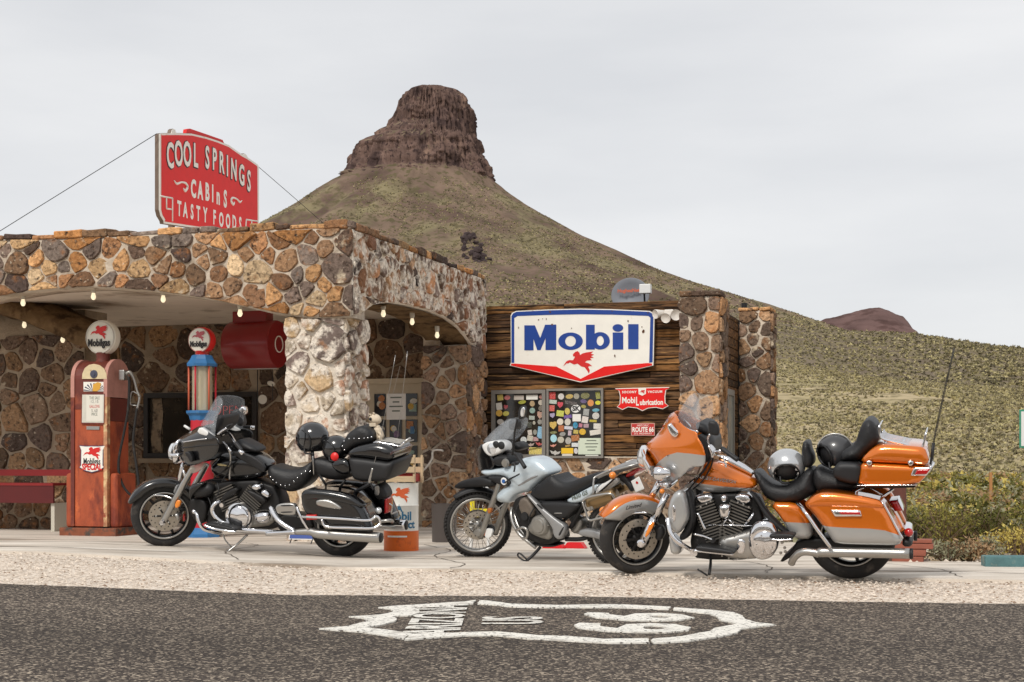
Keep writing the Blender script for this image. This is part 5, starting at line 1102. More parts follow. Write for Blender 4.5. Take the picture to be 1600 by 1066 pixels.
K.tube('header_pipe', [(1025, 355, -.16), (975, 380, -.2), (945, 450, -.21), (990, 530, -.21), (1090, 590, -.21), (1280, 620, -.2)], .022, CHROME, None, 12); K.tube('lower_pipe', [(1080, 640, -.22), (1190, 655, -.23), (1400, 665, -.24), (1640, 680, -.26)], .023, CHROME, None, 12)
K.body('front_floorboard', [(855, 590), (900, 578), (1150, 630), (1200, 655), (1180, 672), (960, 640), (865, 612)], .36, .37, .01, MATTE, yb=.22); K.tube('board_trim', [(860, 605, -.37), (960, 640, -.37), (1080, 662, -.37), (1190, 675, -.36)], .011, CHROME)
K.tubes('side_stand', [([(1310, 705, -.18), (1215, 795, -.24), (1100, 888, -.3)], .012), ], STEEL); K.tube('brake_pedal', [(1060, 700, -.05), (1080, 760, -.06), (1145, 835, -.08)], .007, STEEL)
bolts(K, [(1240 + 122 * math.cos(k * .785), 512 + 122 * math.sin(k * .785)) for k in range(8)], -.2, .007)
for P_ in ([(1130, -60, -.22), (1060, 40, -.18), (960, 120, -.12)], [(1140, -40, -.24), (1100, 60, -.2), (1040, 160, -.17)], [(1000, 160, -.16), (1010, 260, -.2), (960, 340, -.2)], [(900, 310, -.15), (930, 400, -.18), (900, 500, -.16)]): K.tube('control_cable', P_, .006, MATTE)
K.disc('horn', (1050, 395), -.2, [(0, .02), (.02, .02), (.022, -.02), (0, -.02)], CHROME)
K.c(190, 610, 6.667)
def ky(x, y):
    nose = interp([(370, 800), (430, 730), (480, 640), (520, 598), (700, 600), (790, 640)], y); return .36 * max(0, min(1, (x - nose) / (1015 - nose))) ** .5
K.shell('fairing', [(588, 515), (635, 478), (720, 430), (800, 378), (835, 372), (900, 430), (965, 478), (1002, 500), (1018, 550), (1005, 640), (965, 690), (860, 742), (725, 795), (650, 775), (615, 700), (590, 600)], ky, BLACK, h=18)
K.body('fairing_vent', [(650, 645), (700, 640), (735, 690), (740, 740), (715, 750), (690, 700)], .27, .275, .01, MATTE, yb=.2); K.tube('fairing_strip', [(640, 540, -.15), (700, 530, -.2), (800, 515, -.27), (885, 505, -.32)], .006, CHROME)
K.tube('fairing_crease', [(625, 600, -.10), (720, 590, -.23), (850, 575, -.30), (1008, 565, -.365)], .006, MATTE)
K.shell('windscreen', [(815, 378), (850, 310), (920, 190), (995, 55), (1025, 58), (1060, 120), (1032, 210), (992, 285), (978, 400), (972, 482), (900, 440)], lambda x, y: .29 * max(0, min(1, (x - interp([(55, 1015), (190, 940), (310, 868), (380, 830), (482, 830)], y)) / 130)) ** .6, SCREEN, thick=.004, h=22)
K.body('screen_garnish', [(782, 445), (818, 375), (900, 432), (972, 486), (900, 482)], .285, .295, .02, WHITE, yb=.24, twin=True)
K.body('headlamp', [(540, 570), (575, 520), (618, 500), (625, 560), (622, 720), (585, 768), (550, 760), (540, 710)], .05, .11, .05, CHROME); K.disc('headlamp_lens', (560, 640), 0, [(0, .06), (.05, .05), (.08, .03), (.085, 0)], LENS, d=(-1, 0, .1))
K.body('passing_lamp', [(492, 655), (540, 660), (610, 650), (615, 690), (560, 705), (520, 690)], .19, .22, .02, CHROME, yb=.15, twin=True)
K.body('wind_deflector', [(700, 800), (780, 765), (885, 742), (865, 805), (800, 850), (735, 872), (720, 850)], .21, .215, .01, mat('deflector', lin(150, 142, 132), rough=0.1, alpha=0.6), yb=.205, twin=True)
K.tubes('fork_tube', [([(600, 940, -.12), (630, 800, -.12), (640, 760, -.1)], .018), ([(640, 820, -.14), (660, 900, -.15)], .012)], CHROME)
K.body('fuel_tank', [(935, 800), (960, 755), (1010, 715), (1040, 650), (1150, 640), (1290, 640), (1400, 650), (1470, 700), (1545, 770), (1520, 840), (1485, 900), (1300, 938), (1100, 928), (970, 880)], .07, .165, .1, BLACK)
K.body('tank_bag', [(1180, 560), (1230, 500), (1310, 540), (1420, 600), (1430, 650), (1330, 640), (1230, 610)], .08, .13, .05, MATTE); K.body('tank_pad', [(1130, 640), (1250, 640), (1400, 700), (1500, 790), (1490, 870), (1380, 800), (1240, 720)], .172, .18, .02, LEATHER, yb=.15)
K.body('tank_emblem', [(985, 765), (1050, 755), (1160, 785), (1290, 798), (1280, 806), (1130, 800), (1020, 790)], .15, .166, .01, mat('gold_emblem', lin(186, 172, 128), rough=0.3, metal=0.6), yb=.14)
K.body('dash', [(985, 290), (1040, 255), (1080, 270), (1060, 360), (1010, 420), (985, 440)], .15, .19, .03, MATTE)
K.tubes('handlebar', [([(1040, 470, -.05), (1110, 440, -.2), (1180, 540, -.36), (1200, 560, -.4)], .014), ([(1040, 460, .05), (1110, 400, .2), (1180, 390, .38)], .014), ([(1060, 540, -.2), (1110, 600, -.25), (1140, 640, -.26)], .010)], CHROME)
K.tube('grip', [(1185, 545, -.42), (1230, 600, -.44), (1250, 630, -.45)], .018, MATTE); K.tube('grip_end', [(1232, 625, -.45), (1265, 665, -.46)], .019, CHROME); K.tube('grip', [(1190, 388, .40), (1270, 382, .42), (1345, 385, .44)], .018, MATTE); K.tube('grip_end', [(1345, 385, .44), (1385, 390, .45)], .019, CHROME)
K.body('mirror', [(1150, 230), (1180, 195), (1230, 195), (1265, 270), (1280, 365), (1220, 385), (1185, 370)], -.30, -.26, .03, MATTE, yb=-.36); K.body('mirror_shell', [(1215, 205), (1260, 160), (1290, 175), (1300, 220), (1280, 262), (1255, 240)], -.27, -.25, .02, CHROME, yb=-.31)
K.body('lever_housing', [(985, 450), (1080, 380), (1130, 345), (1135, 375), (1060, 430), (1000, 465)], .28, .31, .02, MATTE, yb=.22); K.tube('clutch_lever', [(1095, 395, -.34), (1050, 420, -.34), (1000, 460, -.34)], .008, CHROME)
K.tube('cable', [(1110, 600, -.24), (1135, 680, -.23), (1130, 800, -.2), (1125, 930, -.2)], .008, STEEL)
K.tube('turn_stalk', [(655, 370, .2), (710, 405, .18)], .012, WHITE)
K.c(410, 630, 6.4)
K.body('rider_seat', [(58, 650), (95, 618), (200, 655), (300, 668), (400, 640), (470, 600), (505, 565), (515, 680), (490, 760), (420, 840), (310, 892), (210, 870), (120, 800), (65, 740)], .1, .17, .1, LEATHER)
K.body('passenger_seat', [(495, 565), (540, 545), (640, 560), (740, 600), (860, 590), (890, 700), (845, 765), (700, 770), (590, 740), (515, 690)], .12, .17, .07, LEATHER)
K.body('passenger_backrest', [(790, 450), (820, 370), (860, 300), (930, 250), (985, 224), (1045, 238), (1110, 290), (1112, 370), (1080, 400), (960, 425), (880, 460), (850, 500)], .14, .19, .06, LEATHER)
st = []
for pt in [(82, 738), (108, 768), (140, 795), (185, 820), (228, 826), (272, 818), (318, 785), (352, 746), (392, 708), (433, 682), (478, 684), (818, 380), (868, 356), (918, 354), (968, 354), (1018, 352), (1055, 348), (1090, 340), (800, 432), (822, 468)]:
    v, f = lathe_vf(ball_prof(.008, 6), 8); c = K.P(pt, -.178 if pt[1] > 600 else -.19); st.append(([(a + c.x, b + c.y, d + c.z) for a, b, d in v], f))
V, F = join_vf(st); tag(raw('studs', V, F, CHROME, K.o, True), kind='stuff')
K.tube('seat_strap', [(505, 530, -.17), (508, 600, -.18), (515, 720, -.17)], .006, STEEL)
K.body('speaker_pod', [(690, 610), (735, 570), (860, 558), (895, 660), (850, 722), (760, 700), (710, 650)], .23, .26, .04, BLACK, yb=.1, twin=True)
tr = K.body('top_case', [(858, 540), (1000, 548), (1180, 575), (1274, 592), (1326, 560), (1320, 610), (1306, 660), (1274, 740), (1240, 782), (920, 782), (890, 700), (872, 600)], .24, .28, .05, MATTE)
K.body('lid', [(858, 532), (862, 485), (940, 430), (1100, 395), (1200, 398), (1306, 440), (1325, 480), (1328, 545), (1276, 582), (1180, 566), (1000, 540)], .22, .28, .06, BLACK, parent=tr)
K.body('case_lamp', [(1286, 490), (1314, 470), (1318, 500), (1274, 530), (1234, 525)], .262, .27, .01, mat('dark_lens', lin(52, 22, 24), rough=0.2, coat=1.0), parent=tr)
rk = K.tube('luggage_rack', [(1108, 400, -.18), (1150, 392, -.18), (1290, 415, -.18), (1370, 430, -.18), (1420, 390, -.18)], .009, CHROME)
for k in range(1, 7):
    P_ = [Vector((v.x, -.18 + .28 * k / 6, v.z + .01)) for v in K.path([(1108, 400, -.18), (1150, 390, -.18), (1290, 412, -.18), (1380, 425, -.18)])]; tube('rack_bar', P_, .005, DULL, rk)
for pt in ((1108, 400), (1220, 402), (1330, 420), (1400, 405)): a = K.P(pt, -.18); tube('cross_bar', [(a.x, -.18, a.z), (a.x, .12, a.z)], .006, DULL, rk)
K.tube('rack_stay', [(1370, 420, -.1), (1480, 350, -.1)], .012, STEEL)
K.tubes('whip_antenna', [([(1068, 800, -.27), (1080, 740, -.27), (1105, 650, -.27)], .014), ([(1105, 650, -.27), (1165, 420, -.27), (1220, 150, -.25), (1330, -480, -.25)], .0022)], STEEL); K.tubes('whip_antenna', [([(1340, 420, .26), (1380, 100, .26), (1450, -520, .26)], .002)], STEEL)
K.tubes('antenna_bracket', [([(930, 885, -.2), (1000, 850, -.26), (1070, 805, -.27)], .016), ([(1010, 800, -.26), (1075, 800, -.27), (1110, 870, -.27)], .01)], MATTE)
K.c(410, 740, 6.4)
bag = K.body('saddlebag', [(392, 235), (400, 180), (445, 155), (560, 160), (720, 178), (880, 215), (960, 265), (1010, 330), (1060, 440), (1110, 560), (1108, 578), (900, 575), (640, 545), (560, 500), (480, 440), (410, 350)], .36, .415, .06, BLACK, yb=.16, twin=True)
K.body('bag_lid', [(388, 240), (400, 180), (445, 155), (560, 160), (720, 178), (880, 215), (965, 270), (1030, 325), (1000, 340), (900, 322), (760, 285), (560, 262), (420, 262)], .40, .432, .04, BLACK, yb=.2, parent=bag)
K.body('side_lamp', [(535, 290), (545, 262), (640, 258), (720, 285), (795, 340), (785, 360), (700, 352), (570, 328), (540, 312)], .425, .436, .02, STEEL, yb=.38, parent=bag); K.body('red_marker', [(438, 415), (540, 412), (542, 460), (440, 465)], .43, .44, .01,  mat('red_marker', lin(206, 34, 28), rough=0.3), yb=.40, sm=0)
K.tube('bag_rail', [(350, 432, -.3), (430, 434, -.43), (580, 440, -.45), (820, 455, -.45), (1060, 468, -.45), (1140, 428, -.43), (1178, 490, -.42), (1105, 545, -.45), (860, 542, -.45), (640, 530, -.45), (592, 458, -.45)], .012, CHROME); K.tube('guard_bar', [(345, 335, -.36), (370, 400, -.38), (410, 480, -.38), (460, 560, -.36)], .014, CHROME)
for y in (-.34, .34):
    P_ = [Vector((v.x, y, v.z)) for v in K.path([(a, b, -.34) for a, b in ((330, 585), (480, 582), (560, 600), (800, 620), (1000, 632), (1180, 642))])]; mf = tube('muffler', P_, [.026, .034, .045, .046, .047, .048], CHROME if y > 0 else STEEL, K.o, 20)
    tube('muffler_tip', [P_[-1], P_[-1] + (P_[-1] - P_[-2]).normalized() * .012], .043, MATTE, mf, 20)
K.tubes('exhaust_pipe', [([(40, 600, -.26), (180, 592, -.28), (330, 586, -.33)], .024), ([(80, 330, -.2), (130, 430, -.25), (200, 500, -.28), (335, 580, -.3)], .026)], CHROME)
K.body('rear_footboard', [(130, 360), (140, 315), (190, 298), (310, 296), (336, 325), (335, 400), (310, 420), (160, 408)], .37, .38, .015, STEEL, yb=.33)
for yy in (322, 388): K.body('board_slot', [(180, yy - 6), (300, yy - 10), (305, yy + 2), (185, yy + 8)], .383, .385, .004, MATTE, yb=.375)
K.body('swingarm', [(150, 400), (480, 420), (520, 560), (300, 590), (140, 560)], .1, .12, .02, ENGB); K.body('rear_fender', [(520, 130), (800, 120), (950, 180), (1050, 280), (1130, 420), (1050, 440), (900, 320), (600, 200)], .07, .1, .04, BLACK)
K.tubes('case_bracket', [([(560, 0, -.15), (640, 120, -.18)], .012), ([(830, 60, -.18), (770, 150, -.18)], .012), ([(940, 180, -.18), (1060, 100, -.2)], .014)], ENGB)
K.body('tail_block', [(1110, 120), (1180, 100), (1240, 170), (1250, 250), (1130, 260)], .07, .1, .03, MATTE); K.body('number_plate', [(1120, 120), (1170, 115), (1172, 215), (1120, 225)], .1, .105, .004, STEEL, yb=.098)
K.body('tail_lamp', [(1222, 255), (1255, 245), (1258, 392), (1222, 405)], .06, .08, .02, RED, sm=0); K.disc('rear_turn_lamp', (1160, 370), -.2, ball_prof(.03), LENS)
K.tubes('rear_bumper', [([(1180, 480, -.2), (1270, 470, -.18), (1300, 480, 0)], .018), ([(1270, 300, -.2), (1300, 330, -.2), (1290, 400, -.2), (1350, 380, -.1)], .008), ([(1140, 520, -.2), (1320, 540, -.1)], .014)], STEEL)
rwh, W, _c = K.wheel((790, 503), 0.304, 0.15, 0, 0, 0.66, BLACK, 'cast', 9, ENGB, .13, part='rear_wheel'); V, F = lathe_vf([(0.186, -.068), (0.206, -.074), (0.203, -.080), (0.183, -.072)], 56, True); raw('rim_lip', V, F, STEEL, rwh, True, W)
K.c(410, 630, 6.4)
h1 = helmet(K, (500, 350), -.03, .142, mat('black_helmet', lin(22, 22, 24), rough=0.16, coat=1.0), 'glossy black helmet with visor on the black motorcycle passenger seat', visor=False, sq=1.05)
lathe('visor', [(0.0, .142 * 1.03), (.05, .138), (.085, .118), (.11, .088)], (0, 0, 0), (-.8, -.5, .05), mat('dark_visor', lin(44, 46, 48), rough=0.04, coat=1.0), h1, 24); tube('neck_strap', [(.02, -.05, -.12), (.04, -.07, -.2), (.08, -.05, -.24)], .016, MATTE, h1)
0 and tube('trim_band', [Vector((math.cos(t) * .15, math.sin(t) * -.06 - .10, math.sin(t) * .148)) for t in [.3 + i * .3 for i in range(9)]], .005, MATTE, h1)
h2 = helmet(K, (735, 450), -.05, .118, mat('black_halfhelmet', lin(26, 26, 27), rough=0.22, coat=0.8), 'black helmet with a red patch against the studded backrest', visor=False)
cc = h2.matrix_world.inverted() @ (K.M @ K.P((722, 535), -.185)); lathe('red_patch', [(0, .012), (.025, .01), (.038, 0)], cc, (0, -1, 0), mat('red_patch', lin(214, 30, 26), rough=0.4), h2, 16)
# skull figure riding on the rack
BONE = mat('bone', lin(206, 190, 166), rough=0.6, var=0.15, vscale=30); sk0 = K.P((1160, 390), -.02)
fg = empty('skeleton_figure', K.M @ sk0, K.o.matrix_world.to_euler().z, label='small bone coloured skull figure sitting on the black motorcycle rack', cat='ornament')
def sk(x, y, dy=0): a = K.P((x, y), -.02); return K.M.to_3x3() @ (a - sk0) if False else Matrix.Rotation(K.o.matrix_world.to_euler().z, 4, 'Z').inverted().to_3x3() @ (K.M.to_3x3() @ (a - sk0)) + Vector((0, dy, 0))
c = sk(1128, 165); V, F = lathe_vf(ball_prof(.052, 12), 18)
V = [(x * 1.12, y * .86, z * (1.0 if z > 0 else .8) - .1 * x) for x, y, z in V]; raw('skull', V, F, BONE, fg, True, Matrix.Translation(c))
raw('jaw', *box_vf(-.045, .015, -.03, .03, -.062, -.03), BONE, fg, False, Matrix.Translation(c))
for dy in (-.036, .02): lathe('eye_socket', ball_prof(.015, 6), c + Vector((-.03 if dy < 0 else -.045, dy - .006, .004)), (0, 1, 0), MATTE, fg, 10)
tube('horn_tuft', [c + Vector((-.03, -.02, .04)), c + Vector((-.045, -.03, .05))], [.012, .004], BONE, fg); tube('horn_tuft', [c + Vector((0, -.02, .05)), c + Vector((-.012, -.03, .062))], [.012, .004], BONE, fg)
tube('ribcage', [c + Vector((.02, 0, -.05)), sk(1150, 260), sk(1165, 330), sk(1160, 385)], [.018, .04, .05, .03], BONE, fg, 10)
tubes('limb', [([sk(1130, 280, -.04), sk(1110, 340, -.07), sk(1135, 385, -.07)], .012), ([sk(1170, 290, -.04), sk(1215, 330, -.06), sk(1200, 375, -.06)], .013), ([sk(1160, 380, -.03), sk(1200, 340, -.08), sk(1220, 390, -.08)], .014)], BONE, fg)
# ======== pale blue adventure motorcycle ========
G, _ = place_bike('adventure_motorcycle', (-0.314, 13.30), (0.887, 12.40), 'pale ice blue adventure motorcycle with black seat between the two tourers', R(7))
G.c(680, 750, 7.615)
fwh, W, _c = G.wheel((505, 530), 0.303, 0.10, R(40), R(3), 0.80, STEEL, 'wire', disc=.13, knob=True, spoke_m=DULL, part='front_wheel')
G.fender('front_fender', W, 0.338, 58, 126, 0.055, 0.035, MATTE, None, 0.3)
for y in (-.11, .11):
    P_ = [Vector((v.x, y, v.z)) for v in G.path([(a, b, -.11) for a, b in ((535, 690), (600, 500), (680, 280), (740, 100), (770, 0))])]; tube('fork_leg', P_, [.026, .028, .026, .021, .02], DULL, G.o, 12)
G.disc('axle_cap', (515, 630), -.13, [(0, .02), (.03, .018), (.04, 0), (0, 0)], DULL); G.body('fork_reflector', [(615, 345), (640, 332), (672, 345), (660, 395), (630, 405)], .15, .155, .01, mat('brown_lens', lin(168, 98, 40), rough=0.2), yb=.12)
G.body('brake_caliper', [(560, 640), (620, 520), (700, 570), (650, 700), (580, 680)], .06, .09, .02, MATTE, yb=.03); G.body('caliper_sticker', [(600, 585), (625, 575), (690, 590), (655, 700), (585, 688)], .10, .103, .005, WHITE, yb=.08); G.body('sticker_band', [(560, 640), (598, 585), (612, 590), (582, 680)], .10, .104, .005, mat('sticker_orange', lin(222, 112, 40), rough=0.4), yb=.08)
G.tube('brake_hose', [(820, 280, -.08), (760, 330, -.1), (690, 380, -.11)], .005, STEEL)
def G1(*p): return [(680 + x / 8 , 630 + y / 8) for x, y in p]
def G2(*p): return [(680 + x / 7.615, 750 + y / 7.615) for x, y in p]
def G3(*p): return [(820 + x / 5.61, 700 + y / 5.61) for x, y in p]
G.c(0, 0, 1)
G.body('beak', G1((250, 1035), (275, 1005), (330, 970), (480, 930), (620, 912), (740, 950), (790, 1010)) + G2((735, 55), (680, 80), (480, 88), (330, 108), (255, 105)), .05, .09, .03, MATTE)
G.body('tank_shroud', G1((560, 850), (600, 838), (700, 832), (860, 800), (960, 785), (1050, 722), (1110, 680), (1210, 672), (1300, 698), (1390, 770), (1472, 872), (1430, 900), (1340, 950), (1270, 1020)) + G2((1180, 80), (1130, 140), (1040, 152), (950, 190), (910, 260), (880, 275), (800, 268), (745, 250), (738, 160), (845, 75)) + G1((965, 1005), (925, 945), (860, 912), (770, 905), (650, 912), (600, 880)), .075, .135, .08, ICE)
G.body('shroud_vent', G1((640, 925), (760, 908), (860, 916), (930, 955), (970, 1000), (920, 1030), (860, 1040), (760, 1000)) , .115, .137, .02, MATTE, yb=.09)
lathe('roundel', [(0, .004), (.03, .004), (.034, 0)], onplane(G.M, *G1((858, 978))[0], 1, -.14), (0, -1, 0), WHITE, G.o, 20); lathe('roundel_blue', [(0, .006), (.018, .006), (.02, .003)], onplane(G.M, *G1((858, 978))[0], 1, -.14), (0, -1, 0), mat('roundel_blue', lin(40, 92, 160), rough=0.3), G.o, 16)
G.body('tank_crease', G1((1020, 1030), (1100, 985), (1180, 930), (1270, 900), (1280, 912), (1180, 965), (1060, 1040)), .133, .138, .01, GREYP, yb=.11)
def gy(x, y): return .10 * max(0, min(1, (x - interp([(690, 747), (700, 744), (715, 743), (735, 748), (738, 752)], y)) / 24)) ** .55
G.shell('nose_fairing', G1((505, 700), (512, 610), (550, 540), (585, 500), (650, 600), (720, 680), (748, 770), (700, 835), (580, 852), (530, 805)), gy, BLACK, h=2.6)
G.body('headlamp', G1((588, 530), (630, 492), (700, 474), (800, 474), (850, 510), (862, 560), (845, 610), (760, 650), (695, 672), (630, 620)), .10, .125, .02, WHITE, yb=-.02)
for pt, rx in (((705, 570), .05), ((755, 520), .032), ((822, 530), .034)): G.c(680, 630, 8); G.disc('lamp_lens', pt, -.126, [(0, .01), (rx * .6, .008), (rx, 0), (rx, -.01)], MATTE if rx < .04 else LENS); G.c(0, 0, 1)
G.shell('windscreen', G1((585, 500), (640, 430), (760, 310), (880, 215), (930, 190), (1020, 200), (1010, 300), (940, 420), (860, 480), (700, 478)), lambda x, y: .085 * max(0, min(1, (x - interp([(652, 792), (657, 788), (670, 775), (685, 761), (692, 755)], y)) / 16)) ** .6, SCREEN, thick=.004, h=3)
G.body('seat', G3((248, 228), (275, 260), (320, 292), (390, 300), (500, 258), (620, 218), (745, 190), (735, 232), (610, 318), (480, 392), (350, 452), (200, 468), (120, 460), (58, 425), (58, 380), (130, 308)), .11, .16, .06, LEATHER)
G.body('side_panel', G3((115, 468), (350, 466), (510, 490), (440, 552), (385, 605), (322, 624), (240, 585), (170, 525)), .15, .18, .03, MATTE, yb=.08, twin=True); G.body('panel_badge', G3((255, 568), (325, 568), (325, 577), (255, 577)), .183, .185, .003, STEEL, yb=.17)
G.body('tail_panel', G3((355, 465), (420, 425), (520, 370), (620, 318), (660, 320), (620, 395), (520, 465), (430, 492)), .145, .165, .03, ICE, yb=.08, twin=True); p = onplane(G.M, *G3((478, 418))[0], 1, -.167); q = onplane(G.M, *G3((560, 385))[0], 1, -.167); lettering('model_lettering', 'F650 GS', frame((p.x, -.169, p.z), (q - p), Vector((0, 0, 1)) - (q - p).normalized() * (q - p).normalized().z), .05, GREY_INK, G.o, depth=.001, shear=.25, bold=.0006)
G.body('tail_cover', G3((645, 328), (790, 262), (806, 290), (720, 365), (640, 415), (620, 400)), .14, .16, .02, WHITE, yb=.08, twin=True); G.tube('tail_tube', [(*G3((650, 390))[0], -.17), (*G3((720, 330))[0], -.17), (*G3((800, 255))[0], -.17)], .007, MATTE)
G.body('engine_block', G2((920, 250), (1060, 170), (1350, 480), (1470, 700), (1380, 770), (1230, 760), (1080, 700), (1020, 560), (950, 440)), .10, .12, .03, ENGB); G.body('cylinder_head', G2((990, 250), (1080, 190), (1180, 330), (1190, 420), (1090, 470), (1010, 380)), .13, .15, .03, mat('worn_casting', lin(112, 102, 92), rough=0.6, metal=0.4, var=0.2, vscale=25), yb=.02)
G.body('crankcase', G2((1110, 530), (1200, 450), (1340, 470), (1400, 600), (1380, 720), (1250, 690), (1120, 620)), .13, .16, .03, DULL, yb=.04)
G.c(680, 750, 7.615); G.disc('engine_cover', (1255, 540), -.16, [(0, .05), (.055, .048), (.062, .038), (.075, .036), (.088, .02), (.09, -.03)], DULL, seg=36); bolts(G, [(1255 + 95 * math.cos(k * 1.047), 540 + 95 * math.sin(k * 1.047)) for k in range(6)], -.175, .007)
for P_ in ([(990, -60, -.28), (900, -20, -.15), (830, 20, -.1)], [(1000, -70, -.3), (880, 0, -.18), (790, 60, -.12)], [(1000, 280, -.13), (960, 380, -.15), (1010, 500, -.16)], [(1180, 330, -.15), (1130, 420, -.17), (1110, 520, -.17)]): G.tube('control_cable', P_, .006, MATTE)
G.disc('cover_ring', (1075, 430), -.14, [(.0, .02), (.035, .02), (.04, 0), (0, 0)], MATTE)
G.tubes('exhaust_header', [([(920, 330, -.06), (905, 400, -.1), (930, 520, -.12), (1000, 640, -.12), (1100, 730, -.12), (1200, 810, -.1)], .018), ([(950, 330, -.02), (950, 420, -.05), (985, 540, -.08), (1060, 650, -.08), (1220, 780, -.06)], .018)], STEEL); G.tube('crash_bar', [(965, 600, -.2), (1040, 565, -.22), (1095, 600, -.22), (1090, 680, -.2), (1040, 700, -.18)], .012, STEEL)
G.c(0, 0, 1)
G.body('frame_beam', G3((8, 402), (45, 412), (120, 490), (300, 640), (350, 668), (368, 720), (330, 790), (292, 808), (255, 765), (245, 690), (120, 540)), .165, .185, .02, GREYP, yb=.12, twin=True); G.body('beam_slot', G3((292, 760), (335, 690), (342, 700), (305, 775)), .187, .189, .004, MATTE, yb=.18); G.body('beam_slot', G3((100, 495), (112, 490), (155, 528), (150, 540)), .187, .189, .004, MATTE, yb=.18)
g3 = lambda L: [(*G3((x, y))[0], d) for x, y, d in L]
G.tubes('subframe', [(g3([(340, 640, -.1), (480, 520, -.12), (620, 390, -.14), (720, 300, -.14)]), .014), (g3([(400, 700, -.1), (480, 560, -.12), (520, 460, -.13)]), .02), (g3([(360, 800, -.1), (480, 800, -.1), (560, 780, -.1)]), .02)], ENGB)
G.body('swingarm', G3((455, 765), (500, 702), (645, 722), (760, 790), (740, 830), (640, 795)), .12, .14, .02, GREYP, yb=.08, twin=True)
G.body('shock', G3((420, 660), (480, 600), (520, 640), (500, 720), (450, 760), (400, 720)), .05, .08, .03, DULL)
tube('muffler', [onplane(G.M, *G3((570, 485))[0], 1, -.2), onplane(G.M, *G3((680, 450))[0], 1, -.2), onplane(G.M, *G3((795, 410))[0], 1, -.2)], .062, GOLDT, G.o, 22); tube('muffler', [onplane(G.M, *G3((745, 390))[0], 1, .14), onplane(G.M, *G3((800, 355))[0], 1, .14), onplane(G.M, *G3((880, 310))[0], 1, .14)], .062, GOLDT, G.o, 22)
G.body('muffler_guard', G3((520, 460), (570, 440), (600, 500), (600, 540), (560, 560), (530, 520)), .245, .255, .02, STEEL, yb=.2)
G.tubes('pannier_rail', [(g3([(600, 420, -.25), (605, 280, -.22), (640, 245, -.2), (760, 190, -.18)]), .010), (g3([(505, 470, -.3), (540, 440, -.3), (640, 415, -.3), (750, 402, -.28), (785, 440, -.26)]), .010), (g3([(505, 470, -.3), (535, 560, -.3), (562, 632, -.3), (640, 620, -.3), (740, 600, -.28)]), .010)], STEEL)
G.body('luggage_rack', G3((680, 215), (760, 175), (880, 125), (960, 108), (1025, 130), (990, 162), (850, 205), (720, 245), (690, 240)), .10, .13, .03, GREYP); G.tubes('rack_tube', [(g3([(640, 262, -.16), (760, 210, -.16), (900, 165, -.15), (1000, 140, -.1)]), .011), (g3([(880, 130, -.1), (960, 105, -.05), (1030, 130, -.02)]), .010)], STEEL)
G.body('tail_lamp', G3((890, 235), (935, 195), (1012, 165), (1002, 210), (950, 242), (900, 262)), .05, .09, .03, RED); G.body('tail_unit', G3((800, 245), (880, 220), (900, 265), (960, 330), (940, 400), (900, 330), (820, 270)), .05, .07, .02, MATTE); G.c(820, 700, 5.61); G.disc('rear_turn_lamp', (770, 240), -.2, ball_prof(.03), AMBER); G.c(0, 0, 1)
G.body('number_plate', G3((930, 292), (1000, 250), (1048, 360), (972, 392)), .09, .093, .004, WHITE, yb=.086, sm=0); G.body('plate_mark', G3((968, 300), (985, 288), (998, 312), (980, 320)), .0945, .096, .003, RED, yb=.09)
G.c(680, 630, 8)
G.tubes('handlebar', [([(860, 640, 0), (920, 600, -.1), (1000, 640, -.26), (1040, 660, -.3)], .013), ([(880, 600, 0), (980, 480, .2), (1050, 400, .34)], .013)], MATTE); G.tube('grip', [(1030, 650, -.34), (1070, 720, -.37), (1122, 805, -.39)], .019, MATTE); G.tube('grip', [(1050, 370, .36), (1100, 320, .4), (1150, 290, .42)], .018, MATTE)
G.body('switch_cluster', [(960, 740), (1010, 730), (1025, 760), (985, 790), (960, 775)], .3, .33, .02, MATTE, yb=.26); G.tube('clutch_lever', [(990, 760, -.34), (995, 800, -.35), (985, 860, -.36)], .008, MATTE)
G.body('instrument_cluster', [(740, 680), (830, 640), (940, 650), (950, 740), (860, 790), (760, 780)], .08, .13, .03, MATTE); G.disc('steering_nut', (880, 750), -.14, [(0, .02), (.03, .02), (.04, 0), (0, 0)], DULL); G.body('hand_guard', [(990, 500), (1040, 480), (1100, 520), (1110, 570), (1040, 600), (1000, 580)], -.2, -.16, .03, MATTE, yb=-.28)
G.tubes('mirror_stalk', [([(965, 650, -.3), (985, 450, -.31), (1000, 330, -.32), (1030, 200, -.33)], .009)], MATTE); G.body('mirror', [(1035, 160), (1048, 70), (1075, 35), (1112, 40), (1118, 140), (1085, 200), (1055, 205)], .34, .355, .02, MATTE, yb=.30); G.body('mirror_face', [(1062, 150), (1068, 80), (1095, 50), (1110, 60), (1108, 140), (1085, 180)], .357, .36, .01, LENS, yb=.34)
G.tube('gps_mount', [(960, 330, 0), (950, 250, 0), (970, 190, 0)], .01, MATTE); G.body('gps_unit', [(915, 215), (1010, 205), (1015, 330), (930, 345)], .035, .045, .01, MATTE)
G.c(680, 750, 7.615)
G.tubes('side_stand', [([(1250, 800, -.12), (1170, 890, -.2), (1080, 970, -.26)], .014), ([(1080, 968, -.26), (1030, 945, -.26), (985, 905, -.26), (990, 875, -.26), (1020, 882, -.26), (1088, 945, -.26)], .008)], MATTE); G.body('skid_plate', [(1080, 720), (1200, 740), (1440, 770), (1430, 800), (1250, 800)], .07, .09, .02, MATTE)
G.c(0, 0, 1); rwh, W, _c = G.wheel((964, 833), 0.277, 0.125, 0, 0, 0.78, STEEL, 'wire', disc=.11, knob=True, spoke_m=DULL, part='rear_wheel')
G.fender('rear_fender', W, 0.31, 40, 120, .06, .04, MATTE)
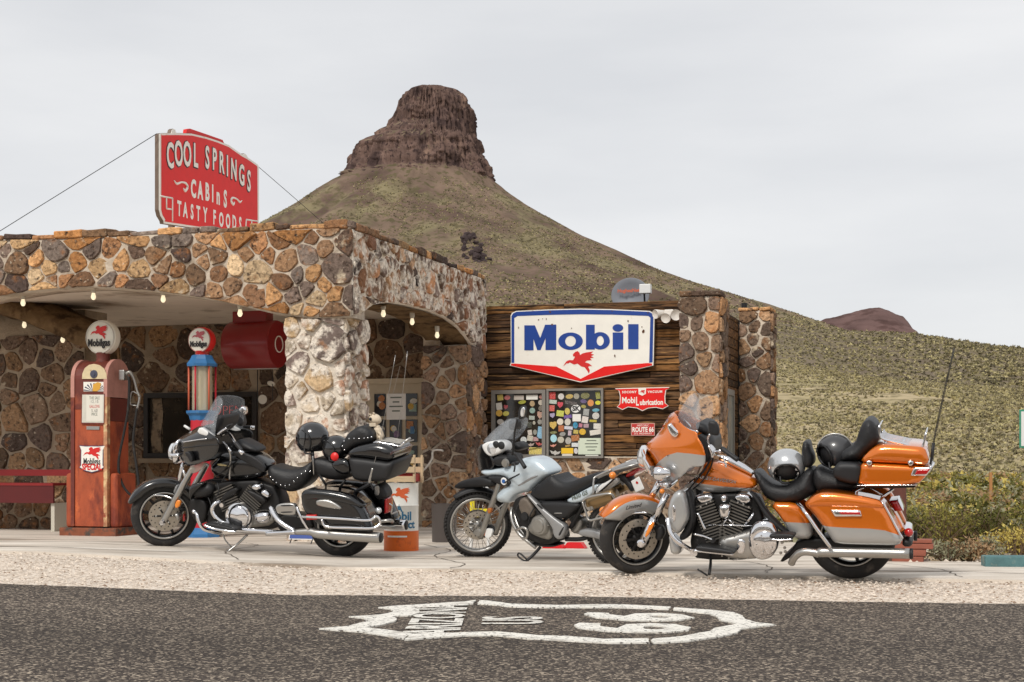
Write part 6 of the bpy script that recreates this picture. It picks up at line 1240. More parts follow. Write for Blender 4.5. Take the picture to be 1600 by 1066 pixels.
# ---------------- signs, pumps, props ----------------
ENR = mat('red_enamel', lin(222, 28, 24), rough=0.45, var=0.06, vscale=8, col2=(lin(150, 50, 34), 30, (0.74, 0.8)), spec=0.3); ENW = mat('white_enamel', lin(236, 233, 224), rough=0.35, var=0.05, vscale=6, col2=[(lin(176, 140, 104), 34, (0.73, 0.77)), (lin(214, 196, 170), 5, (0.62, 0.75))])
ENB = mat('blue_enamel', lin(22, 62, 142), rough=0.35, var=0.08, vscale=8, col2=(lin(120, 92, 70), 36, (0.74, 0.78))); SIGNBACK = mat('sign_metal', lin(120, 104, 92), rough=0.6, metal=0.4, var=0.2, vscale=10); INKB = mat('dark_outline', lin(36, 24, 24), rough=0.5)
PEGRED = mat('pegasus_red', lin(206, 34, 32), rough=0.4)
class Flat:
    """A flat thing on a plane of frame M (axis = const): draws crop-traced outlines as thin raised layers."""
    def __init__(s, root, M, axis, val, crop, out): s.o = root; s.M = M; s.axis = axis; s.val = val; s.crop = crop; s.out = out; s.I = root.matrix_world.inverted() @ M
    def P(s, p, h=0.0):
        v = onplane(s.M, s.crop[0] + p[0] / s.crop[2], s.crop[1] + p[1] / s.crop[2], s.axis, s.val)
        v[s.axis] += s.out * h; return s.I @ v
    def layer(s, name, pts, h0, h1, m, parent=None):
        L = [s.P(p) for p in pts]; ax2 = [i for i in (0, 1) if i != s.axis][0]
        poly = [(p[0], -p[1]) for p in pts]
        return prism(name, poly, lambda a, b, h: s.P((a, -b), h), h0, h1, m, parent or s.o)
    def text(s, name, tx, p, size, m, h, dirp, sx=1, bold=0.0, depth=.001, parent=None, shear=0.0, spacing=1.0):
        c = s.P(p, h); d = s.P((p[0] + dirp[0], p[1] + dirp[1]), h) - c; d.z = 0 if dirp[1] == 0 else d.z
        return lettering(name, tx, frame(c, d, Vector((0, 0, 1)) - d.normalized() * d.normalized().z), size, m, parent or s.o, sx=sx, bold=bold, depth=depth, shear=shear, spacing=spacing)
# roof sign
US = -2.95; rs = empty('roof_sign', BM @ Vector((US, 2.0, 3.1)), -TH, label='red painted roof sign reading Cool Springs Cabins Tasty Foods', cat='sign')
S = Flat(rs, BM, 0, US, (220, 180, 5.331), 1.0)
outl = [(148, 160), (165, 150), (250, 148), (256, 122), (270, 113), (285, 120), (294, 148), (420, 152), (540, 180), (640, 212), (735, 250), (845, 328), (862, 318), (880, 330), (890, 352), (960, 400), (978, 415), (984, 440), (985, 1030), (700, 985), (480, 948), (190, 905), (185, 880), (160, 840), (148, 790)]
S.layer('board_edge', outl, -0.05, -0.003, SIGNBACK)
def inset(P, d):
    c = (sum(p[0] for p in P) / len(P), sum(p[1] for p in P) / len(P)); n = len(P); o = []
    for i in range(n):
        a, b = P[i - 1], P[(i + 1) % n]; t = (b[0] - a[0], b[1] - a[1]); L = math.hypot(*t) or 1; nn = (-t[1] / L, t[0] / L)
        o.append((P[i][0] + nn[0] * d, P[i][1] + nn[1] * d))
    return o
S.layer('white_border', inset(outl, 3), -0.003, 0.006, ENW); S.layer('red_field', inset([p for i, p in enumerate(outl) if i not in (3, 4, 5, 12, 13)], 19), 0.006, 0.012, ENR)
S.layer('top_tab', [(410, 148), (414, 116), (440, 110), (600, 165), (712, 205), (728, 245), (640, 210), (540, 178)], -0.10, -0.051, ENR)
for ch, x, y, sz in (('C', 236, 345, .40), ('O', 306, 332, .40), ('O', 378, 336, .40), ('L', 448, 347, .38), ('S', 545, 363, .37), ('P', 605, 378, .36), ('R', 664, 405, .355), ('I', 712, 432, .35), ('N', 766, 462, .35), ('G', 832, 508, .355), ('S', 892, 558, .36)):
    S.text('letter_outline', ch, (x - 3, y + 2), sz * 1.06, INKB, 0.013, (10, 0), sx=.58, bold=.022, depth=.0008); S.text('letter', ch, (x, y), sz * 1.06, ENW, 0.0165, (10, 0), sx=.58, bold=.010)
for ch, x, y in (('C', 430, 620), ('A', 487, 635), ('B', 545, 648), ('I', 590, 660), ('n', 636, 680), ('S', 695, 706)): S.text('letter', ch, (x, y), .30, ENW, 0.0145, (10, 0), sx=.62, bold=.012)
for ch, x, y in (('T', 312, 785), ('A', 362, 797), ('S', 418, 812), ('T', 470, 826), ('Y', 528, 838), ('F', 605, 858), ('O', 662, 878), ('O', 718, 890), ('D', 770, 902), ('S', 820, 914)): S.text('letter', ch, (x, y), .25, ENW, 0.0145, (10, 0), sx=.60, bold=.009)
for P_ in ([(268, 545), (290, 572), (330, 560), (365, 570), (378, 600), (360, 632), (345, 610)], [(835, 712), (815, 725), (790, 700), (755, 690), (742, 715), (760, 745), (772, 725)]): tube('scroll', [S.P(p, .014) for p in P_], [.006, .016, .012, .016, .018, .02, .008], ENW, rs, 6)
for L in ([(155, 675), (255, 692), (255, 885)], [(205, 690), (205, 780), (245, 785)], [(865, 940), (870, 870), (965, 885)], [(915, 880), (915, 940)]): tubes('corner_frame', [([S.P(a, .012), S.P(b, .012)], .011) for a, b in zip(L, L[1:])], ENW, rs)
for y in (0.25, 1.0): boxes('post', [(-.14, -.08, y - 1.2 + .5, y - 1.14 + .5, -.05, .9)], SIGNBACK, rs)
e = empty('guy_wire', BM @ onplane(BM, 245, 209, 0, US), label='guy wire from the roof sign down to the left', cat='wire'); q = e.location.copy(); tube('cable', [Vector((0, 0, 0)), at(0, 361, 17.0) - q, at(-260, 525, 16) - q], .0045, MATTE, e, 5)
e = empty('guy_wire', BM @ onplane(BM, 403, 260, 0, US), label='guy wire from the roof sign down to the right', cat='wire'); q = e.location.copy(); tube('cable', [Vector((0, 0, 0)), at(478, 325, 21) - q, at(520, 362, 21.5) - q], .004, MATTE, e, 5)
# big white, blue and red sign on the timber wall
VM = VB - 0.10; ms = empty('oil_company_sign', BM @ bv(910, 540, VM), -TH, label='large white sign with blue Mobil lettering and red flying horse', cat='sign')
S = Flat(ms, BM, 1, VM, (740, 430, 3.231), -1.0)
mo = [(186, 205), (193, 190), (215, 180), (380, 172), (540, 168), (700, 171), (890, 180), (908, 190), (915, 208), (910, 440), (908, 458), (540, 543), (182, 458), (188, 440)]
S.layer('panel', mo, -0.06, 0.0, SIGNBACK); S.layer('white_edge', inset(mo, 1.5), 0, .004, ENW)
S.layer('blue_border', [(192, 443), (192, 207), (200, 194), (216, 186), (380, 178), (540, 174), (700, 177), (888, 186), (903, 195), (908, 210), (904, 440), (887, 443), (893, 215), (882, 206), (700, 200), (540, 198), (380, 201), (222, 207), (206, 217), (206, 443)], .004, .008, ENB)
S.layer('red_chevron', [(190, 448), (210, 447), (418, 462), (541, 524), (660, 462), (880, 444), (902, 447), (900, 456), (541, 537), (190, 456)], .004, .008, ENR)
BLUEL = ENB; H0, H1 = .004, .009
S.layer('letter_m', [(257, 254), (310, 254), (337, 318), (362, 251), (418, 250), (418, 378), (364, 379), (364, 318), (338, 379), (322, 379), (303, 322), (303, 380), (257, 380)], H0, H1, ENB)
S.layer('letter_o', annulus(490, 334, 62, 44, 27, 27), H0, H1, ENB); S.layer('letter_b', [(568, 251), (612, 251), (612, 376), (568, 376)], H0, H1, ENB); S.layer('letter_b', annulus(640, 332, 48, 44, 18, 25), H0, H1 + .0004, ENB)
S.layer('letter_i', [(703, 290), (756, 290), (756, 376), (703, 376)], H0, H1, ENB); S.layer('letter_i', ring(729, 267, 27, 19, 24), H0, H1, ENB); S.layer('letter_l', [(781, 248), (833, 248), (833, 374), (781, 374)], H0, H1, ENB)
def pegasus(S_, c, s, h, m, flip=1, name='flying_horse', parent=None): return S_.layer(name, [(c[0] + x * s * flip, c[1] - y * s) for x, y in PEG], h, h + .003, m, parent)
pegasus(S, (530, 441), 156, .0045, PEGRED)
for hx, hy, hr in ((330, 226, 4), (368, 222, 4), (349, 222, 3), (781, 232, 5), (858, 285, 9), (713, 408, 6), (398, 250, 6), (388, 186, 6), (228, 266, 4), (300, 182, 3), (700, 182, 3), (880, 190, 4), (850, 262, 3), (495, 268, 3)): S.layer('rust_chip', [(a + 2 * math.sin(a * 3.1), b + 2 * math.cos(a * 2.3)) for a, b in ring(hx, hy, hr * .6, hr, 9)], .0075, .0105, mat('rust_chip', lin(92, 60, 44), rough=.9), ms)
# shield sign and plate
sg_ = empty('shield_sign', BM @ bv(1003, 640, VM), -TH, label='red shield sign reading Mobilubrication on the timber wall', cat='sign'); S = Flat(sg_, BM, 1, VM, (920, 600, 5.714), -1.0)
so_ = [(232, 40), (722, 28), (690, 58), (682, 110), (684, 170), (712, 196), (660, 226), (600, 212), (530, 218), (478, 242), (430, 218), (350, 208), (300, 232), (250, 206), (275, 178), (278, 110), (268, 64)]
S.layer('panel', so_, -.02, .0, ENW); S.layer('red_field', inset(so_, 7), 0, .004, ENR); S.layer('emblem_plate', [(443, 42), (512, 40), (510, 90), (478, 106), (446, 92)], .004, .007, ENW); pegasus(S, (478, 72), 50, .0072, PEGRED)
S.text('lettering', 'SOCONY', (362, 74), .042, ENW, .0055, (10, 0), sx=.95, bold=.0015, spacing=1.25); S.text('lettering', 'VACUUM', (592, 71), .042, ENW, .0055, (10, 0), sx=.95, bold=.0015, spacing=1.25)
S.text('lettering', 'Mobi', (356, 148), .112, ENW, .0055, (10, 0), sx=.8, bold=.003); S.text('lettering', 'L', (434, 160), .16, ENW, .0058, (10, 0), sx=.5, bold=.004); S.text('lettering', 'ubrication', (560, 166), .098, ENW, .0055, (10, 0), sx=.78, bold=.003)
rt = empty('route_plate', BM @ bv(1004, 672, VM), -TH, label='small red plate reading Route 66 below the shield sign', cat='sign'); S = Flat(rt, BM, 1, VM, (920, 600, 5.714), -1.0)
RDR = mat('faded_red', lin(186, 48, 44), rough=0.5, var=0.1, vscale=10); S.layer('panel', [(378, 352), (588, 350), (588, 462), (378, 462)], -.015, 0, mat('pale_edge', lin(206, 160, 150), rough=0.5)); S.layer('red_field', [(384, 358), (582, 356), (582, 456), (384, 456)], 0, .003, RDR)
S.text('lettering', 'ROUTE 66', (484, 410), .086, ENW, .004, (10, 0), sx=.74, bold=.003); S.text('lettering', 'HISTORIC', (484, 372), .036, ENW, .004, (10, 0)); S.text('lettering', 'U.S. HIGHWAY', (484, 444), .036, ENW, .004, (10, 0))
# flood lamps beside the sign
fl = empty('flood_lamp', BM @ bv(1046, 492, VB - .16), -TH, label='white twin flood lamp at the top right of the large sign', cat='lamp'); WP = mat('lamp_white', lin(216, 210, 202), rough=0.4)
for dx, dz, dd, r_ in ((-.13, .02, (-.6, -.7, -.2), .06), (-.02, -.03, (-.2, -.95, -.3), .065), (.08, .0, (.3, -.9, -.2), .07)):
    lathe('lamp_head', [(0, -.08), (.03, -.08), (.04, -.03), (r_, .05), (r_, .07), (r_ * .85, .06), (0, .05)], (dx, -.02, dz), dd, WP, fl, 18)
bbox('base_plate', (-.07, .05, .0, .12, -.02, .07), WP, fl, .01); tube('arm', [(-.13, .0, .02), (-.02, .03, .04), (.08, .0, .0)], .014, WP, fl)
# satellite dish on the roof
sd_ = empty('satellite_dish', at(985, 470, 21.0), -TH, label='grey satellite dish with orange lettering on the roof edge', cat='satellite dish'); DG2 = mat('dish_grey', lin(132, 136, 144), rough=0.5)
V, F = lathe_vf([(0, .06), (.1, .055), (.2, .035), (.28, .0), (.285, -.01), (.28, -.012), (.2, .02), (0, .045)], 40); V = [(x * 1.0, y, z * .86) for x, y, z in V]; raw('dish', V, F, DG2, sd_, True, axis_matrix((-.0, 0, .08), (.1, 1, .05)))
lettering('lettering', 'HughesNet', frame((-.02, -.035, .14), (1, 0, 0), (0, 0, 1)), .07, mat('dish_orange', lin(206, 96, 56), rough=0.5), sd_, bold=.002); bbox('receiver', (.2, .36, -.34, -.24, .06, .19), WHITE, sd_, .01); tube('feed_arm', [(.26, -.28, .06), (.24, -.2, -.08), (.1, 0, -.2)], .014, MATTE, sd_); boxes('mast', [(-.03, .03, .05, .1, -.7, .05)], MATTE, sd_)
tag(lathe('vent_pipe', [(0, .0), (.045, .0), (.045, .5), (.03, .5), (.03, .3), (0, .3)], at(1163, 500, 22.0) - Vector((0, 0, .25)), (0, 0, 1), ENGB, None, 14), 'short black vent pipe above the rear stone pillar', 'pipe')
# red hanging drum cabinet
hb = empty('hanging_drum', BM @ bv(399, 539, 2.4), -TH, label='red metal drum lamp housing hanging under the canopy ceiling', cat='lamp housing'); DR = mat('drum_red', lin(132, 10, 16), rough=0.4, coat=0.3, var=0.06, vscale=6)
lathe('drum', [(0, -.33), (.29, -.33), (.3, -.31), (.3, .31), (.29, .33), (0, .33)], (0, 0, 0), (.999, -.04, 0), DR, hb, 40, smooth=True); bbox('hanger_box', (-.27, .2, -.1, .1, .2, .42), DR, hb, .01)
tube('ring', [Vector((.999, -.04, 0)) * .335 + Vector((.04 * math.cos(t), .999 * math.cos(t), math.sin(t))) * .1 for t in [i * .3491 for i in range(19)]], .008, ENW, hb, 6, 2); tubes('base_rail', [([(-.3, 0, -.3), (.3, 0, -.3)], .012)], STEEL, hb)
wc_ = empty('wind_chime', BM @ bv(408, 590, 2.6), -TH, label='thin wind chime hanging below the red drum', cat='wind chime')
tubes('rod', [([(-.05, 0, .1), (-.05, 0, -.42)], .006), ([(.16, 0, .1), (.16, 0, -.3)], .005), ([(-.05, 0, -.28), (.02, 0, -.33), (.05, 0, -.22)], .006)], MATTE, wc_); lathe('disc', [(0, .006), (.06, .006), (.06, -.006), (0, -.006)], (.02, 0, -.28), (0, 1, 0), BASE, wc_, 20); lathe('disc', [(0, .006), (.05, .006), (.05, -.006), (0, -.006)], (.14, 0, -.08), (0, .7, 1), BASE, wc_, 20)
lathe('ceiling_vent', [(0, 0), (.1, 0), (.11, .03), (0, .03)], (-2.9, 3.6, 2.825), (0, 0, 1), MATTE, canopy, 20)
# rusty red fuel pump with white globe
MAROON = mat('maroon_paint', lin(104, 44, 34), rough=0.5, var=0.2, vscale=5, col2=(lin(148, 72, 44), 6, (0.58, 0.72))); RUST = mat('rusty_red_paint', lin(168, 78, 44), rough=0.65, var=0.22, vscale=5, bump=0.3, bscale=30, col2=[(lin(122, 50, 32), 3, (0.5, 0.64)), (lin(206, 106, 58), 4.5, (0.6, 0.74)), (lin(84, 52, 38), 16, (0.66, 0.74))], stretch=(1.6, 1.6, .7))
TRIM = mat('worn_trim', lin(178, 128, 92), rough=0.6, var=0.25, vscale=14, col2=[(lin(206, 176, 130), 11, (0.5, 0.6)), (lin(146, 66, 40), 8, (0.55, 0.66))]); PINK = mat('faded_pink_trim', lin(186, 134, 122), rough=0.6, var=0.15, vscale=12)
pp_ = at(157, 0, 17.3); pm = empty('fuel_pump', (pp_.x, 17.3, 0), -TH, label='tall rusty red fuel pump with white Mobilgas globe and black hose', cat='fuel pump'); PM = pm.matrix_world.copy(); W2, D2 = .235, .23
def pside(w, h0, h1, rad, d):                                    # side profile with rounded shoulders
    P_ = [(-d, h0), (d, h0), (d, h1 - rad)] + [(d - rad + rad * math.cos(t), h1 - rad + rad * math.sin(t)) for t in [i * .1963 for i in range(9)]] + [(-d + rad - rad * math.sin(t), h1 - rad + rad * math.cos(t)) for t in [i * .1963 for i in range(9)]]
    return P_
prism('cabinet', pside(0, 1.48, 2.05, .22, D2), lambda a, b, h: Vector((h, a, b)), -W2 + .04, W2 - .04, MAROON, pm); prism('lower_cabinet', pside(0, .12, 1.479, .001, D2 - .004), lambda a, b, h: Vector((h, a, b)), -W2 + .04, W2 - .04, RUST, pm)
for s_ in (-1, 1):
    prism('shoulder_trim', pside(0, 1.62, 2.07, .235, D2 + .012), lambda a, b, h: Vector((h, a, b)), *sorted((s_ * (W2 - .04), s_ * (W2 + .008))), PINK, pm); boxes('corner_trim', [(*sorted((s_ * (W2 - .04), s_ * (W2 + .007))), -D2 - .012, -D2 + .05, .12, 1.619)], TRIM if s_ > 0 else MAROON, pm)
    boxes('side_panel', [(*sorted((s_ * (W2 - .041), s_ * (W2 - .002))), -D2 + .055, D2 - .004, .12, 1.34)], RUST, pm); boxes('upper_side', [(*sorted((s_ * (W2 - .041), s_ * (W2 - .004))), -D2 + .055, D2 - .01, 1.345, 1.61)], MAROON, pm)
bbox('lower_flare', (-W2 - .09, W2 + .09, -D2 - .04, D2 + .08, .1, .62), RUST, pm, .06, segs=4) if False else None
for s_ in (-1, 1): bbox('wing_panel', (*sorted((s_ * W2 + s_ * .005, s_ * (W2 + .11))), -D2 + .03, D2, .1, .74), RUST, pm, .05, segs=3)
bbox('plinth', (-W2 - .13, W2 + .15, -D2 - .06, D2 + .06, -.02, .105), mat('rust_plinth', lin(132, 74, 48), rough=0.8, var=0.3, vscale=10, col2=(lin(66, 60, 54), 6, (0.5, 0.6))), pm, .012)
S = Flat(pm, PM, 1, -D2, (80, 490, 5.328), -1.0)
S.layer('dial_dome', [(262, 545), (265, 500), (285, 455), (320, 428), (360, 420), (405, 430), (445, 460), (465, 505), (468, 545)], .001, .014, mat('dial_cream', lin(214, 196, 158), rough=0.5, var=0.12, vscale=18, col2=(lin(150, 104, 66), 12, (0.6, 0.7))), pm)
lathe('dial', [(0, .02), (.022, .02), (.024, .012), (.046, .01), (.048, 0)], S.P((362, 505), .014), (0, -1, 0), mat('dial_blue', lin(72, 74, 92), rough=0.3), pm, 24)
S.layer('sunburst_panel', [(272, 570), (458, 570), (456, 648), (272, 648)], .001, .008, ENW, pm); S.layer('sunburst_centre', [(348, 648), (352, 590), (390, 572), (418, 580), (410, 630), (385, 648)], .008, .010, mat('sun_yellow', lin(214, 160, 60), rough=0.4), pm)
for k in range(5): a = 3.25 + k * .38; S.layer('ray', [(350, 646), (350 + 78 * math.cos(a), 650 + 70 * math.sin(a)), (350 + 78 * math.cos(a + .16), 650 + 70 * math.sin(a + .16))], .008, .0095, mat('ray_blue', lin(52, 56, 84), rough=0.4), pm)
for k in range(4): a = 5.15 + k * .27; S.layer('ray', [(385, 646), (385 + 70 * math.cos(a), 650 + 66 * math.sin(a)), (385 + 70 * math.cos(a + .12), 650 + 66 * math.sin(a + .12))], .0081, .0096, MATS['ray_blue'], pm)
S.layer('price_window', [(258, 668), (452, 668), (448, 925), (256, 920)], .001, .014, MAROON, pm); S.layer('price_face', [(265, 676), (446, 676), (442, 910), (262, 908)], .0141, .017, mat('dial_plate', lin(206, 202, 190), rough=0.4, var=.08, vscale=12), pm); S.layer('price_inner', [(300, 680), (438, 680), (436, 895), (300, 895)], .017, .019, mat('dial_plate2', lin(222, 218, 206), rough=0.4), pm)
for tx, y, c_ in (('THIS SALE', 705, GREY_INK), ('1 2 . 1 5', 735, INK), ('GALLONS', 775, RDR), ('5 . 6 0', 810, INK), ('PRICE', 840, GREY_INK)): S.text('lettering', tx, (368, y), .05, c_, .0195, (10, 0), sx=.62, depth=.0005)
S.layer('name_plate', [(296, 938), (404, 940), (402, 968), (296, 966)], .001, .006, STEEL, pm)
S = Flat(pm, PM, 1, -D2, (0, 680, 5.921), -1.0); sh_ = [(738, 95), (800, 100), (855, 98), (920, 100), (980, 95), (962, 140), (960, 280), (970, 300), (930, 328), (855, 348), (780, 330), (738, 300), (750, 280), (752, 140)]
S.layer('shield_plate', sh_, .001, .010, mat('shield_navy', lin(44, 52, 92), rough=0.4), pm); S.layer('shield_field', inset(sh_, 7), .010, .013, ENW, pm); pegasus(S, (858, 170), 165, .0131, PEGRED, parent=pm); S.text('lettering', 'Mobilgas', (856, 246), .105, INK, .0145, (10, 0), sx=.62, bold=.002); S.text('lettering', 'SPECIAL', (856, 297), .10, PEGRED, .0145, (10, 0), sx=.74, bold=.004)
gl = PM.inverted() @ at(162, 528, 17.3); GLOBE = mat('milk_glass', lin(232, 228, 214), rough=0.25, var=.04, vscale=6)
def globe(parent, c, r, back, tx_size):
    g = lathe('globe', [(0, -.085), (r * .55, -.08), (r * .86, -.068), (r * .97, -.05), (r, 0), (r * .97, .05), (r * .86, .068), (0, .085)], c, (0, 1, 0), GLOBE if not back else back, parent, 44)
    lathe('face_ring', [(r * .86, -.073), (r * .9, -.077), (r * .93, -.068), (r * .9, -.06)], c, (0, 1, 0), mat('globe_ring', lin(206, 202, 192), rough=0.4) if not back else PINK, g, 44, True)
    if back: lathe('face', [(0, -.088), (r * .5, -.086), (r * .86, -.074)], c, (0, 1, 0), GLOBE, g, 40)
    prism('flying_horse', [(x * r * 1.1, y * r * 1.1) for x, y in PEG], lambda a, b, h: Vector((c.x + a, c.y - .090 - h, c.z + b + r * .26)), 0, .003, PEGRED if not back else mat('faded_horse', lin(186, 92, 100), rough=.5), g)
    lettering('lettering', 'Mobilgas', frame((c.x, c.y - .0905, c.z - r * .33), (1, 0, 0), (0, 0, 1)), tx_size, INK, g, sx=.72, bold=.004, depth=.0012)
    lathe('collar', [(0, -.06), (.085, -.06), (.075, 0), (.085, .05), (0, .05)], c - Vector((0, 0, r + .02)), (0, 0, 1), MAROON if not back else RED, parent, 24)
globe(pm, Vector((gl.x, 0, gl.z)), .207, None, .118)
nz_ = [PM.inverted() @ at(px, py, 17.15) for px, py in ((196, 585), (203, 582), (209, 592), (214, 610), (218, 620))]; tube('nozzle_spout', nz_, [.02, .022, .016, .014, .02], DULL, pm); bbox('nozzle_boot', (nz_[0].x - .06, nz_[0].x + .01, nz_[0].y - .05, nz_[0].y + .05, nz_[0].z - .07, nz_[0].z + .05), STEEL, pm, .01)
tubes('nozzle_guard', [([PM.inverted() @ at(px, py, 17.15) for px, py in ((218, 618), (207, 612), (204, 622), (204, 632), (214, 634))], .008), ([PM.inverted() @ at(px, py, 17.15) for px, py in ((218, 618), (217, 628), (214, 640))], .016)], STEEL, pm)
tubes('hose', [([PM.inverted() @ at(px, py, 17.1) for px, py in ((214, 638), (211, 660), (208, 690), (212, 720), (216, 750), (216, 768), (206, 774), (194, 762), (186, 740), (186, 715), (193, 680), (200, 640), (202, 600), (200, 588))], .016)], RUBBER, pm)
# slim blue and red pump with glass cylinder
q0 = at(316, 0, 16.8); p2_ = empty('visible_fuel_pump', (q0.x, 16.8, 0), -TH, label='slim blue and red fuel pump with glass cylinder behind the black motorcycle', cat='fuel pump'); P2M = p2_.matrix_world.copy(); zz = lambda py: EYE + (HZ - py) * 16.8 / FPX
BLUEP = mat('pump_blue', lin(48, 110, 164), rough=0.45, var=0.12, vscale=8, col2=(lin(90, 120, 140), 10, (0.62, 0.72))); REDP = mat('pump_red', lin(188, 30, 48), rough=0.45, var=0.1, vscale=6)
lathe('base', [(0, 0), (.21, 0), (.21, .06), (.17, .11), (.15, .13), (0, .13)], (0, 0, -.01), (0, 0, 1), BLUEP, p2_, 8, smooth=False); lathe('column', [(0, .12), (.13, .12), (.13, zz(656)), (0, zz(656))], (0, 0, 0), (0, 0, 1), REDP, p2_, 24)
lathe('lower_collar', [(.12, zz(660)), (.14, zz(656)), (.15, zz(650)), (.18, zz(646)), (.18, zz(642)), (0, zz(642))], (0, 0, 0), (0, 0, 1), BLUEP, p2_, 10, smooth=False); lathe('cap', [(.0, zz(573)), (.175, zz(573)), (.18, zz(569)), (.14, zz(562)), (.12, zz(556)), (.10, zz(555)), (0, zz(555))], (0, 0, 0), (0, 0, 1), BLUEP, p2_, 8, smooth=False)
lathe('glass_cylinder', [(.115, zz(642)), (.115, zz(573))], (0, 0, 0), (0, 0, 1), mat('cylinder_glass', lin(206, 196, 168), rough=0.08, alpha=0.55, spec=0.7), p2_, 32); boxes('gauge_strip', [(-.05, -.0, -.03, -.02, zz(640), zz(575))], mat('gauge', lin(176, 164, 128), rough=0.5), p2_); boxes('gauge_strip', [(.03, .07, -.03, -.02, zz(640), zz(575))], BASE, p2_)
for k in range(6): boxes('gauge_mark', [(-.035, -.015, -.036, -.031, zz(634 - k * 11), zz(631 - k * 11))], ENW, p2_)
for k in range(6): a = .5 + k * 1.0472; tube('tie_rod', [(.15 * math.cos(a), .15 * math.sin(a), zz(645)), (.15 * math.cos(a), .15 * math.sin(a), zz(572))], .011, mat('rod_orange', lin(200, 96, 66), rough=0.5) if k % 2 else REDP, p2_)
globe(p2_, Vector((0, 0, zz(532))), .152, ENR, .085)
# red bench by the wing wall
bn = empty('red_bench', BM @ Vector((-5.3, 1.5, 0)), -TH, label='long dark red wooden bench along the stone wall at far left', cat='bench'); BR = mat('bench_red', lin(132, 22, 22), rough=0.5, var=0.12, vscale=6); BRD = mat('bench_dark_red', lin(88, 12, 12), rough=0.5, var=0.12, vscale=6)
zb = lambda py: EYE + (HZ - py) * 18.2 / FPX
boxes('backrest', [(-1.2, .82, .1, .14, zb(744), zb(734))], BR, bn); boxes('seat', [(-1.2, .82, -.3, .08, zb(757) - .015, zb(755))], BR, bn); boxes('apron', [(-1.2, .82, -.29, -.26, zb(786), zb(757) - .0155)], BRD, bn); boxes('apron_patch', [(-.38, -.22, -.295, -.291, zb(767), zb(762))], BR, bn)
for x in (-1.1, .76): boxes('leg', [(x, x + .05, -.25, .05, 0, zb(786))], BASE, bn)
# drum with crate
dd_ = at(627, 0, 14.23); dm = empty('oil_drum', (dd_.x, 14.23, 0), -TH, label='white oil drum with orange foot and flying horse beside the pier', cat='drum'); HD = .665; rd_ = .166
DW = mat('drum_white', lin(226, 224, 216), rough=0.4, var=0.06, vscale=8, col2=(lin(150, 120, 96), 26, (0.72, 0.78))); DO = mat('drum_orange', lin(222, 104, 28), rough=0.4, var=0.12, vscale=8, col2=(lin(176, 72, 30), 7, (0.58, 0.7)))
lathe('barrel', [(0, .205), (rd_, .205), (rd_, .44), (rd_ + .006, .448), (rd_, .456), (rd_, HD - .01), (rd_ + .006, HD), (rd_ - .01, HD), (rd_ - .01, HD - .02), (0, HD - .02)], (0, 0, 0), (0, 0, 1), DW, dm, 40); lathe('foot_band', [(0, 0), (rd_, 0), (rd_ + .003, .01), (rd_ + .002, .195), (rd_ + .006, .2), (rd_ - .001, .205)], (0, 0, 0), (0, 0, 1), DO, dm, 40)
def wrap(o, r, off=0.0):
    for v in o.data.vertices: a = v.co.x / r + off; rr = r - v.co.y; v.co = Vector((rr * math.sin(a), -rr * math.cos(a), v.co.z))
    o.data.update(); return o
TEAL = mat('drum_teal', lin(30, 104, 140), rough=0.4); HORSEO = mat('drum_horse', lin(214, 98, 52), rough=0.4)
for tx, z_, sz in (('A', .42, .09), ('Mobil', .345, .115), ('Product', .265, .105)): wrap(lettering('lettering', tx, frame((0, -.002, z_), (1, 0, 0), (0, 0, 1)), sz, TEAL, dm, sx=.95, bold=.003, depth=.001), rd_, .25)
wrap(prism('flying_horse', [(x * .2, y * .2) for x, y in PEG], lambda a, b, h: Vector((a, -h, b + .55)), .001, .003, HORSEO, dm), rd_, .28); wrap(prism('print_line', [(-.1 + .02 * k, 0) for k in range(11)] + [(.1 - .02 * k, .016) for k in range(11)], lambda a, b, h: Vector((a, -h, b + .145)), .003, .005, ENW, dm), rd_, .1)
cr = empty('wooden_crate', (dd_.x + .03, 14.25, HD), -TH, label='pale slatted wooden crate standing on the oil drum', cat='crate'); CW = mat('crate_wood', lin(196, 172, 138), rough=0.8, var=0.15, vscale=10, stretch=(1, 1, 6))
for z_ in (.01, .10, .19): boxes('slat', [(-.14, .15, -.13, -.115, z_, z_ + .055)], CW, cr); boxes('slat', [(-.14, .15, .115, .13, z_, z_ + .055)], CW, cr)
for x in (-.14, .13):
    for y in (-.114, .094): boxes('post', [(x, x + .02, y, y + .02, .0, .27)], CW, cr)
boxes('books', [(-.11, .12, -.1, .1, .012, .09)], mat('red_books', lin(150, 40, 36), rough=0.6, var=0.3, vscale=20), cr)
bn2 = at(694, 0, 15.75); lid = lathe('waste_bin', [(0, 0), (.125, 0), (.13, .02), (.135, .41), (.14, .42), (.125, .42), (.12, .05), (0, .05)], (bn2.x, 15.75, 0), (0, 0, 1), mat('bin_grey', lin(92, 86, 84), rough=0.45, metal=0.4), None, 32); tag(lid, 'dark grey metal waste bin by the rear stone pier', 'bin')
hk = empty('wall_hook', BM @ bv(690, 712, 3.66), -TH, label='white bent metal bracket on the rear stone pier', cat='bracket'); tubes('bar', [([(.0, .05, .06), (.0, -.04, .07), (-.1, -.05, .06), (-.12, -.05, -.05), (-.22, -.05, -.18), (-.26, -.05, -.17)], .014)], WP, hk)
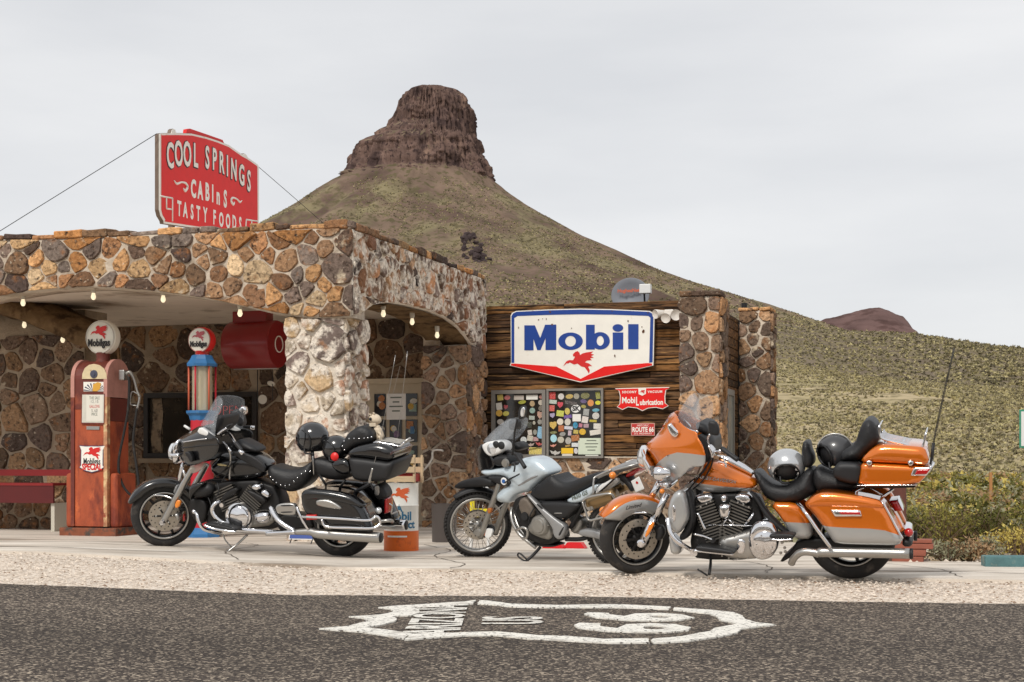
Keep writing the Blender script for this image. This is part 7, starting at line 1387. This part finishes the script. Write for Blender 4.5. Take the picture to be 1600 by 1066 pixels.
# yellow stand with number discs behind the pale blue motorcycle
ys = empty('yellow_stand', at(748, 0, 14.7) * Vector((1, 1, 0)), -TH, label='yellow and white number stand behind the adventure motorcycle front wheel', cat='stand'); YL = mat('stand_yellow', lin(232, 214, 30), rough=0.5); zy = lambda py: EYE + (HZ - py) * 14.7 / FPX
boxes('upright', [(-.085, -.05, -.02, .02, zy(800), zy(762))], YL, ys); lathe('number_disc', [(0, .01), (.05, .01), (.05, -.01), (0, -.01)], (.06, 0, zy(767)), (0, 1, 0), WHITE, ys, 24); lettering('lettering', '6', frame((.06, -.012, zy(767)), (1, 0, 0), (0, 0, 1)), .1, INK, ys, bold=.003); boxes('board', [(-.05, .09, -.012, .012, zy(808), zy(795))], YL, ys); boxes('leg', [(-.09, -.07, -.02, .02, 0, zy(800)), ], WHITE, ys); boxes('leg', [(.09, .11, -.02, .02, 0, zy(800))], WHITE, ys)
# red wheel stops under the adventure bike
for k, (px, lb) in enumerate(((866, 'left red plastic wheel stop under the adventure motorcycle'), (899, 'right red plastic wheel stop under the adventure motorcycle'))):
    c = at(px, 0, 14.6); e = empty('wheel_stop', (c.x, 14.6, 0), -TH, label=lb, cat='wheel stop', group='red wheel stops'); prism('wedge', [(-.12, 0), (.12, 0), (.07, .07), (-.07, .07)], lambda a, b, h: Vector((a, h, b)), -.06, .06, mat('stop_red', lin(214, 26, 34), rough=0.4), e)
    boxes('foot', [(-.125, .125, -.065, .065, 0.001, .012)], mat('stop_red', lin(214, 26, 34)), e)
# small leaning plate and stones by the front pier
lp = empty('leaning_plate', at(472, 0, 15.25) * Vector((1, 1, 0)), -TH, label='small white plate with red and blue bands behind the black rear wheel', cat='plate'); tl = Matrix.Translation((0, 0, .06)) @ Matrix.Rotation(R(-20), 4, 'X')
for nm, d, m_ in (('panel', (-.15, .15, -.008, .0, 0, .13), WHITE), ('blue_band', (-.14, .14, -.011, -.0085, .01, .05), ENB), ('red_band', (-.12, .12, -.011, -.0085, .06, .12), ENR)): bbox(nm, d, m_, lp, 0, M=tl)
bbox('print_line', (-.09, .07, -.0135, -.0115, .08, .1), WHITE, lp, 0, M=tl); tubes('wire_foot', [([(-.12, 0, .07), (-.12, -.06, .0)], .006), ([(.12, 0, .07), (.12, -.06, .0)], .006)], MATTE, lp)
# right-hand edge: post, red timbers, turquoise kerb block, road sign
ps = empty('brown_post', at(1400, 0, 12.75) * Vector((1, 1, 0)), -TH, label='dark brown timber post behind the orange motorcycle', cat='post'); zp = lambda py, Z=12.75: EYE + (HZ - py) * Z / FPX
bbox('post', (-.085, .085, -.08, .08, -.02, zp(755)), mat('post_brown', lin(92, 50, 38), rough=0.7, var=0.2, vscale=7, stretch=(4, 4, .6)), ps, .008); bbox('foot', (-.10, .10, -.1, .1, -.02, .05), mat('post_foot', lin(84, 62, 50), rough=0.8), ps, .008)
tb = empty('red_timber_stack', at(1432, 0, 12.7) * Vector((1, 1, 0)), -TH, label='stack of reddish timbers at the edge of the slab', cat='timber'); TRD = mat('timber_red', lin(146, 84, 66), rough=0.8, var=0.2, vscale=7, stretch=(.8, 5, 5))
for k, (a, b, z0, z1) in enumerate(((-.2, .06, 0, .055), (-.2, .08, .06, .115), (-.2, .14, .12, .165), (-.2, .13, .17, .2))): bbox('timber', (a, b, -.12 + .01 * k, .12, z0, z1), TRD, tb, .006)
tk = empty('kerb_block', at(1595, 0, 12.05) * Vector((1, 1, 0)), R(-6), label='weathered turquoise painted kerb block at right edge', cat='kerb block'); bbox('block', (-.30, .9, -.09, .09, -.01, .098), mat('turquoise_paint', lin(84, 120, 122), rough=0.85, var=0.3, vscale=6, bump=.4, bscale=20, col2=[(lin(126, 140, 132), 9, (0.56, 0.66)), (lin(52, 86, 92), 4, (0.55, 0.68))]), tk, .012)
rsn = empty('road_sign', at(1626, 0, 20.0) * Vector((1, 1, 0)), R(-10), label='green edged white road sign at right edge of the picture', cat='road sign'); z20 = lambda py: EYE + (HZ - py) * 20 / FPX
bbox('panel', (-.28, .28, -.012, .0, z20(700), z20(640)), mat('sign_green', lin(62, 140, 112), rough=0.4), rsn, .005); bbox('face', (-.255, .255, -.016, -.0125, z20(697), z20(643)), WHITE, rsn, 0); boxes('post', [(-.03, .03, .002, .05, 0, z20(640))], STEEL, rsn)
stk = empty('wooden_stake', at(1548, 0, 24) * Vector((1, 1, 0)), 0, label='thin pale wooden stake standing among the bushes', cat='stake'); bbox('stake', (-.022, .022, -.02, .02, -.05, EYE + (HZ - 738) * 24 / FPX), mat('stake_wood', lin(176, 126, 78), rough=0.8), stk, .004)
# ---------------- desert plants ----------------
LF = {'dark': mat('leaf_dark', lin(84, 84, 42), rough=0.8, var=0.35, vscale=9, detail=2, spec=.1), 'olive': mat('leaf_olive', lin(122, 116, 60), rough=0.8, var=0.35, vscale=9, detail=2, spec=.1), 'yellow': mat('leaf_yellow', lin(186, 168, 92), rough=0.8, var=0.25, vscale=9, detail=2, spec=.1),
      'grey': mat('leaf_grey', lin(142, 140, 112), rough=0.8, var=0.25, vscale=9, detail=2, spec=.1), 'dry': mat('leaf_dry', lin(160, 132, 100), rough=0.85, var=0.25, vscale=9, detail=2, spec=.1)}; TWIG = mat('twig', lin(110, 92, 72), rough=0.9)
def bush(name, x, y, h, w_, kind, label, seed, nl=900, stems=16, leaf=.02, group=None, upright=.55):
    r = np.random.default_rng(seed); h *= .84; e = empty(name, (x, y, 0), label=label, cat='bush', group=group); L = []; tips = []
    for i in range(stems):
        a = r.random() * 6.283; sp = r.random() ** .6 * w_; hh = h * (1 - .45 * (sp / w_) ** 2) * (.7 + .3 * r.random()); P_ = [Vector((0.04 * math.cos(a), .04 * math.sin(a), -.02)), Vector((math.cos(a) * sp * .45, math.sin(a) * sp * .45, hh * upright)), Vector((math.cos(a) * sp, math.sin(a) * sp, hh))]
        C = catmull(P_, 5); tips.append(C); L.append(tube_vf(C, [.008 * (1 - .7 * k / (len(C) - 1)) for k in range(len(C))], 4))
    V, F = join_vf(L); raw('stems', V, F, TWIG, e); V = []; F = []
    for i in range(nl):
        C = tips[r.integers(0, stems)]; t = .25 + .75 * r.random() ** .7; k = min(len(C) - 2, int(t * (len(C) - 1))); p = C[k].lerp(C[k + 1], t * (len(C) - 1) - k) + Vector(r.normal(size=3)) * (.05 + .05 * h) * .6
        if p.z < .01: continue
        d = Vector(r.normal(size=3)).normalized() * leaf * (.6 + .8 * r.random()); s_ = d.cross(Vector(r.normal(size=3))).normalized() * leaf * .42; b = len(V)
        V += [p - d, p + s_, p + d * 1.1, p - s_]; F.append((b, b + 1, b + 2, b + 3))
    raw('foliage', V, F, LF[kind], e); return e
def bp(px, Z): return (px - 800) / FPX * Z
for args in (('creosote_bush', bp(1470, 14.6), 14.6, 0.59, .42, 'olive', 'tall olive creosote bush right behind the orange top case', 1), ('creosote_bush', bp(1505, 15.2), 15.2, 0.58, .46, 'dark', 'dark green bush left of the wooden stake', 2), ('creosote_bush', bp(1546, 15.0), 15.0, 0.53, .40, 'dark', 'dark bush in front of the wooden stake', 3),
             ('rabbit_brush', bp(1590, 13.6), 13.6, 0.36, .28, 'yellow', 'pale yellow feathery bush above the turquoise block', 4), ('sage_bush', bp(1543, 13.3), 13.3, .22, .16, 'grey', 'small grey green sage bush left of the yellow bush', 5), ('dry_weeds', bp(1512, 13.0), 13.0, .24, .26, 'dry', 'low dry brown weeds at the edge of the slab', 6),
             ('low_weeds', bp(1480, 12.95), 12.95, .19, .28, 'grey', 'low pale weeds beside the red timbers', 7), ('creosote_bush', bp(1438, 15.4), 15.4, 0.50, .4, 'dark', 'dark bush just right of the brown post', 8), ('rabbit_brush', bp(1570, 14.2), 14.2, 0.24, .3, 'yellow', 'low straw yellow bush between sage and yellow bush', 9), ('creosote_bush', bp(1600, 16.2), 16.2, 0.52, .5, 'olive', 'olive bush at the right edge behind the yellow bush', 10)):
    bush(*args, nl=800 if args[3] > .4 else 550, stems=34)
r = np.random.default_rng(21); pts = []
for _ in range(1500):
    Z = 15.8 + 70 * r.random() ** 1.6; px = r.uniform(1190, 1660); pts.append(((px - 800) / FPX * Z, Z, .02))
def scrub(name, pts, seed, label):
    r = np.random.default_rng(seed); C = []; E = []; G_ = []; mi = []
    for c in pts:
        h = r.uniform(.16, .44) * (1.25 if r.random() < .15 else 1); w_ = h * r.uniform(.55, .95); n = 90 if c[1] < 32 else 40; lf = .028 if c[1] < 32 else .06
        a = r.random(n) * 6.283; rr = w_ * np.sqrt(r.random(n)); z = h * (1 - .5 * (rr / w_) ** 2) * r.random(n) ** .6
        C.append(np.stack([c[0] + rr * np.cos(a), c[1] + rr * np.sin(a), z], 1)); E.append(r.normal(size=(n, 3)) * lf); G_.append(r.normal(size=(n, 3)) * lf * .6); mi.append(np.full(n, int(r.choice([0, 1, 1, 3, 3, 4, 2]))))
    o = tri_cloud(name, np.concatenate(C), np.concatenate(E), np.concatenate(G_), np.concatenate(mi), [LF[k] for k in ('dark', 'olive', 'yellow', 'grey', 'dry')]); tag(o, label, 'scrub')
scrub('desert_scrub', pts, 22, 'mixed dry desert scrub covering the flat ground at right')
tag(pebbles('desert_stones', 2200, lambda: (rng.uniform(3.2, 7.5), rng.uniform(12.3, 19)), PEB, .01, .05), 'pale stones lying on the desert ground at right', 'stones')
